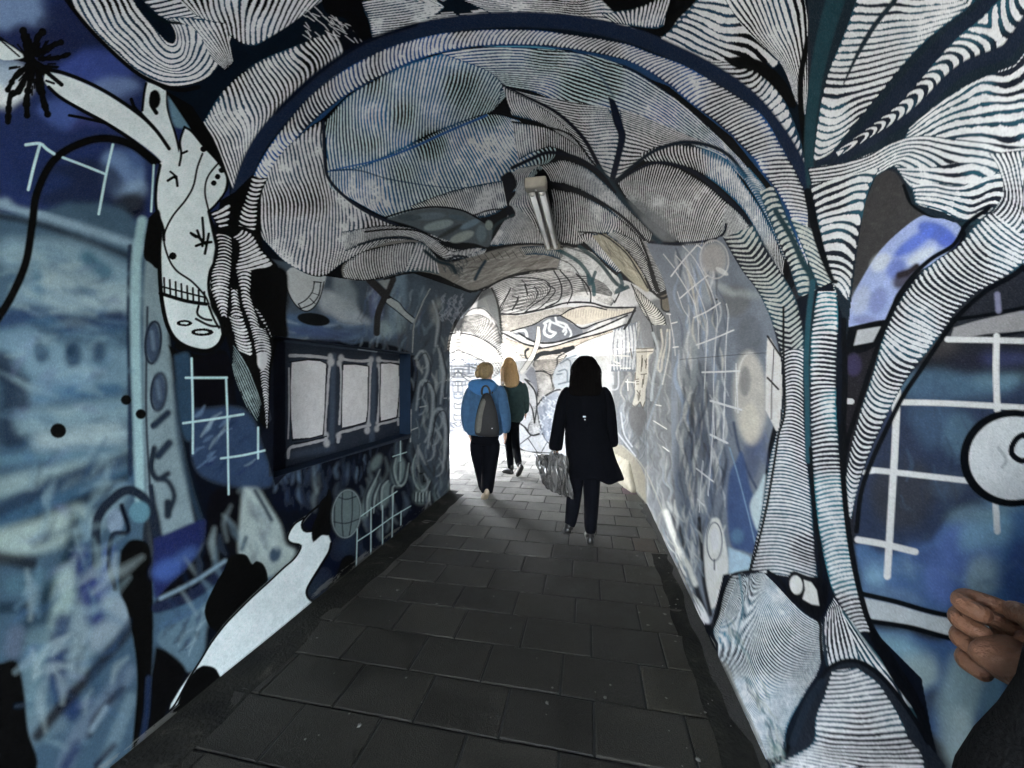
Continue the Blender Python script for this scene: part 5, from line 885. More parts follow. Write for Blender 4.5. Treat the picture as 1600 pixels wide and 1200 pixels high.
# ================================================================ build
def mat(name, base=(.5, .5, .5), rough=.6, metal=0.0, noise=0.0, scale=20.0, bump=0.0, bscale=60.0, alpha=1.0, spec=.5):
    m = bpy.data.materials.new(name); m.use_nodes = True; t = m.node_tree; N = t.nodes; L = t.links
    b = N['Principled BSDF']; b.inputs['Roughness'].default_value = rough; b.inputs['Metallic'].default_value = metal
    b.inputs['Base Color'].default_value = (*base, 1); b.inputs['Alpha'].default_value = alpha
    b.inputs['Specular IOR Level'].default_value = spec
    tc = N.new('ShaderNodeTexCoord')
    if noise:
        n = N.new('ShaderNodeTexNoise'); n.inputs['Scale'].default_value = scale; n.inputs['Detail'].default_value = 6
        r = N.new('ShaderNodeMapRange'); r.inputs[3].default_value = 1-noise; r.inputs[4].default_value = 1+noise
        mx = N.new('ShaderNodeMix'); mx.data_type = 'RGBA'; mx.blend_type = 'MULTIPLY'; mx.inputs[0].default_value = 1
        mx.inputs[6].default_value = (*base, 1)
        L.new(tc.outputs['Object'], n.inputs['Vector']); L.new(n.outputs['Fac'], r.inputs[0]); L.new(r.outputs[0], mx.inputs[7]); L.new(mx.outputs[2], b.inputs['Base Color'])
    if bump:
        n2 = N.new('ShaderNodeTexNoise'); n2.inputs['Scale'].default_value = bscale; n2.inputs['Detail'].default_value = 5
        bp = N.new('ShaderNodeBump'); bp.inputs['Strength'].default_value = bump; bp.inputs['Distance'].default_value = .01
        L.new(tc.outputs['Object'], n2.inputs['Vector']); L.new(n2.outputs['Fac'], bp.inputs['Height']); L.new(bp.outputs[0], b.inputs['Normal'])
    return m

def tag(o, label=None, cat=None, group=None, kind=None):
    if label: o['label'] = label
    if cat: o['category'] = cat
    if group: o['group'] = group
    if kind: o['kind'] = kind
    return o
def empty(name, loc=(0, 0, 0), rz=0):
    o = bpy.data.objects.new(name, None); COL.objects.link(o); o.location = loc; o.rotation_euler = (0, 0, rz); return o
def link(name, me, m, parent=None, smooth=True):
    o = bpy.data.objects.new(name, me); COL.objects.link(o)
    for x in (m if isinstance(m, (list, tuple)) else [m]): me.materials.append(x)
    if smooth: me.polygons.foreach_set('use_smooth', [True]*len(me.polygons))
    if parent: o.parent = parent
    return o
def from_bm(name, bm, m, parent=None, smooth=False):
    me = bpy.data.meshes.new(name); bmesh.ops.recalc_face_normals(bm, faces=bm.faces); bm.to_mesh(me); bm.free()
    return link(name, me, m, parent, smooth)
def bbox(bm, c, s, bev=0.0, rot=None, seg=2):
    r = bmesh.ops.create_cube(bm, size=1)
    vs = r['verts']
    for v in vs: v.co = Vector((v.co.x*s[0], v.co.y*s[1], v.co.z*s[2]))
    if bev:
        es = list({e for v in vs for e in v.link_edges})
        rb = bmesh.ops.bevel(bm, geom=es, offset=bev, segments=seg, affect='EDGES', profile=.5)
        vs = list({v for f in rb['faces'] for v in f.verts} | {v for v in vs if v.is_valid})
    for v in vs:
        if rot is not None: v.co = rot @ v.co
        v.co += Vector(c)
    return vs

# ---------------------------------------------------------------- numpy grids
def grid_mesh(name, P, keep=None):
    """P: nu x nv x 3 grid of points; keep: (nu-1)x(nv-1) mask of faces"""
    nu, nv, _ = P.shape
    idx = np.arange(nu*nv).reshape(nu, nv)
    q = np.stack([idx[:-1, :-1], idx[1:, :-1], idx[1:, 1:], idx[:-1, 1:]], -1)
    q = q[keep] if keep is not None else q.reshape(-1, 4)
    q = q.reshape(-1, 4)
    V0 = P.reshape(-1, 3)
    if keep is not None:
        used = np.unique(q); remap = -np.ones(len(V0), int); remap[used] = np.arange(len(used)); V0 = V0[used]; q = remap[q]
    me = bpy.data.meshes.new(name)
    me.vertices.add(len(V0)); me.vertices.foreach_set('co', V0.astype(np.float32).ravel())
    n = len(q)
    me.loops.add(n*4); me.loops.foreach_set('vertex_index', q.astype(np.int32).ravel())
    me.polygons.add(n); me.polygons.foreach_set('loop_start', np.arange(0, n*4, 4, dtype=np.int32))
    me.polygons.foreach_set('loop_total', np.full(n, 4, np.int32)); me.polygons.foreach_set('use_smooth', np.ones(n, bool))
    me.update(calc_edges=True)
    return me, V0

_c, _s = math.cos(YAW), math.sin(YAW)
def wall_pixels(P):
    """where each wall point lies on the mural's layout sheet; points the sheet does not reach use its mirror image"""
    X, Y, Z = P[:, 0], P[:, 1].copy(), P[:, 2]
    lo = np.interp(X, [-1.93, -1.8, -1.5, -1.34, -1.07, -.5, .2, .45, .55, .68], [.85, .84, .70, .88, 1.05, 1.3, 1.2, 1.03, .84, .745])
    lo = np.where((Z <= SPRING) & (X < -1), .86, np.where((Z <= SPRING) & (X > .5), .75, lo))
    Y = np.where(Y < lo, 2*lo-Y, Y)
    Y = np.minimum(Y, 12)
    x = X*_c+Y*_s; z = np.maximum(-X*_s+Y*_c, .25)
    return 800+F_PX*x/z, 590-F_PX*(Z-1.5)/z
def lookup(px, py):
    px = np.abs(px); px = np.where(px > 1598, 3196-px, px); px = np.clip(px, 0, 1598)
    py = np.abs(py); py = np.where(py > 1198, 2396-py, py); py = np.clip(py, 0, 1198)
    u = px*SS-.5; v = py*SS-.5
    u = np.clip(u, 0, CW-2); v = np.clip(v, 0, CH-2)
    ui = u.astype(int); vi = v.astype(int); fu = (u-ui)[:, None]; fv = (v-vi)[:, None]
    return (CAN[vi, ui]*(1-fu)+CAN[vi, ui+1]*fu)*(1-fv)+(CAN[vi+1, ui]*(1-fu)+CAN[vi+1, ui+1]*fu)*fv
def paint_mesh(me, V0, part):
    px, py = wall_pixels(V0)
    if part == 'left': px = np.where(px > 704, 1408-px, px)
    if part[:3] == 'far': px = np.where(px < 716, 1432-px, px)
    c = np.ones((len(V0), 4), np.float32)
    for i in range(0, len(V0), 400000):
        c[i:i+400000, :3] = lookup(px[i:i+400000], py[i:i+400000])*(np.interp(V0[i:i+400000, 0], [-3, -.9, .1], [.11, .28, .74])[:, None] if part == 'far' else np.interp(V0[i:i+400000, 0], [-3, -.9, .1], [.45, .85, 1.05])[:, None] if part == 'farvault' else 1)  # far paint darkened towards the exit to hold down the daylight there
    # scuffed, damp-stained and chipped foot of the walls
    low = V0[:, 2] < .16
    if low.any() and part != 'vault':
        Q = V0[low]; u = (Q[:, 1]*150).astype(float) % (CW-2); v = (Q[:, 2]*700+Q[:, 0]*90).astype(float) % (CH-2)
        ui, vi = u.astype(int), v.astype(int)
        n1, n2, n3 = NM[vi, ui], NL[vi, (ui*2) % CW], NX[vi, ui]
        z = Q[:, 2]
        g = np.clip((.012+.045*n2*n1-z)/.02, 0, 1)*.75
        chip = ((n1*.7+n3*.3 > .60) & (z < .02+.07*n2)).astype(float)*(.65 if part == 'right' else .3)
        col_ = c[low, :3]; col_ = col_*(1-chip[:, None])+np.array([.26, .26, .23])*chip[:, None]
        col_ = col_*(1-g[:, None])+np.array([.035, .034, .028])*g[:, None]
        c[low, :3] = col_
    a = me.color_attributes.new('paint', 'FLOAT_COLOR', 'POINT'); a.data.foreach_set('color', c.ravel())

def paint_material():
    m = bpy.data.materials.new('painted_plaster'); m.use_nodes = True; t = m.node_tree; N = t.nodes; L = t.links
    b = N['Principled BSDF']; b.inputs['Roughness'].default_value = .6; b.inputs['Specular IOR Level'].default_value = .03
    at = N.new('ShaderNodeVertexColor'); at.layer_name = 'paint'
    tc = N.new('ShaderNodeTexCoord')
    n = N.new('ShaderNodeTexNoise'); n.inputs['Scale'].default_value = 9; n.inputs['Detail'].default_value = 8; n.inputs['Roughness'].default_value = .65
    r = N.new('ShaderNodeMapRange'); r.inputs[1].default_value = .3; r.inputs[2].default_value = .7; r.inputs[3].default_value = .9; r.inputs[4].default_value = 1.06
    mx = N.new('ShaderNodeMix'); mx.data_type = 'RGBA'; mx.blend_type = 'MULTIPLY'; mx.inputs[0].default_value = 1
    L.new(tc.outputs['Object'], n.inputs['Vector']); L.new(n.outputs['Fac'], r.inputs[0]); L.new(at.outputs['Color'], mx.inputs[6]); L.new(r.outputs[0], mx.inputs[7]); L.new(mx.outputs[2], b.inputs['Base Color'])
    n2 = N.new('ShaderNodeTexNoise'); n2.inputs['Scale'].default_value = 34; n2.inputs['Detail'].default_value = 7
    n3 = N.new('ShaderNodeTexNoise'); n3.inputs['Scale'].default_value = 2.6; n3.inputs['Detail'].default_value = 3
    ad = N.new('ShaderNodeMath'); ad.operation = 'MULTIPLY_ADD'; ad.inputs[1].default_value = 5.0
    bp = N.new('ShaderNodeBump'); bp.inputs['Strength'].default_value = .35; bp.inputs['Distance'].default_value = .006
    L.new(tc.outputs['Object'], n2.inputs['Vector']); L.new(tc.outputs['Object'], n3.inputs['Vector']); L.new(n3.outputs['Fac'], ad.inputs[0]); L.new(n2.outputs['Fac'], ad.inputs[2])
    L.new(ad.outputs[0], bp.inputs['Height']); L.new(bp.outputs[0], b.inputs['Normal'])
    return m

# ---------------------------------------------------------------- the passage
XL, XR, SPRING, RISE = -1.8, .68, 1.85, .97
CORNER = 4.75
START = -2.8
START_L = -1.9    # unseen mouth behind the camera, skewed to let skylight reach the right wall
def skew(X, Y):
    k = np.clip((X-XL)/(XR-XL), 0, 1); e = START_L+(START-START_L)*k
    return np.where(Y < .6, .6-(.6-Y)*(.6-e)/(.6-START), Y)
FINE = 1.0      # mesh density
def nonuni(lo, hi, k, fine_lo):
    # samples whose spacing grows with the square of the distance
    n = int(k*(1/fine_lo-1/hi)*FINE)
    a = 1/np.linspace(1/fine_lo, 1/hi, n)
    b = np.linspace(lo, fine_lo, 90)[:-1]
    return np.concatenate([b, a])
def snap(a, vals):
    for v in vals: a[np.abs(a-v).argmin()] = v
    return a
plaster = paint_material()
paint_left(); paint_mid(); paint_far(); paint_vault(); paint_right(); spray_grain()

tunnel = tag(empty('pedestrian_tunnel', (-.56, 0, 0)), 'vaulted footway tunnel covered in black, white and blue mural stripes', 'tunnel')
def tpart(name, P, part, keep=None):
    P[..., 1] = skew(P[..., 0], P[..., 1])
    me, V0 = grid_mesh(name, P, keep)
    paint_mesh(me, V0, part)
    me.vertices.foreach_set('co', (V0-np.array([-.56, 0, 0])).astype(np.float32).ravel())
    o = link(name, me, plaster, tunnel, False)
    return o
def wobble(P, amp=.006):
    # hand-trowelled unevenness
    X, Y, Z = P[..., 0], P[..., 1], P[..., 2]
    d = amp*(np.sin(3.1*Y+1.7*Z)+.7*np.sin(5.3*Z-2.2*Y+X*2)+.5*np.sin(9.1*Y+4*Z+X*5))
    return d
# alcove in the left wall
AY0, AY1, AZ0, AZ1, AD = 1.93, 3.69, .915, 1.745, .12
Yl = snap(nonuni(START, CORNER, 860, .8), [AY0, AY1])
Zl = snap(np.linspace(0, SPRING, int(560*FINE)), [AZ0, AZ1])
P = np.zeros((len(Yl), len(Zl), 3)); P[..., 1] = Yl[:, None]; P[..., 2] = Zl[None]; P[..., 0] = XL
yc = (Yl[:-1]+Yl[1:])/2; zc = (Zl[:-1]+Zl[1:])/2
keep = ~(((yc > AY0) & (yc < AY1))[:, None] & ((zc > AZ0) & (zc < AZ1))[None])
edge = np.minimum(np.minimum(np.abs(P[..., 1]-AY0), np.abs(P[..., 1]-AY1)), np.minimum(np.abs(P[..., 2]-AZ0), np.abs(P[..., 2]-AZ1)))
near = (P[..., 1] > AY0-.1) & (P[..., 1] < AY1+.1) & (P[..., 2] > AZ0-.1) & (P[..., 2] < AZ1+.1)
w = wobble(P); w = np.where(near, w*np.clip(edge/.1, 0, 1), w); P[..., 0] += w*np.clip(P[..., 2]*8, 0, 1)*np.clip((SPRING-P[..., 2])*6, 0, 1)
tpart('wall', P, 'left', keep)
# alcove lining: back panel and four reveals
alc = []
ya = Yl[(Yl >= AY0-1e-6) & (Yl <= AY1+1e-6)]; za = Zl[(Zl >= AZ0-1e-6) & (Zl <= AZ1+1e-6)]; da = np.linspace(0, AD, 26)
def G2(a, b, f):
    A, B = np.meshgrid(a, b, indexing='ij'); return np.stack(f(A, B), -1)
alcove_back = tpart('alcove_panel', G2(ya, za, lambda a, b: (0*a+XL-AD, a, b)), 'left')
me_parts = [G2(da, za, lambda a, b: (XL-a, 0*a+AY1, b)), G2(da, za, lambda a, b: (XL-a, 0*a+AY0, b)), G2(ya, da, lambda a, b: (XL-b, a, 0*a+AZ0)), G2(ya, da, lambda a, b: (XL-b, a, 0*a+AZ1))]
reveal_m = mat('navy_reveal', (.006, .014, .03), .8, noise=.3, scale=12, bump=.3, spec=.1)
bm = bmesh.new()
for (a, b, c, d) in [((XL-AD, AY1, AZ0), (XL, AY1, AZ0), (XL, AY1, AZ1), (XL-AD, AY1, AZ1)), ((XL-AD, AY0, AZ0), (XL, AY0, AZ0), (XL, AY0, AZ1), (XL-AD, AY0, AZ1)),
                     ((XL-AD, AY0, AZ0), (XL, AY0, AZ0), (XL, AY1, AZ0), (XL-AD, AY1, AZ0)), ((XL-AD, AY0, AZ1), (XL, AY0, AZ1), (XL, AY1, AZ1), (XL-AD, AY1, AZ1))]:
    bm.faces.new([bm.verts.new((p[0]+.56, p[1], p[2])) for p in (a, b, c, d)])
bmesh.ops.remove_doubles(bm, verts=bm.verts, dist=1e-5)
from_bm('alcove_reveal', bm, reveal_m, tunnel)

# right wall and vault of the straight stretch
Yr = nonuni(START, CORNER, 330, .68)
Zr = np.linspace(0, SPRING, int(1050*FINE))
P = np.zeros((len(Yr), len(Zr), 3)); P[..., 1] = Yr[:, None]; P[..., 2] = Zr[None]; P[..., 0] = XR
P[..., 0] += wobble(P)*np.clip(P[..., 2]*8, 0, 1)*np.clip((SPRING-P[..., 2])*6, 0, 1)*np.clip((CORNER-P[..., 1])*4, 0, 1)
tpart('wall', P, 'right')
Yv = nonuni(START, CORNER, 660, .66)
A = np.linspace(0, math.pi, int(1500*FINE))
P = np.zeros((len(Yv), len(A), 3)); P[..., 1] = Yv[:, None]
hw = (XR-XL)/2
P[..., 0] = (XL+XR)/2-hw*np.cos(A)[None]; P[..., 2] = SPRING+RISE*np.sin(A)[None]
P[..., 2] += wobble(P, .008)*np.sin(A)[None]*np.clip((CORNER-P[..., 1])*3, 0, 1)
tpart('vault', P, 'vault')

# the bend: outer wall swings left, inner wall turns sharply away at the corner
Rpts = [(XR, CORNER), (.63, 5.1), (.54, 5.55), (.38, 6.08), (.14, 6.46), (-.15, 6.78), (-.82, 7.4), (-1.5, 7.95), (-3.5, 9.7), (-5.9, 11.7)]
Lpts = [(XL, CORNER), (-1.805, 4.83), (-1.82, 4.9), (-1.86, 4.97), (-1.9, 5.02), (-1.98, 5.1), (-2.1, 5.2), (-2.2, 5.3), (-2.8, 5.85), (-3.7, 6.62)]
def dense(p, n): return crv(np.array(p), n)
NB = 420
def resamp(p, n):
    p = np.asarray(p, float); k = np.linspace(0, len(p)-1, n)
    Q = np.vstack([2*p[0]-p[1], p, 2*p[-1]-p[-2]]); i = np.clip(k.astype(int), 0, len(p)-2); f = (k-i)[:, None]
    a, b, c, d = Q[i], Q[i+1], Q[i+2], Q[i+3]
    return .5*((2*b)+(c-a)*f+(2*a-5*b+4*c-d)*f*f+(3*b-a-3*c+d)*f**3)
Rc, Lc = resamp(Rpts, NB), resamp(Lpts, NB)
Zb = np.linspace(0, SPRING, 300)
P = np.zeros((NB, len(Zb), 3)); P[..., 0] = Rc[:, 0, None]; P[..., 1] = Rc[:, 1, None]; P[..., 2] = Zb[None]
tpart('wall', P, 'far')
P = np.zeros((NB, 60, 3)); P[..., 0] = Lc[:, 0, None]; P[..., 1] = Lc[:, 1, None]; P[..., 2] = np.linspace(0, SPRING, 60)[None]
tpart('wall', P, 'left')
A = np.linspace(0, math.pi, 620)
P = np.zeros((NB, len(A), 3)); k = (1-np.cos(A))/2
P[..., 0] = Lc[:, 0, None]*(1-k)+Rc[:, 0, None]*k; P[..., 1] = Lc[:, 1, None]*(1-k)+Rc[:, 1, None]*k; P[..., 2] = SPRING+RISE*np.sin(A)[None]
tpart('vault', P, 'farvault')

# masonry round the passage: outer skin and the two end faces
masonry = mat('masonry', (.2, .18, .15), .85, noise=.3, scale=6, bump=.6, bscale=25)
secs = [((XL, START_L), (XR, START)), ((XL, 1.5), (XR, 1.5)), ((XL, CORNER-.4), (XR, CORNER-.1))]+[(tuple(Lc[i]), tuple(Rc[i])) for i in (60, 150, 230, 300, 360, NB-1)]
bm = bmesh.new(); rings = []
for (l, r) in secs:
    l = Vector((*l, 0)); r = Vector((*r, 0)); ax = (r-l).normalized(); mid = (l+r)/2; h = (r-l).length/2
    ring = []
    for j in range(25):
        a = math.pi*j/24
        if j == 0: pass
        ring.append(mid-ax*(h+.45)*math.cos(a)+Vector((0, 0, SPRING+(RISE+.45)*math.sin(a))))
    ring = [l-ax*.45]+ring+[r+ax*.45]
    rings.append([bm.verts.new(v-Vector((-.56, 0, 0))) for v in ring])
for a, b in zip(rings, rings[1:]):
    for j in range(len(a)-1): bm.faces.new((a[j], a[j+1], b[j+1], b[j]))
for (l, r), ring in ((secs[0], rings[0]), (secs[-1], rings[-1])):
    l = Vector((*l, 0)); r = Vector((*r, 0)); ax = (r-l).normalized(); mid = (l+r)/2; h = (r-l).length/2
    inner = [l]+[mid-ax*h*math.cos(math.pi*j/24)+Vector((0, 0, SPRING+RISE*math.sin(math.pi*j/24))) for j in range(25)]+[r]
    iv = [bm.verts.new(v-Vector((-.56, 0, 0))) for v in inner]
    for j in range(len(iv)-1): bm.faces.new((ring[j], ring[j+1], iv[j+1], iv[j]))
from_bm('masonry_shell', bm, masonry, tunnel)

# bare stone foot of the bend wall
st = mat('weathered_stone', (.34, .31, .24), .85, noise=.45, scale=9, bump=.8, bscale=30)
bm = bmesh.new(); prof = [(.0, 0), (.085, 0), (.08, .12), (.07, .2), (.055, .27), (.02, .33), (0, .345)]
pr = []
i0, i1 = 60, 172
for i in range(i0, i1, 4):
    p = Rc[i]; tn = Rc[i+1]-Rc[i-1]; tn = tn/np.hypot(*tn); nn = np.array([-tn[1], tn[0]])
    f = min(1, (i-i0)/30+.15)
    h = f*(1+.05*math.sin(i*.7))
    pr.append([bm.verts.new((p[0]+nn[0]*d*(.6+.4*f), p[1]+nn[1]*d*(.6+.4*f), z*h)) for d, z in prof])
for a, b in zip(pr, pr[1:]):
    for j in range(len(a)-1): bm.faces.new((a[j], b[j], b[j+1], a[j+1]))
bm.faces.new(pr[0]); bm.faces.new(pr[-1][::-1])
tag(from_bm('stone_plinth', bm, st, None, True), 'low bare beige stone plinth at the foot of the bend wall', 'plinth')

# ---------------------------------------------------------------- ground and paving
def ground_mat(name, base, n=.3): return mat(name, base, .8, noise=n, scale=3, bump=.3, bscale=20)
me, V0 = grid_mesh('ground', G2(np.linspace(-600, 600, 13), np.linspace(-600, 600, 13), lambda a, b: (a, b, 0*a-.03)))
tag(link('ground', me, ground_mat('outside_ground', (.26, .25, .23))), kind='structure')
me, V0 = grid_mesh('mortar_bed', G2(np.linspace(-9, 2.2, 3), np.linspace(START-5, 14, 3), lambda a, b: (a, b, 0*a-.008)))
tag(link('paving_bed', me, mat('joint_dirt', (.003, .003, .003), .95, noise=.4, scale=30)), kind='structure')
slab_m = bpy.data.materials.new('basalt_slab'); slab_m.use_nodes = True
t = slab_m.node_tree; N = t.nodes; L = t.links; b = N['Principled BSDF']
at = N.new('ShaderNodeVertexColor'); at.layer_name = 'tone'; tc = N.new('ShaderNodeTexCoord')
n1 = N.new('ShaderNodeTexNoise'); n1.inputs['Scale'].default_value = 3.2; n1.inputs['Detail'].default_value = 9; n1.inputs['Roughness'].default_value = .7
r1 = N.new('ShaderNodeMapRange'); r1.inputs[1].default_value = .3; r1.inputs[2].default_value = .72; r1.inputs[3].default_value = .4; r1.inputs[4].default_value = 1.9
n2 = N.new('ShaderNodeTexNoise'); n2.inputs['Scale'].default_value = 170; n2.inputs['Detail'].default_value = 6
r2 = N.new('ShaderNodeMapRange'); r2.inputs[1].default_value = .3; r2.inputs[2].default_value = .7; r2.inputs[3].default_value = .25; r2.inputs[4].default_value = 1.8
vo = N.new('ShaderNodeTexVoronoi'); vo.inputs['Scale'].default_value = 8
r3 = N.new('ShaderNodeMapRange'); r3.inputs[1].default_value = .035; r3.inputs[2].default_value = .055; r3.inputs[3].default_value = 1; r3.inputs[4].default_value = 0
gt = N.new('ShaderNodeMath'); gt.operation = 'GREATER_THAN'; gt.inputs[1].default_value = .62
sx = N.new('ShaderNodeSeparateColor'); ml = N.new('ShaderNodeMath'); ml.operation = 'MULTIPLY'
m1 = N.new('ShaderNodeMix'); m1.data_type = 'RGBA'; m1.blend_type = 'MULTIPLY'; m1.inputs[0].default_value = 1
m2 = N.new('ShaderNodeMix'); m2.data_type = 'RGBA'; m2.blend_type = 'MULTIPLY'; m2.inputs[0].default_value = 1
m3 = N.new('ShaderNodeMix'); m3.data_type = 'RGBA'; m3.inputs[7].default_value = (.12, .12, .11, 1)
for n in (n1, n2, vo): L.new(tc.outputs['Object'], n.inputs['Vector'])
L.new(n1.outputs['Fac'], r1.inputs[0]); L.new(n2.outputs['Fac'], r2.inputs[0]); L.new(vo.outputs['Distance'], r3.inputs[0]); L.new(vo.outputs['Color'], sx.inputs[0]); L.new(sx.outputs[0], gt.inputs[0])
L.new(r3.outputs[0], ml.inputs[0]); L.new(gt.outputs[0], ml.inputs[1])
L.new(at.outputs['Color'], m1.inputs[6]); L.new(r1.outputs[0], m1.inputs[7]); L.new(m1.outputs[2], m2.inputs[6]); L.new(r2.outputs[0], m2.inputs[7]); L.new(m2.outputs[2], m3.inputs[6]); L.new(ml.outputs[0], m3.inputs[0])
L.new(m3.outputs[2], b.inputs['Base Color'])
rr = N.new('ShaderNodeMapRange'); rr.inputs[1].default_value = .3; rr.inputs[2].default_value = .7; rr.inputs[3].default_value = .45; rr.inputs[4].default_value = .8
L.new(n1.outputs['Fac'], rr.inputs[0]); L.new(rr.outputs[0], b.inputs['Roughness']); b.inputs['Specular IOR Level'].default_value = .3
bp = N.new('ShaderNodeBump'); bp.inputs['Strength'].default_value = .8; bp.inputs['Distance'].default_value = .004
L.new(n2.outputs['Fac'], bp.inputs['Height']); L.new(bp.outputs[0], b.inputs['Normal'])

SW, SD = .392, .276
rs = random.Random(12)
vs, fs, cs = [], [], []
def slab(x0, x1, y0, y1, tone, M=None):
    g, c = .0055, .003
    x0 += g; x1 -= g; y0 += g; y1 -= g
    z = rs.uniform(-.0015, .0015); tx, ty = rs.uniform(-.002, .002), rs.uniform(-.002, .002)
    o = len(vs); cx, cy = (x0+x1)/2, (y0+y1)/2
    def zz(x, y): return z+tx*(x-cx)/SW*2+ty*(y-cy)/SD*2
    ch = [rs.uniform(0, .004) for _ in range(4)]
    outer = [(x0, y0), (x1, y0), (x1, y1), (x0, y1)]
    inner = [(x0+c+ch[0], y0+c+ch[1]), (x1-c-ch[1], y0+c), (x1-c-ch[2], y1-c-ch[0]), (x0+c, y1-c-ch[3])]
    L3 = [(x, y, -.02) for x, y in outer]+[(x, y, zz(x, y)-.0022) for x, y in outer]+[(x, y, zz(x, y)) for x, y in inner]
    if M: L3 = [tuple(M @ Vector(p)) for p in L3]
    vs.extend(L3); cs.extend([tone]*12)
    for k in range(4):
        n = (k+1) % 4
        fs.append((o+k, o+n, o+4+n, o+4+k)); fs.append((o+4+k, o+4+n, o+8+n, o+8+k))
    fs.append((o+8, o+9, o+10, o+11))
row = 0; y = START-.8-.1
while y < 11.5:
    if y > 6.6: xs0 = -6.5
    else: xs0 = -2.9 if y > 4.7 else -1.6
    off = (.5*(row % 2)+rs.uniform(-.07, .07))*SW
    x = -6.5-off+.1
    d = SD+rs.uniform(-.006, .006)
    while x < (.47 if y < 3.4 else 1.3):
        wdt = SW*rs.choice([1, 1, 1, 1.02, .98])
        if x+wdt > xs0:
            tn = rs.uniform(.8, 1.25)
            wr = .014 if x > .1 else 0
            daylit = .23*min(1, max(0, (y+.45*(-x) -2.2)/4.4))**2.3  # paler towards the exit: incoming daylight put into the slab colour
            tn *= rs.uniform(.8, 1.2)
            tone = (.0100*tn+wr*.3+daylit*tn, .0092*tn+wr*.27+daylit*tn*.97, .0068*tn+wr*.12+daylit*tn*.9, 1)
            if x > .15 and rs.random() < .5 and 3.4 < y < 6:       # narrow fill pieces by the right wall
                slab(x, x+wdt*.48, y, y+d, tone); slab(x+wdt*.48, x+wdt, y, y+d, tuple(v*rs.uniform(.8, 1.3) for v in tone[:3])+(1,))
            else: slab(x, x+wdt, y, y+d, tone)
        x += wdt
    y += d; row += 1
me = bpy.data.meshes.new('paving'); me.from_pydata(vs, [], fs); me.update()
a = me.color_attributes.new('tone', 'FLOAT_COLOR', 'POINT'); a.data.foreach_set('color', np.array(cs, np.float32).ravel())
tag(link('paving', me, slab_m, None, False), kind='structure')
# plain concrete margins beside the slabs
cm = bpy.data.materials.new('margin_concrete'); cm.use_nodes = True
t = cm.node_tree; N = t.nodes; L = t.links; b = N['Principled BSDF']; b.inputs['Roughness'].default_value = .8; b.inputs['Specular IOR Level'].default_value = .1
tc = N.new('ShaderNodeTexCoord'); n1 = N.new('ShaderNodeTexNoise'); n1.inputs['Scale'].default_value = 4; n1.inputs['Detail'].default_value = 10; n1.inputs['Roughness'].default_value = .7; n1.inputs['Distortion'].default_value = .6
cr = N.new('ShaderNodeValToRGB'); cr.color_ramp.elements[0].position = .38; cr.color_ramp.elements[0].color = (.005, .005, .0045, 1); cr.color_ramp.elements[1].position = .72; cr.color_ramp.elements[1].color = (.05, .048, .038, 1)
e_ = cr.color_ramp.elements.new(.58); e_.color = (.014, .0135, .011, 1)
n2 = N.new('ShaderNodeTexNoise'); n2.inputs['Scale'].default_value = 60; n2.inputs['Detail'].default_value = 6
bp = N.new('ShaderNodeBump'); bp.inputs['Strength'].default_value = 1; bp.inputs['Distance'].default_value = .006
L.new(tc.outputs['Object'], n1.inputs['Vector']); L.new(tc.outputs['Object'], n2.inputs['Vector']); L.new(n1.outputs['Fac'], cr.inputs[0]); L.new(cr.outputs[0], b.inputs['Base Color']); L.new(n2.outputs['Fac'], bp.inputs['Height']); L.new(bp.outputs[0], b.inputs['Normal'])
for (xa, xb, yb) in ((XL-.02, -1.56, 4.72), (.52, XR+.02, 3.45)):
    def edge(a, b_):
        e1 = .008*np.sin(b_*2.3)+.006*np.sin(b_*7.1)+.006*np.sin(b_*19)
        k = (a-xa)/(xb-xa); k = k if xa < -1 else 1-k
        return (a+e1*k, b_, 0*a+.0015+.004*(1-k)+.0012*np.sin(a*21+b_*9))
    me, V0 = grid_mesh('margin', G2(np.linspace(xa, xb, 14), np.linspace(START-1, yb, 160), edge))
    tag(link('concrete_margin', me, cm), kind='structure')
# litter: gum spots, grit and a few scraps
gm = mat('gum', (.10, .10, .09), .8, noise=.3, scale=80)
rg = random.Random(31); bm = bmesh.new()
for i in range(150):
    x = rg.uniform(XL+.1, XR-.05); y = rg.uniform(.9, 4.6)
    if rg.random() < .45: x = rg.uniform(.3, XR-.02)
    r_ = rg.choice([.003, .004, .005, .009, .012])*rg.uniform(.6, 1.2)
    c0 = bm.verts.new((x, y, .0035+r_*.25)); ring = []
    for j in range(7):
        a = j/7*2*math.pi; q = r_*rg.uniform(.6, 1.3); ring.append(bm.verts.new((x+q*math.cos(a), y+q*math.sin(a), .0018)))
    for j in range(7): bm.faces.new((c0, ring[j], ring[(j+1) % 7]))
tag(from_bm('grit', bm, gm, None, True), 'pale gum spots and grit scattered over the dark paving', 'grit', kind='stuff')
# dirt swept against the walls
bm = bmesh.new()
rs2 = random.Random(5)
for side, x0, y0, y1 in ((-1, XR, START, CORNER),):
    pts = []
    n = 60
    for i in range(n+1):
        yy = y0+(y1-y0)*i/n; wd = .035+.025*math.sin(yy*3.1)+rs2.uniform(0, .05)
        pts.append((bm.verts.new((x0, yy, .012)), bm.verts.new((x0+side*wd*.5, yy, .007)), bm.verts.new((x0+side*wd, yy, .0022))))
    for a_, b_ in zip(pts, pts[1:]):
        for j in range(2): bm.faces.new((a_[j], b_[j], b_[j+1], a_[j+1]))
tag(from_bm('dirt', bm, mat('swept_dirt', (.014, .0135, .011), .95, noise=.6, scale=40, bump=1, bscale=90), None, True), kind='structure')

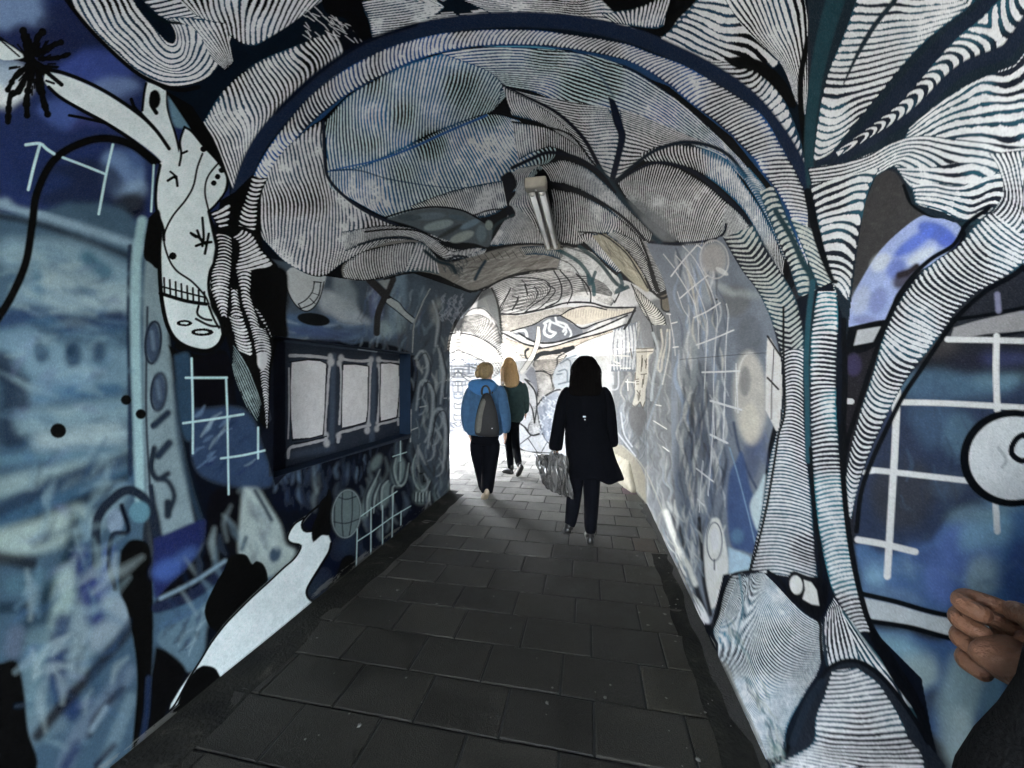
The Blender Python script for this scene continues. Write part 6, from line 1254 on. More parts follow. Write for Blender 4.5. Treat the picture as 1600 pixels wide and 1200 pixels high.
# ---------------------------------------------------------------- unlit twin tube lamp under the vault
steel = mat('grey_enamel', (.42, .42, .40), .45, noise=.25, scale=14)
capm = mat('grimy_cap', (.20, .19, .16), .6, noise=.35, scale=25)
glass = mat('frosted_tube', (.8, .82, .82), .15, noise=.05, scale=30, spec=.7)
def lamp(y0, length, x, zt, label):
    T = tag(empty('fluorescent_lamp', (x, y0, zt)), label, 'lamp')
    bm = bmesh.new(); bbox(bm, (0, length/2, -.02), (.085, length-.16, .04), .006); from_bm('housing', bm, steel, T)
    bm = bmesh.new()
    sec = [(-.066, -.05), (-.058, -.038), (-.03, -.041), (0, -.06), (.03, -.041), (.058, -.038), (.066, -.05)]
    ra = [bm.verts.new((p[0], .085, p[1])) for p in sec]; rb = [bm.verts.new((p[0], length-.085, p[1])) for p in sec]
    for j in range(6): bm.faces.new((ra[j], ra[j+1], rb[j+1], rb[j]))
    r = bmesh.ops.solidify(bm, geom=bm.faces[:], thickness=.002); from_bm('reflector', bm, steel, T)
    for e in (0, 1):
        yy = .042 if e == 0 else length-.042
        bm = bmesh.new(); bbox(bm, (0, yy, -.035), (.142, .082, .07), .014, seg=3)
        bbox(bm, (0, yy+(.045 if e == 0 else -.045), -.048), (.12, .012, .036), .004)
        o = from_bm('end_cap', bm, capm, T)
        bm = bmesh.new(); bmesh.ops.create_cone(bm, cap_ends=True, segments=12, radius1=.008, radius2=.007, depth=.006, matrix=Matrix.Translation((0, yy, -.072))); from_bm('screw', bm, steel, o)
    for s in (-1, 1):
        bm = bmesh.new(); bmesh.ops.create_cone(bm, cap_ends=True, segments=20, radius1=.0195, radius2=.0195, depth=length-.17, matrix=Matrix.Translation((s*.033, length/2, -.066)) @ Matrix.Rotation(R(90), 4, 'X'))
        tb = from_bm('tube', bm, glass, T, True)
        for yy in (.092, length-.092):
            bm = bmesh.new(); bmesh.ops.create_cone(bm, cap_ends=True, segments=16, radius1=.0205, radius2=.0205, depth=.02, matrix=Matrix.Translation((s*.033, yy, -.066)) @ Matrix.Rotation(R(90), 4, 'X')); from_bm('ferrule', bm, steel, tb, True)
    for yy in (.25, length-.25):
        bm = bmesh.new(); bbox(bm, (0, yy, .012), (.03, .05, .034), .003); from_bm('bracket', bm, steel, T)
    return T
lamp(2.42, 1.25, -.33, 2.78, 'grimy unlit twin tube lamp fixed under the striped vault')
# ================================================================ people
def skin_mesh(name, V_, E_, rad, m, parent=None, sub=1, root=0, flat=None):
    me = bpy.data.meshes.new(name); me.from_pydata([tuple(v) for v in V_], E_, [])
    o = bpy.data.objects.new(name, me); COL.objects.link(o)
    md = o.modifiers.new('s', 'SKIN'); md.use_smooth_shade = True; md.branch_smoothing = .6
    for i, r in enumerate(rad):
        sv = me.skin_vertices[0].data[i]; sv.radius = (r, r) if not isinstance(r, tuple) else r; sv.use_root = (i == root)
    if sub: o.modifiers.new('d', 'SUBSURF').levels = sub
    dg = bpy.context.evaluated_depsgraph_get(); dg.update()
    new = bpy.data.meshes.new_from_object(o.evaluated_get(dg))
    o.modifiers.clear(); o.data = new; bpy.data.meshes.remove(me); new.name = name
    new.materials.clear(); new.materials.append(m)
    new.polygons.foreach_set('use_smooth', [True]*len(new.polygons))
    if parent: o.parent = parent
    return o
def join_into(o, others):
    bm = bmesh.new(); bm.from_mesh(o.data)
    for p in others:
        bm.from_mesh(p.data); COL.objects.unlink(p)
    bm.to_mesh(o.data); bm.free(); o.data.polygons.foreach_set('use_smooth', [True]*len(o.data.polygons))
def fold(a, z, k, amp, seed): return amp*(math.sin(a*k+seed+z*3.1)+.6*math.sin(a*(k*2+1)-z*7+seed*2)+.35*math.sin(z*23+a*3+seed))
def loft(bm, rings, seg=28, amp=.0, k=5, seed=0, cap=(True, True), hem=None):
    """rings: (x, y, z, rx, ry[, lean]) ; returns nothing, adds a closed garment tube"""
    RR = []
    n = len(rings)
    for i, r in enumerate(rings):
        x, y, z, rx, ry = r[:5]
        v = []
        for j in range(seg):
            a = 2*math.pi*j/seg
            f = fold(a, z, k, amp, seed)*min(1, i/2+.2)
            zz = z+(hem(a) if hem and i == n-1 else 0)
            v.append(bm.verts.new((x+(rx+f)*math.cos(a), y+(ry+f)*math.sin(a), zz)))
        RR.append(v)
    for a, b in zip(RR, RR[1:]):
        for j in range(seg): bm.faces.new((a[j], a[(j+1) % seg], b[(j+1) % seg], b[j]))
    if cap[0]: bm.faces.new(RR[0])
    if cap[1]: bm.faces.new(RR[-1][::-1])
def tube(bm, pts, rad, seg=14, amp=0, seed=0, flat=1.0):
    P_ = [Vector(p) for p in pts]; RR = []
    up = Vector((0, 1, 0))
    for i, p in enumerate(P_):
        d = (P_[min(i+1, len(P_)-1)]-P_[max(i-1, 0)]).normalized()
        s = d.cross(up)
        if s.length < .1: s = d.cross(Vector((1, 0, 0)))
        s.normalize(); u = s.cross(d).normalized(); v = []
        for j in range(seg):
            a = 2*math.pi*j/seg; r = rad[i]+fold(a, i*.3, 3, amp, seed)
            v.append(bm.verts.new(p+s*math.cos(a)*r+u*math.sin(a)*r*flat))
        RR.append(v)
    for a, b in zip(RR, RR[1:]):
        for j in range(seg): bm.faces.new((a[j], a[(j+1) % seg], b[(j+1) % seg], b[j]))
    bm.faces.new(RR[0][::-1]); bm.faces.new(RR[-1])
def smooth_bm(bm, it=1):
    bmesh.ops.subdivide_edges(bm, edges=bm.edges[:], cuts=1, use_grid_fill=True, smooth=.6)
def part(name, fn, m, parent, sub=1):
    bm = bmesh.new(); fn(bm)
    o = from_bm(name, bm, m, parent, True)
    if sub:
        o.modifiers.new('d', 'SUBSURF').levels = sub; o.modifiers['d'].render_levels = sub
    return o
def finger_chain(base, dirs, lens, r0):
    P_ = [Vector(base)]
    for d, l in zip(dirs, lens): P_.append(P_[-1]+Vector(d).normalized()*l)
    return P_, [r0, r0*.98, r0*.92, r0*.8][:len(P_)]
def person_body(T, J, m, H=1.7, name='body'):
    """J: joints dict -> one skinned figure"""
    order = ['pelvis', 'belly', 'chest', 'neck', 'head', 'crown', 'shl', 'ell', 'wrl', 'shr', 'elr', 'wrr', 'hipl', 'knl', 'anl', 'tol', 'hipr', 'knr', 'anr', 'tor', 'pal', 'par']
    J = dict(J)
    for s in 'lr':
        w, e = Vector(J['wr'+s]), Vector(J['el'+s]); J['pa'+s] = tuple(w+(w-e).normalized()*.085)
    V_ = [J[k] for k in order]; ix = {k: i for i, k in enumerate(order)}
    E_ = [('pelvis', 'belly'), ('belly', 'chest'), ('chest', 'neck'), ('neck', 'head'), ('head', 'crown'), ('chest', 'shl'), ('shl', 'ell'), ('ell', 'wrl'), ('wrl', 'pal'), ('chest', 'shr'), ('shr', 'elr'), ('elr', 'wrr'), ('wrr', 'par'),
          ('pelvis', 'hipl'), ('hipl', 'knl'), ('knl', 'anl'), ('anl', 'tol'), ('pelvis', 'hipr'), ('hipr', 'knr'), ('knr', 'anr'), ('anr', 'tor')]
    rad = {'pelvis': (.105, .085), 'belly': (.1, .08), 'chest': (.115, .09), 'neck': .048, 'head': (.078, .095), 'crown': (.06, .075), 'shl': .055, 'ell': .04, 'wrl': .026, 'shr': .055, 'elr': .04, 'wrr': .026,
           'hipl': .07, 'knl': .042, 'anl': .03, 'tol': .024, 'hipr': .07, 'knr': .042, 'anr': .03, 'tor': .024, 'pal': (.036, .016), 'par': (.036, .016)}
    o = skin_mesh(name, V_, [(ix[a], ix[b]) for a, b in E_], [rad[k] for k in order], m, T, 1, 0)
    extra = []
    for s in 'lr':
        w, p = Vector(J['wr'+s]), Vector(J['pa'+s]); d = (p-w).normalized()
        side = d.cross(Vector((0, 1, 0)));
        if side.length < .2: side = d.cross(Vector((1, 0, 0)))
        side.normalize(); nrm = side.cross(d)
        fwd = Vector((0, 1, 0)); fwd = (fwd-d*fwd.dot(d)).normalized()
        inw = Vector((-1 if s == 'r' else 1, 0, 0))
        for q in range(4):
            b0 = p+fwd*(.027-.018*q)-d*.02
            L_ = [.03, .024, .02]; k_ = [1, 1.05, .98, .8][q]
            c, rr_ = finger_chain(b0, [d, d+inw*.35, d+inw*.9], [l*k_ for l in L_], .0085)
            extra.append(skin_mesh('f', c, [(0, 1), (1, 2), (2, 3)], rr_, m, None, 1))
        c, rr_ = finger_chain(w+d*.03+fwd*.02, [d*.6+fwd, d+fwd*.4, d], [.03, .026, .02], .0098)
        extra.append(skin_mesh('f', c, [(0, 1), (1, 2), (2, 3)], rr_, m, None, 1))
    # face: nose, brow, lips, ears
    h = Vector(J['head'])
    bm = bmesh.new()
    def blob(c, s): bmesh.ops.create_uvsphere(bm, u_segments=12, v_segments=8, radius=1, matrix=Matrix.Translation(h+Vector(c)) @ Matrix.Diagonal((*s, 1)))
    blob((0, .098, -.005), (.013, .02, .026)); blob((0, .09, -.05), (.024, .012, .009)); blob((0, .085, -.085), (.025, .02, .018)); blob((-.032, .085, .02), (.016, .01, .008)); blob((.032, .085, .02), (.016, .01, .008))
    blob((-.08, 0, -.01), (.01, .02, .032)); blob((.08, 0, -.01), (.01, .02, .032))
    e = from_bm('f', bm, m, None, True); extra.append(e)
    join_into(o, extra)
    return o
def eyes(body, J, m):
    h = Vector(J['head'])
    for s in (-1, 1):
        bm = bmesh.new(); bmesh.ops.create_uvsphere(bm, u_segments=10, v_segments=8, radius=.008, matrix=Matrix.Translation(h+Vector((s*.032, .084, .004))))
        from_bm('eye', bm, m, body, True)
def shoe(bm, heel, toe, w=.042, h=.07, sole=.022):
    H_, T_ = Vector(heel), Vector(toe); d = T_-H_; L_ = d.length; d.normalize(); s = d.cross(Vector((0, 0, 1))).normalized(); u = s.cross(d)
    secs_ = [(-.02, .028, .05), (.03, .036, h), (.08, .036, h*.95), (.13, .04, .055), (.18, w+.004, .042), (L_-.02, w*.9, .03), (L_+.02, .02, .016)]
    RR = []
    for x, hw_, hh in secs_:
        v = []
        for j in range(12):
            a = 2*math.pi*j/12; cs_, sn = math.cos(a), math.sin(a)
            v.append(bm.verts.new(H_+d*x+s*cs_*hw_+u*(max(-sole, sn*hh) if sn < 0 else sn*hh)))
        RR.append(v)
    for a, b in zip(RR, RR[1:]):
        for j in range(12): bm.faces.new((a[j], a[(j+1) % 12], b[(j+1) % 12], b[j]))
    bm.faces.new(RR[0][::-1]); bm.faces.new(RR[-1])
def hair_strands(bm, root, n, length, spread, width=.006, seed=1, back=-1, wave=.01):
    r = random.Random(seed)
    for i in range(n):
        a = r.uniform(0, math.pi)*1.0
        x0 = math.cos(a)*spread*.9; y0 = back*math.sin(a)*spread*.95
        L_ = length*r.uniform(.75, 1.05); pts = []; rad_ = []
        ph = r.uniform(0, 6)
        for k in range(7):
            f = k/6
            px_ = x0*(.35+.75*min(1, f*2.2))+wave*math.sin(f*6+ph); py_ = y0*(.3+.8*min(1, f*2.5))+wave*math.cos(f*5+ph)
            z = root[2]+.095-(f**1.25)*L_
            pts.append((root[0]+px_, root[1]+py_, z)); rad_.append(width*(1.1-f*.75))
        tube(bm, pts, rad_, 5)

skin_l = mat('fair_skin', (.52, .32, .24), .5, noise=.08, scale=20)
skin_b = mat('warm_brown_skin', (.21, .098, .055), .5, noise=.22, scale=60, bump=.4, bscale=240)
black_wool = mat('black_wool', (.0022, .0026, .004), .95, noise=.35, scale=40, bump=.6, bscale=160, spec=.06)
black_hair = mat('black_hair', (.0026, .0022, .0022), .85, noise=.3, scale=60, spec=.05)
jean = mat('dark_trousers', (.002, .0024, .0042), .9, noise=.35, scale=30, bump=.4, bscale=120, spec=.08)
blue_fl = mat('blue_fleece', (.045, .105, .20), .9, noise=.35, scale=22, bump=.8, bscale=60, spec=.2)
green_c = mat('dark_green_cloth', (.03, .055, .055), .85, noise=.4, scale=20, bump=.5, bscale=80, spec=.2)
blond = mat('blond_hair', (.40, .25, .11), .45, noise=.45, scale=45)
dkblond = mat('dark_blond_hair', (.24, .17, .085), .5, noise=.5, scale=50)
leather = mat('black_leather', (.01, .009, .009), .35, noise=.3, scale=30)
solem = mat('tan_sole', (.30, .24, .17), .8, noise=.2, scale=30)
eye_m = mat('dark_eye', (.03, .02, .015), .25, noise=.05)
gball = mat('grey_canvas', (.10, .10, .09), .85, noise=.3, scale=30, bump=.4, bscale=120)

# ---- woman in black, nearest: her outline read in metres from her standing foot
def at_px(px, py, z):
    x = (px-800)/F_PX*z; h = 1.5-(py-590)/F_PX*z
    return Vector((x*_c-z*_s, x*_s+z*_c, h))
T = tag(empty('person', (-.03, 3.56, 0), R(1)), 'person in black coat and leggings walking away, long dark hair, carrier bag in left hand', 'person')
def C3(px, py, dy=0): return ((px-909)/172.0, dy, 1.5-(py-590)/172.0)
J = dict(pelvis=C3(908, 698), belly=C3(909, 668), chest=C3(910, 634), neck=C3(910, 604), head=(0.005, .02, 1.575), crown=(.005, .015, 1.625), shl=C3(884, 622), ell=C3(870, 664, -.04), wrl=C3(864, 706, .0), shr=C3(938, 622), elr=C3(950, 662, -.02), wrr=C3(950, 700, .14),
         hipl=C3(896, 712), knl=C3(893, 768, .05), anl=C3(888, 812, -.10), tol=C3(882, 826, -.04), hipr=C3(920, 712), knr=C3(920, 780, .06), anr=C3(917, 835, .0), tor=C3(916, 846, .16))
body = person_body(T, J, skin_b); eyes(body, J, eye_m)
def coat(bm):
    loft(bm, [(0.005, 0, 1.475, .05, .05), (.005, 0, 1.45, .07, .065), (.006, 0, 1.425, .13, .085), (.006, 0, 1.395, .19, .105), (.008, 0, 1.33, .205, .125), (.01, 0, 1.2, .2, .135), (.01, 0, 1.1, .185, .135), (.015, 0, .98, .205, .15), (.035, 0, .85, .215, .17), (.06, 0, .74, .225, .18), (.082, 0, .67, .24, .185), (.092, 0, .605, .248, .19)],
         36, .006, 6, 1.3, (True, False), hem=lambda a: .02*math.sin(a*3+1)+.012*math.sin(a*7))
    tube(bm, [(-.12, 0, 1.40), (-.165, 0, 1.36), (-.2, -.01, 1.24), (-.228, -.02, 1.08), (-.25, -.01, .95), (-.268, .0, .845), (-.268, .0, .83)], [.05, .062, .064, .062, .062, .07, .05], 16, .004, 2)
    tube(bm, [(.13, 0, 1.40), (.18, 0, 1.36), (.21, -.01, 1.24), (.228, -.0, 1.1), (.236, .02, .98), (.24, .05, .90), (.238, .06, .885)], [.05, .062, .064, .06, .058, .062, .05], 16, .004, 3)
part('coat', coat, black_wool, T)
def belt(bm):
    bbox(bm, (-.005, -.155, 1.16), (.028, .01, .014), .003); bbox(bm, (.0, -.155, 1.135), (.014, .01, .012), .003)
part('buckle', belt, mat('dull_metal', (.4, .4, .42), .35, 1.0, noise=.1), T, 0)
def legs(bm):
    tube(bm, [C3(896, 700), C3(895, 740, .03), C3(893, 768, .05), C3(891, 790, -.03), C3(888, 812, -.10), C3(886, 818, -.11)], [.1, .084, .068, .066, .052, .046], 18, .003, 1)
    tube(bm, [C3(920, 700), C3(920, 745, .03), C3(920, 780, .06), C3(918, 812, .03), C3(917, 838, .0)], [.1, .086, .07, .064, .05], 18, .003, 4)
part('leggings', legs, jean, T)
def boots(bm):
    tube(bm, [C3(888, 800, -.07), C3(886, 815, -.1), C3(884, 824, -.11)], [.045, .045, .042], 14)
    shoe(bm, tuple(Vector(C3(884, 821, -.12))), tuple(Vector(C3(876, 832, .06))))
    tube(bm, [C3(917, 828, .0), C3(917, 842, .0)], [.044, .046], 14)
    shoe(bm, (.045, -.03, .026), (.03, .19, .026))
for nm, fn in (('boot', lambda bm: (tube(bm, [C3(888, 806, -.09), C3(886, 815, -.1), C3(884, 824, -.11)], [.045, .045, .04], 14), shoe(bm, C3(884, 822, -.13), C3(880, 838, .06)))),
               ('boot', lambda bm: (tube(bm, [C3(917, 829, .0), C3(917, 843, .0)], [.046, .046], 14), shoe(bm, (.048, -.05, .026), (.035, .17, .026))))):
    part(nm, fn, leather, T)
def hairC(bm):
    loft(bm, [(.003, -.005, 1.70, .02, .02), (.003, -.01, 1.692, .055, .06), (.003, -.01, 1.665, .088, .098), (.005, -.012, 1.61, .108, .105), (.005, -.03, 1.55, .118, .085), (.006, -.06, 1.48, .13, .065), (.004, -.085, 1.42, .142, .05), (.0, -.1, 1.37, .145, .04), (.0, -.105, 1.33, .11, .025)], 30, .011, 5, 2.1)
    hair_strands(bm, (.005, -.02, 1.60), 60, .36, .135, .006, 3)
part('hair', hairC, black_hair, T)

# her carrier bag
film = bpy.data.materials.new('thin_plastic'); film.use_nodes = True
t = film.node_tree; N = t.nodes; L = t.links; b = N['Principled BSDF']; b.inputs['Base Color'].default_value = (.16, .15, .145, 1); b.inputs['Roughness'].default_value = .16; b.inputs['Alpha'].default_value = .88; b.inputs['Specular IOR Level'].default_value = .9
nn_ = N.new('ShaderNodeTexNoise'); nn_.inputs['Scale'].default_value = 5; nn_.inputs['Detail'].default_value = 4; nn_.inputs['Distortion'].default_value = 1.5
wv = N.new('ShaderNodeBump'); wv.inputs['Strength'].default_value = .5; wv.inputs['Distance'].default_value = .012
tc = N.new('ShaderNodeTexCoord'); mp = N.new('ShaderNodeMapping'); mp.inputs['Scale'].default_value = (3.2, 2, .7); L.new(tc.outputs['Object'], mp.inputs[0]); L.new(mp.outputs[0], nn_.inputs['Vector']); L.new(nn_.outputs['Fac'], wv.inputs['Height']); L.new(wv.outputs[0], b.inputs['Normal'])
cr = N.new('ShaderNodeValToRGB'); cr.color_ramp.elements[0].position = .35; cr.color_ramp.elements[0].color = (.012, .011, .0105, 1); cr.color_ramp.elements[1].position = .68; cr.color_ramp.elements[1].color = (.17, .165, .16, 1)
L.new(nn_.outputs['Fac'], cr.inputs[0]); L.new(cr.outputs[0], b.inputs['Base Color'])
bg0 = at_px(868, 712, 3.42)
B = tag(empty('carrier_bag', bg0), 'crumpled dark translucent plastic bag hanging from the left hand of the person in black', 'bag')
def bagf(bm):
    # outline in metres below the grip; folds fan out from the grip
    top = [(-.19, .005), (-.13, .0), (-.06, .0), (-.01, .025), (.05, .02), (.10, .0)]
    bot = [(-.15, -.16), (-.09, -.28), (-.04, -.32), (.04, -.34), (.10, -.355), (.16, -.385)]
    nu_, nv_ = 44, 22; F = []; Bk = []
    for i in range(nu_):
        u = i/(nu_-1)*5; k0 = min(4, int(u)); f = u-k0
        tx_ = top[k0][0]*(1-f)+top[k0+1][0]*f; tz_ = top[k0][1]*(1-f)+top[k0+1][1]*f
        bx_ = bot[k0][0]*(1-f)+bot[k0+1][0]*f; bz_ = bot[k0][1]*(1-f)+bot[k0+1][1]*f
        ra_, rb_ = [], []
        for j in range(nv_):
            v = j/(nv_-1); s_ = math.sin(i/(nu_-1)*math.pi); th = .012+.07*s_**.7*math.sin(min(1, v*1.15)*math.pi*.9+.15)
            w_ = .016*math.sin(i*1.15+v*1.5)*(.4+v)+.008*math.sin(i*2.3+v*3+1)+.003*math.sin(v*21+i*.8)
            x = tx_*(1-v)+bx_*v+.008*math.sin(v*9+i*.3); z = tz_*(1-v)+bz_*v+.006*math.sin(i*.9)
            ra_.append(bm.verts.new((x, -th-w_, z))); rb_.append(bm.verts.new((x, th*.8+w_, z)))
        F.append(ra_); Bk.append(rb_)
    for i in range(nu_-1):
        for j in range(nv_-1):
            bm.faces.new((F[i][j], F[i+1][j], F[i+1][j+1], F[i][j+1])); bm.faces.new((Bk[i][j], Bk[i][j+1], Bk[i+1][j+1], Bk[i+1][j]))
        bm.faces.new((F[i][-1], F[i+1][-1], Bk[i+1][-1], Bk[i][-1]))
    for j in range(nv_-1):
        bm.faces.new((F[0][j], F[0][j+1], Bk[0][j+1], Bk[0][j])); bm.faces.new((F[-1][j], Bk[-1][j], Bk[-1][j+1], F[-1][j+1]))
part('sack', bagf, film, B, 1)
part('handle', lambda bm: (tube(bm, [(-.05, -.01, -.01), (-.04, -.01, .03), (-.022, 0, .05), (0, 0, .045), (.01, 0, -.01)], [.014, .010, .008, .010, .016], 8)), film, B)

# ---- person in the blue hooded fleece with a backpack
def A3(px, py, dy=0): return ((px-757)/127.0, dy, 1.5-(py-590)/127.0)
T = tag(empty('person', (-1.25, 4.62, 0), R(0)), 'person in bright blue hooded fleece and dark trousers walking away with short blond hair', 'person')
J = dict(pelvis=A3(754, 686), belly=A3(756, 662), chest=A3(758, 632), neck=A3(759, 602), head=(0.005, .02, 1.585), crown=(.005, .02, 1.62), shl=A3(738, 614), ell=A3(727, 646, -.03), wrl=A3(729, 680, .06), shr=A3(778, 614), elr=A3(789, 646, -.03), wrr=A3(787, 680, .06),
         hipl=A3(745, 694), knl=A3(745, 730, .14), anl=A3(752, 764, .1), tol=A3(748, 775, .22), hipr=A3(766, 694), knr=A3(762, 728, .04), anr=A3(765, 762, -.16), tor=A3(762, 776, -.1))
body = person_body(T, J, skin_l); eyes(body, J, eye_m)
def hoodie(bm):
    loft(bm, [(.0, .01, 1.45, .085, .08), (0, .0, 1.435, .115, .1), (0, 0, 1.41, .16, .12), (0, 0, 1.37, .19, .13), (0, 0, 1.29, .2, .145), (0, 0, 1.15, .205, .15), (0, 0, 1.0, .215, .155), (-.005, 0, .88, .24, .16), (-.01, 0, .81, .225, .15), (-.01, 0, .775, .21, .14)], 32, .008, 5, .5)
    tube(bm, [(-.14, 0, 1.38), (-.18, 0, 1.34), (-.212, -.01, 1.24), (-.235, -.02, 1.1), (-.245, 0, .97), (-.235, .03, .85), (-.225, .04, .82)], [.06, .075, .078, .075, .07, .062, .045], 16, .006, 1)
    tube(bm, [(.14, 0, 1.38), (.185, 0, 1.34), (.215, -.01, 1.24), (.245, -.02, 1.1), (.26, 0, .97), (.245, .03, .85), (.235, .04, .82)], [.06, .075, .078, .075, .07, .062, .045], 16, .006, 2)
part('fleece', hoodie, blue_fl, T)
part('hood', lambda bm: loft(bm, [(-.02, -.05, 1.485, .085, .05), (-.02, -.08, 1.47, .15, .075), (-.01, -.11, 1.42, .185, .085), (0, -.125, 1.36, .175, .07), (.01, -.135, 1.31, .11, .045), (.01, -.14, 1.28, .03, .02)], 24, .008, 3, 1), mat('pale_blue_fleece', (.05, .16, .36), .9, noise=.3, scale=22, bump=.8, bscale=60, spec=.2), T)
def trA(bm):
    loft(bm, [(-.01, 0, .99, .16, .12), (-.01, 0, .9, .18, .135), (-.01, 0, .78, .19, .135), (-.01, .0, .70, .17, .12), (-.01, .0, .66, .13, .1)], 24, .004, 4, 2)
    tube(bm, [A3(746, 684), A3(745, 704, .03), A3(746, 730, .12), A3(754, 768, .1), A3(754, 773, .1)], [.125, .12, .1, .08, .07], 18, .006, 1)
    tube(bm, [A3(766, 684), A3(767, 704, .02), A3(763, 730, .03), A3(764, 762, -.15), A3(764, 767, -.16)], [.12, .112, .095, .078, .066], 18, .006, 3)
part('trousers', trA, jean, T)
part('shoe', lambda bm: shoe(bm, (-.03, .05, .026), (-.06, .27, .026)), leather, T)
def shA(bm):
    shoe(bm, tuple(Vector(A3(767, 762, -.22))), tuple(Vector(A3(757, 777, -.07))), .045, .06, .03)
part('shoe', shA, solem, T)
def hairA(bm):
    loft(bm, [(.0, .0, 1.695, .02, .02), (0, -.003, 1.685, .06, .06), (0, -.01, 1.65, .09, .1), (.0, -.015, 1.60, .1, .105), (.0, -.03, 1.55, .092, .085), (.0, -.045, 1.51, .065, .055), (0, -.05, 1.485, .03, .03)], 26, .008, 6, 1.1)
    bmesh.ops.create_uvsphere(bm, u_segments=14, v_segments=10, radius=1, matrix=Matrix.Translation((-.085, -.05, 1.545)) @ Matrix.Diagonal((.04, .05, .055, 1)))
    hair_strands(bm, (.0, -.02, 1.585), 36, .15, .1, .005, 8)
part('hair', hairA, dkblond, T)
# backpack
BP = tag(empty('backpack', (-1.25+.045, 4.62-.17, .80)), 'slim grey and black tapered backpack on the blue fleece', 'backpack')
def packf(bm):
    rings_ = [(.03, -.03, .0, .135, .05), (.03, -.045, .03, .15, .07), (.03, -.055, .12, .15, .08), (.03, -.05, .26, .13, .075), (.028, -.04, .38, .10, .06), (.025, -.03, .47, .065, .045), (.025, -.025, .52, .035, .03)]
    loft(bm, rings_, 24, .003, 4, 1)
part('pack_bag', packf, mat('black_canvas', (.012, .012, .014), .8, noise=.3, scale=30, bump=.4, bscale=120), BP)
part('side_panel', lambda bm: loft(bm, [(-.05, -.062, .03, .06, .05), (-.045, -.08, .12, .065, .06), (-.03, -.075, .26, .06, .06), (.0, -.06, .38, .055, .05), (.012, -.045, .47, .04, .04)], 18, .003, 4, 2), gball, BP)
def strapf(bm):
    tube(bm, [(-.03, -.02, .48), (-.045, -.03, .54), (-.02, -.035, .6), (.03, -.035, .61), (.065, -.03, .55), (.06, -.02, .48)], [.016]*6, 8)
part('grab_handle', strapf, leather, BP)
part('strap', lambda bm: tube(bm, [(-.05, 0, .5), (-.10, .1, .585), (-.12, .2, .585), (-.13, .28, .5)], [.012]*4, 8, flat=2), leather, BP)
part('strap', lambda bm: tube(bm, [(.08, 0, .5), (.07, .1, .585), (.06, .2, .585), (.05, .28, .5)], [.012]*4, 8, flat=2), leather, BP)
part('reflector_tab', lambda bm: bbox(bm, (.105, -.112, .11), (.022, .006, .012), .002), mat('tab_white', (.7, .7, .7), .4), BP, 0)

# ---- taller person with long blond hair in the dark green jacket, further on
def B3(px, py, dy=0): return ((px-797)/101.0, dy, 1.5-(py-590)/101.0)
T = tag(empty('person', (-1.17, 5.82, 0), R(4)), 'person in dark green thigh-length jacket and tights mid-stride, long blond hair down the back', 'person')
J = dict(pelvis=B3(802, 650), belly=B3(804, 632), chest=B3(805, 610), neck=B3(800, 588), head=B3(795, 571, .02), crown=B3(795, 566, .02), shl=B3(790, 600), ell=B3(783, 622, .05), wrl=B3(782, 645, .12), shr=B3(816, 600), elr=B3(819, 624, -.02), wrr=B3(819, 644, .06),
         hipl=B3(792, 658), knl=B3(793, 698, .1), anl=B3(796, 733, .05), tol=B3(786, 740, .12), hipr=B3(800, 658), knr=B3(804, 698, .06), anr=B3(812, 722, -.22), tor=B3(814, 734, -.18))
body = person_body(T, J, skin_l); eyes(body, J, eye_m)
def jackB(bm):
    loft(bm, [B3(799, 590)+(.05, .05), B3(801, 595)+(.09, .08), B3(803, 600)+(.15, .11), B3(804, 608)+(.17, .13), B3(804, 622)+(.165, .135), B3(803, 638)+(.17, .14), B3(801, 650)+(.17, .14), B3(800, 660)+(.165, .135)], 28, .007, 5, 2, hem=lambda a: .02*math.sin(a*2))
    tube(bm, [B3(790, 598), B3(786, 606), B3(783, 622, .05), B3(782, 644, .1)], [.05, .065, .06, .05], 14, .004, 1)
    tube(bm, [B3(814, 598), B3(817, 606), B3(820, 622, -.02), B3(820, 648, .04)], [.05, .065, .065, .062], 14, .004, 1)
part('jacket', jackB, green_c, T)
def tights(bm):
    tube(bm, [B3(793, 652), B3(792, 675, .03), B3(793, 698, .1), B3(795, 718, .07), B3(796, 736, .05)], [.095, .082, .064, .06, .048], 16)
    tube(bm, [B3(801, 652), B3(802, 676, .03), B3(804, 698, .06), B3(808, 711, -.08), B3(813, 723, -.23)], [.095, .08, .064, .06, .048], 16)
    loft(bm, [B3(800, 648)+(.13, .1), B3(799, 655)+(.145, .11), B3(798, 664)+(.13, .1), B3(797, 670)+(.08, .07)], 20)
part('tights', tights, jean, T)
part('shoe', lambda bm: (tube(bm, [B3(797, 724, .05), B3(798, 737, .05)], [.044, .042], 12), shoe(bm, (.02, .02, .026), (-.15, .14, .026))), leather, T)
part('shoe', lambda bm: (tube(bm, [B3(811, 716, -.16), B3(814, 725, -.24)], [.045, .045], 12), shoe(bm, tuple(Vector(B3(817, 722, -.27))), tuple(Vector(B3(809, 739, -.14))))), leather, T)
def hairB(bm):
    loft(bm, [B3(794, 558)+(.02, .02), B3(794, 559.5, -.003)+(.055, .055), B3(794.5, 564, -.01)+(.09, .1), B3(795, 570, -.015)+(.11, .105), B3(796, 578, -.04)+(.115, .08), B3(798, 588, -.075)+(.135, .06), B3(799, 598, -.11)+(.13, .045), B3(799, 606, -.13)+(.08, .03)], 26, .006, 7, 1.1)
    r0 = B3(795, 572); hair_strands(bm, (r0[0], r0[1]-.03, r0[2]), 70, .42, .125, .006, 18)
part('hair', hairB, blond, T)

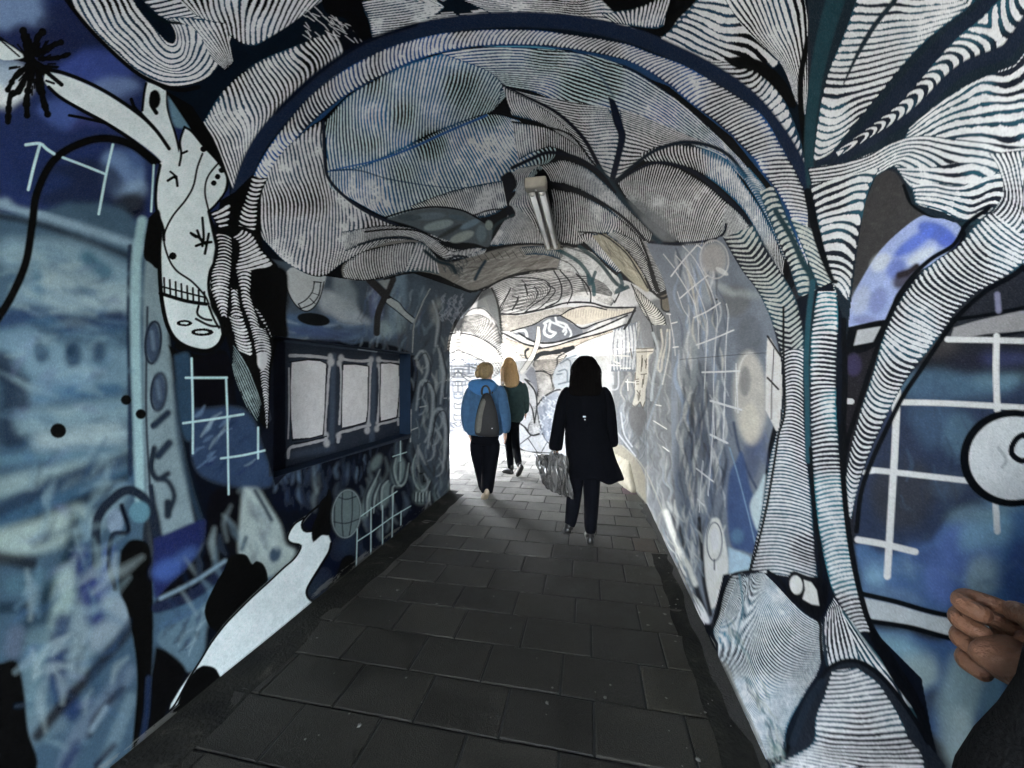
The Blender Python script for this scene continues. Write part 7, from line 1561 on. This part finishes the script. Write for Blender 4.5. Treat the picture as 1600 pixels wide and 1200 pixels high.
# ---- passer-by at the right edge, one fist in view
T = tag(empty('person', (.485, .30, 0)), 'person in dark coat beside the camera, only a bent fist and sleeve in view', 'person')
J = dict(pelvis=(0, 0, .95), belly=(0, 0, 1.1), chest=(0, 0, 1.3), neck=(0, .01, 1.47), head=(0, .03, 1.6), crown=(0, .03, 1.66), shl=(-.13, .0, 1.40), ell=(-.10, -.09, 1.15), wrl=(-.035, .135, 1.205), shr=(.12, 0, 1.40), elr=(.13, -.1, 1.13), wrr=(.13, .02, .90),
         hipl=(-.08, 0, .9), knl=(-.08, .1, .5), anl=(-.08, .0, .09), tol=(-.08, .14, .04), hipr=(.08, 0, .9), knr=(.08, .02, .5), anr=(.08, -.15, .12), tor=(.08, -.04, .04))
body = person_body(T, J, skin_b); eyes(body, J, eye_m)
# gloveless left fist, closed on a strap: palm and fingers skinned as one hand with the forearm
def fist(m, T):
    W0 = Vector((-.035, .135, 1.205)); D = Vector((-.05, .16, .01)).normalized(); up = Vector((0, 0, 1)); sd = D.cross(up).normalized()   # sd points right
    K0 = W0+D*.085
    V_ = [W0-D*.09, W0-D*.02, W0+D*.02, W0+D*.055, K0]; E_ = [(0, 1), (1, 2), (2, 3), (3, 4)]; rad_ = [(.032, .027), (.03, .024), (.032, .022), (.04, .021), (.042, .018)]
    base = skin_mesh('hand', V_, E_, rad_, m, None, 2)
    oth = []
    for q in range(4):
        z = .032-.021*q; b0 = K0+up*z-D*.012-sd*.004
        k_ = [.95, 1.05, 1.0, .82][q]
        P_ = [b0, b0+D*.030*k_, b0+D*.042*k_+sd*.026*k_, b0+D*.020*k_+sd*.042*k_, b0-D*.004+sd*.036*k_]
        oth.append(skin_mesh('f', P_, [(0, 1), (1, 2), (2, 3), (3, 4)], [.0102, .0104, .0094, .0086, .007], m, None, 2))
    b0 = W0+D*.03+up*.03+sd*.004
    P_ = [b0, b0+D*.024+up*.012+sd*.012, b0+D*.05+up*.006+sd*.03, b0+D*.062-up*.012+sd*.05]
    oth.append(skin_mesh('f', P_, [(0, 1), (1, 2), (2, 3)], [.0135, .0125, .0108, .0085], m, None, 2))
    join_into(base, oth); return base
hd = fist(skin_b, T); join_into(body, [hd])
def coatD(bm):
    loft(bm, [(0, 0, 1.5, .06, .06), (0, 0, 1.46, .1, .09), (0, 0, 1.42, .15, .12), (0, 0, 1.34, .165, .14), (0, 0, 1.25, .165, .15), (-.01, .01, 1.19, .18, .17), (-.015, .015, 1.12, .19, .185), (-.01, .01, .95, .19, .185), (-.01, 0, .8, .19, .18), (0, 0, .6, .19, .19)], 36, .004, 6, 1)
    tube(bm, [(-.1, 0, 1.42), (-.14, -.01, 1.36), (-.135, -.05, 1.24), (-.105, -.09, 1.14), (-.075, .0, 1.17), (-.05, .07, 1.19), (-.046, .095, 1.196)], [.05, .058, .056, .056, .05, .042, .034], 18, .003, 2)
    tube(bm, [(.1, 0, 1.42), (.13, -.01, 1.36), (.13, -.05, 1.24), (.13, -.1, 1.13), (.13, -.03, 1.0), (.13, .01, .93)], [.05, .05, .05, .05, .046, .042], 18, .003, 2)
part('coat', coatD, mat('charcoal_coat', (.006, .0065, .007), .9, noise=.35, scale=60, bump=.6, bscale=200, spec=.1), T)
part('trousers', lambda bm: (tube(bm, [(-.08, 0, .85), (-.08, .05, .66), (-.08, .1, .5), (-.08, .0, .12)], [.09, .08, .065, .055], 16), tube(bm, [(.08, 0, .85), (.08, .02, .66), (.08, .02, .5), (.08, -.15, .14)], [.09, .08, .065, .055], 16)), jean, T)
part('shoe', lambda bm: shoe(bm, (-.08, -.05, .026), (-.08, .17, .026)), leather, T)
part('shoe', lambda bm: shoe(bm, (.08, -.2, .05), (.08, .0, .03)), leather, T)
part('hair', lambda bm: loft(bm, [(0, .01, 1.725, .03, .03), (0, .01, 1.71, .07, .08), (0, 0, 1.66, .092, .105), (0, -.02, 1.6, .095, .09), (0, -.04, 1.54, .08, .06), (0, -.045, 1.51, .05, .03)], 24, .004, 6, 1), black_hair, T)
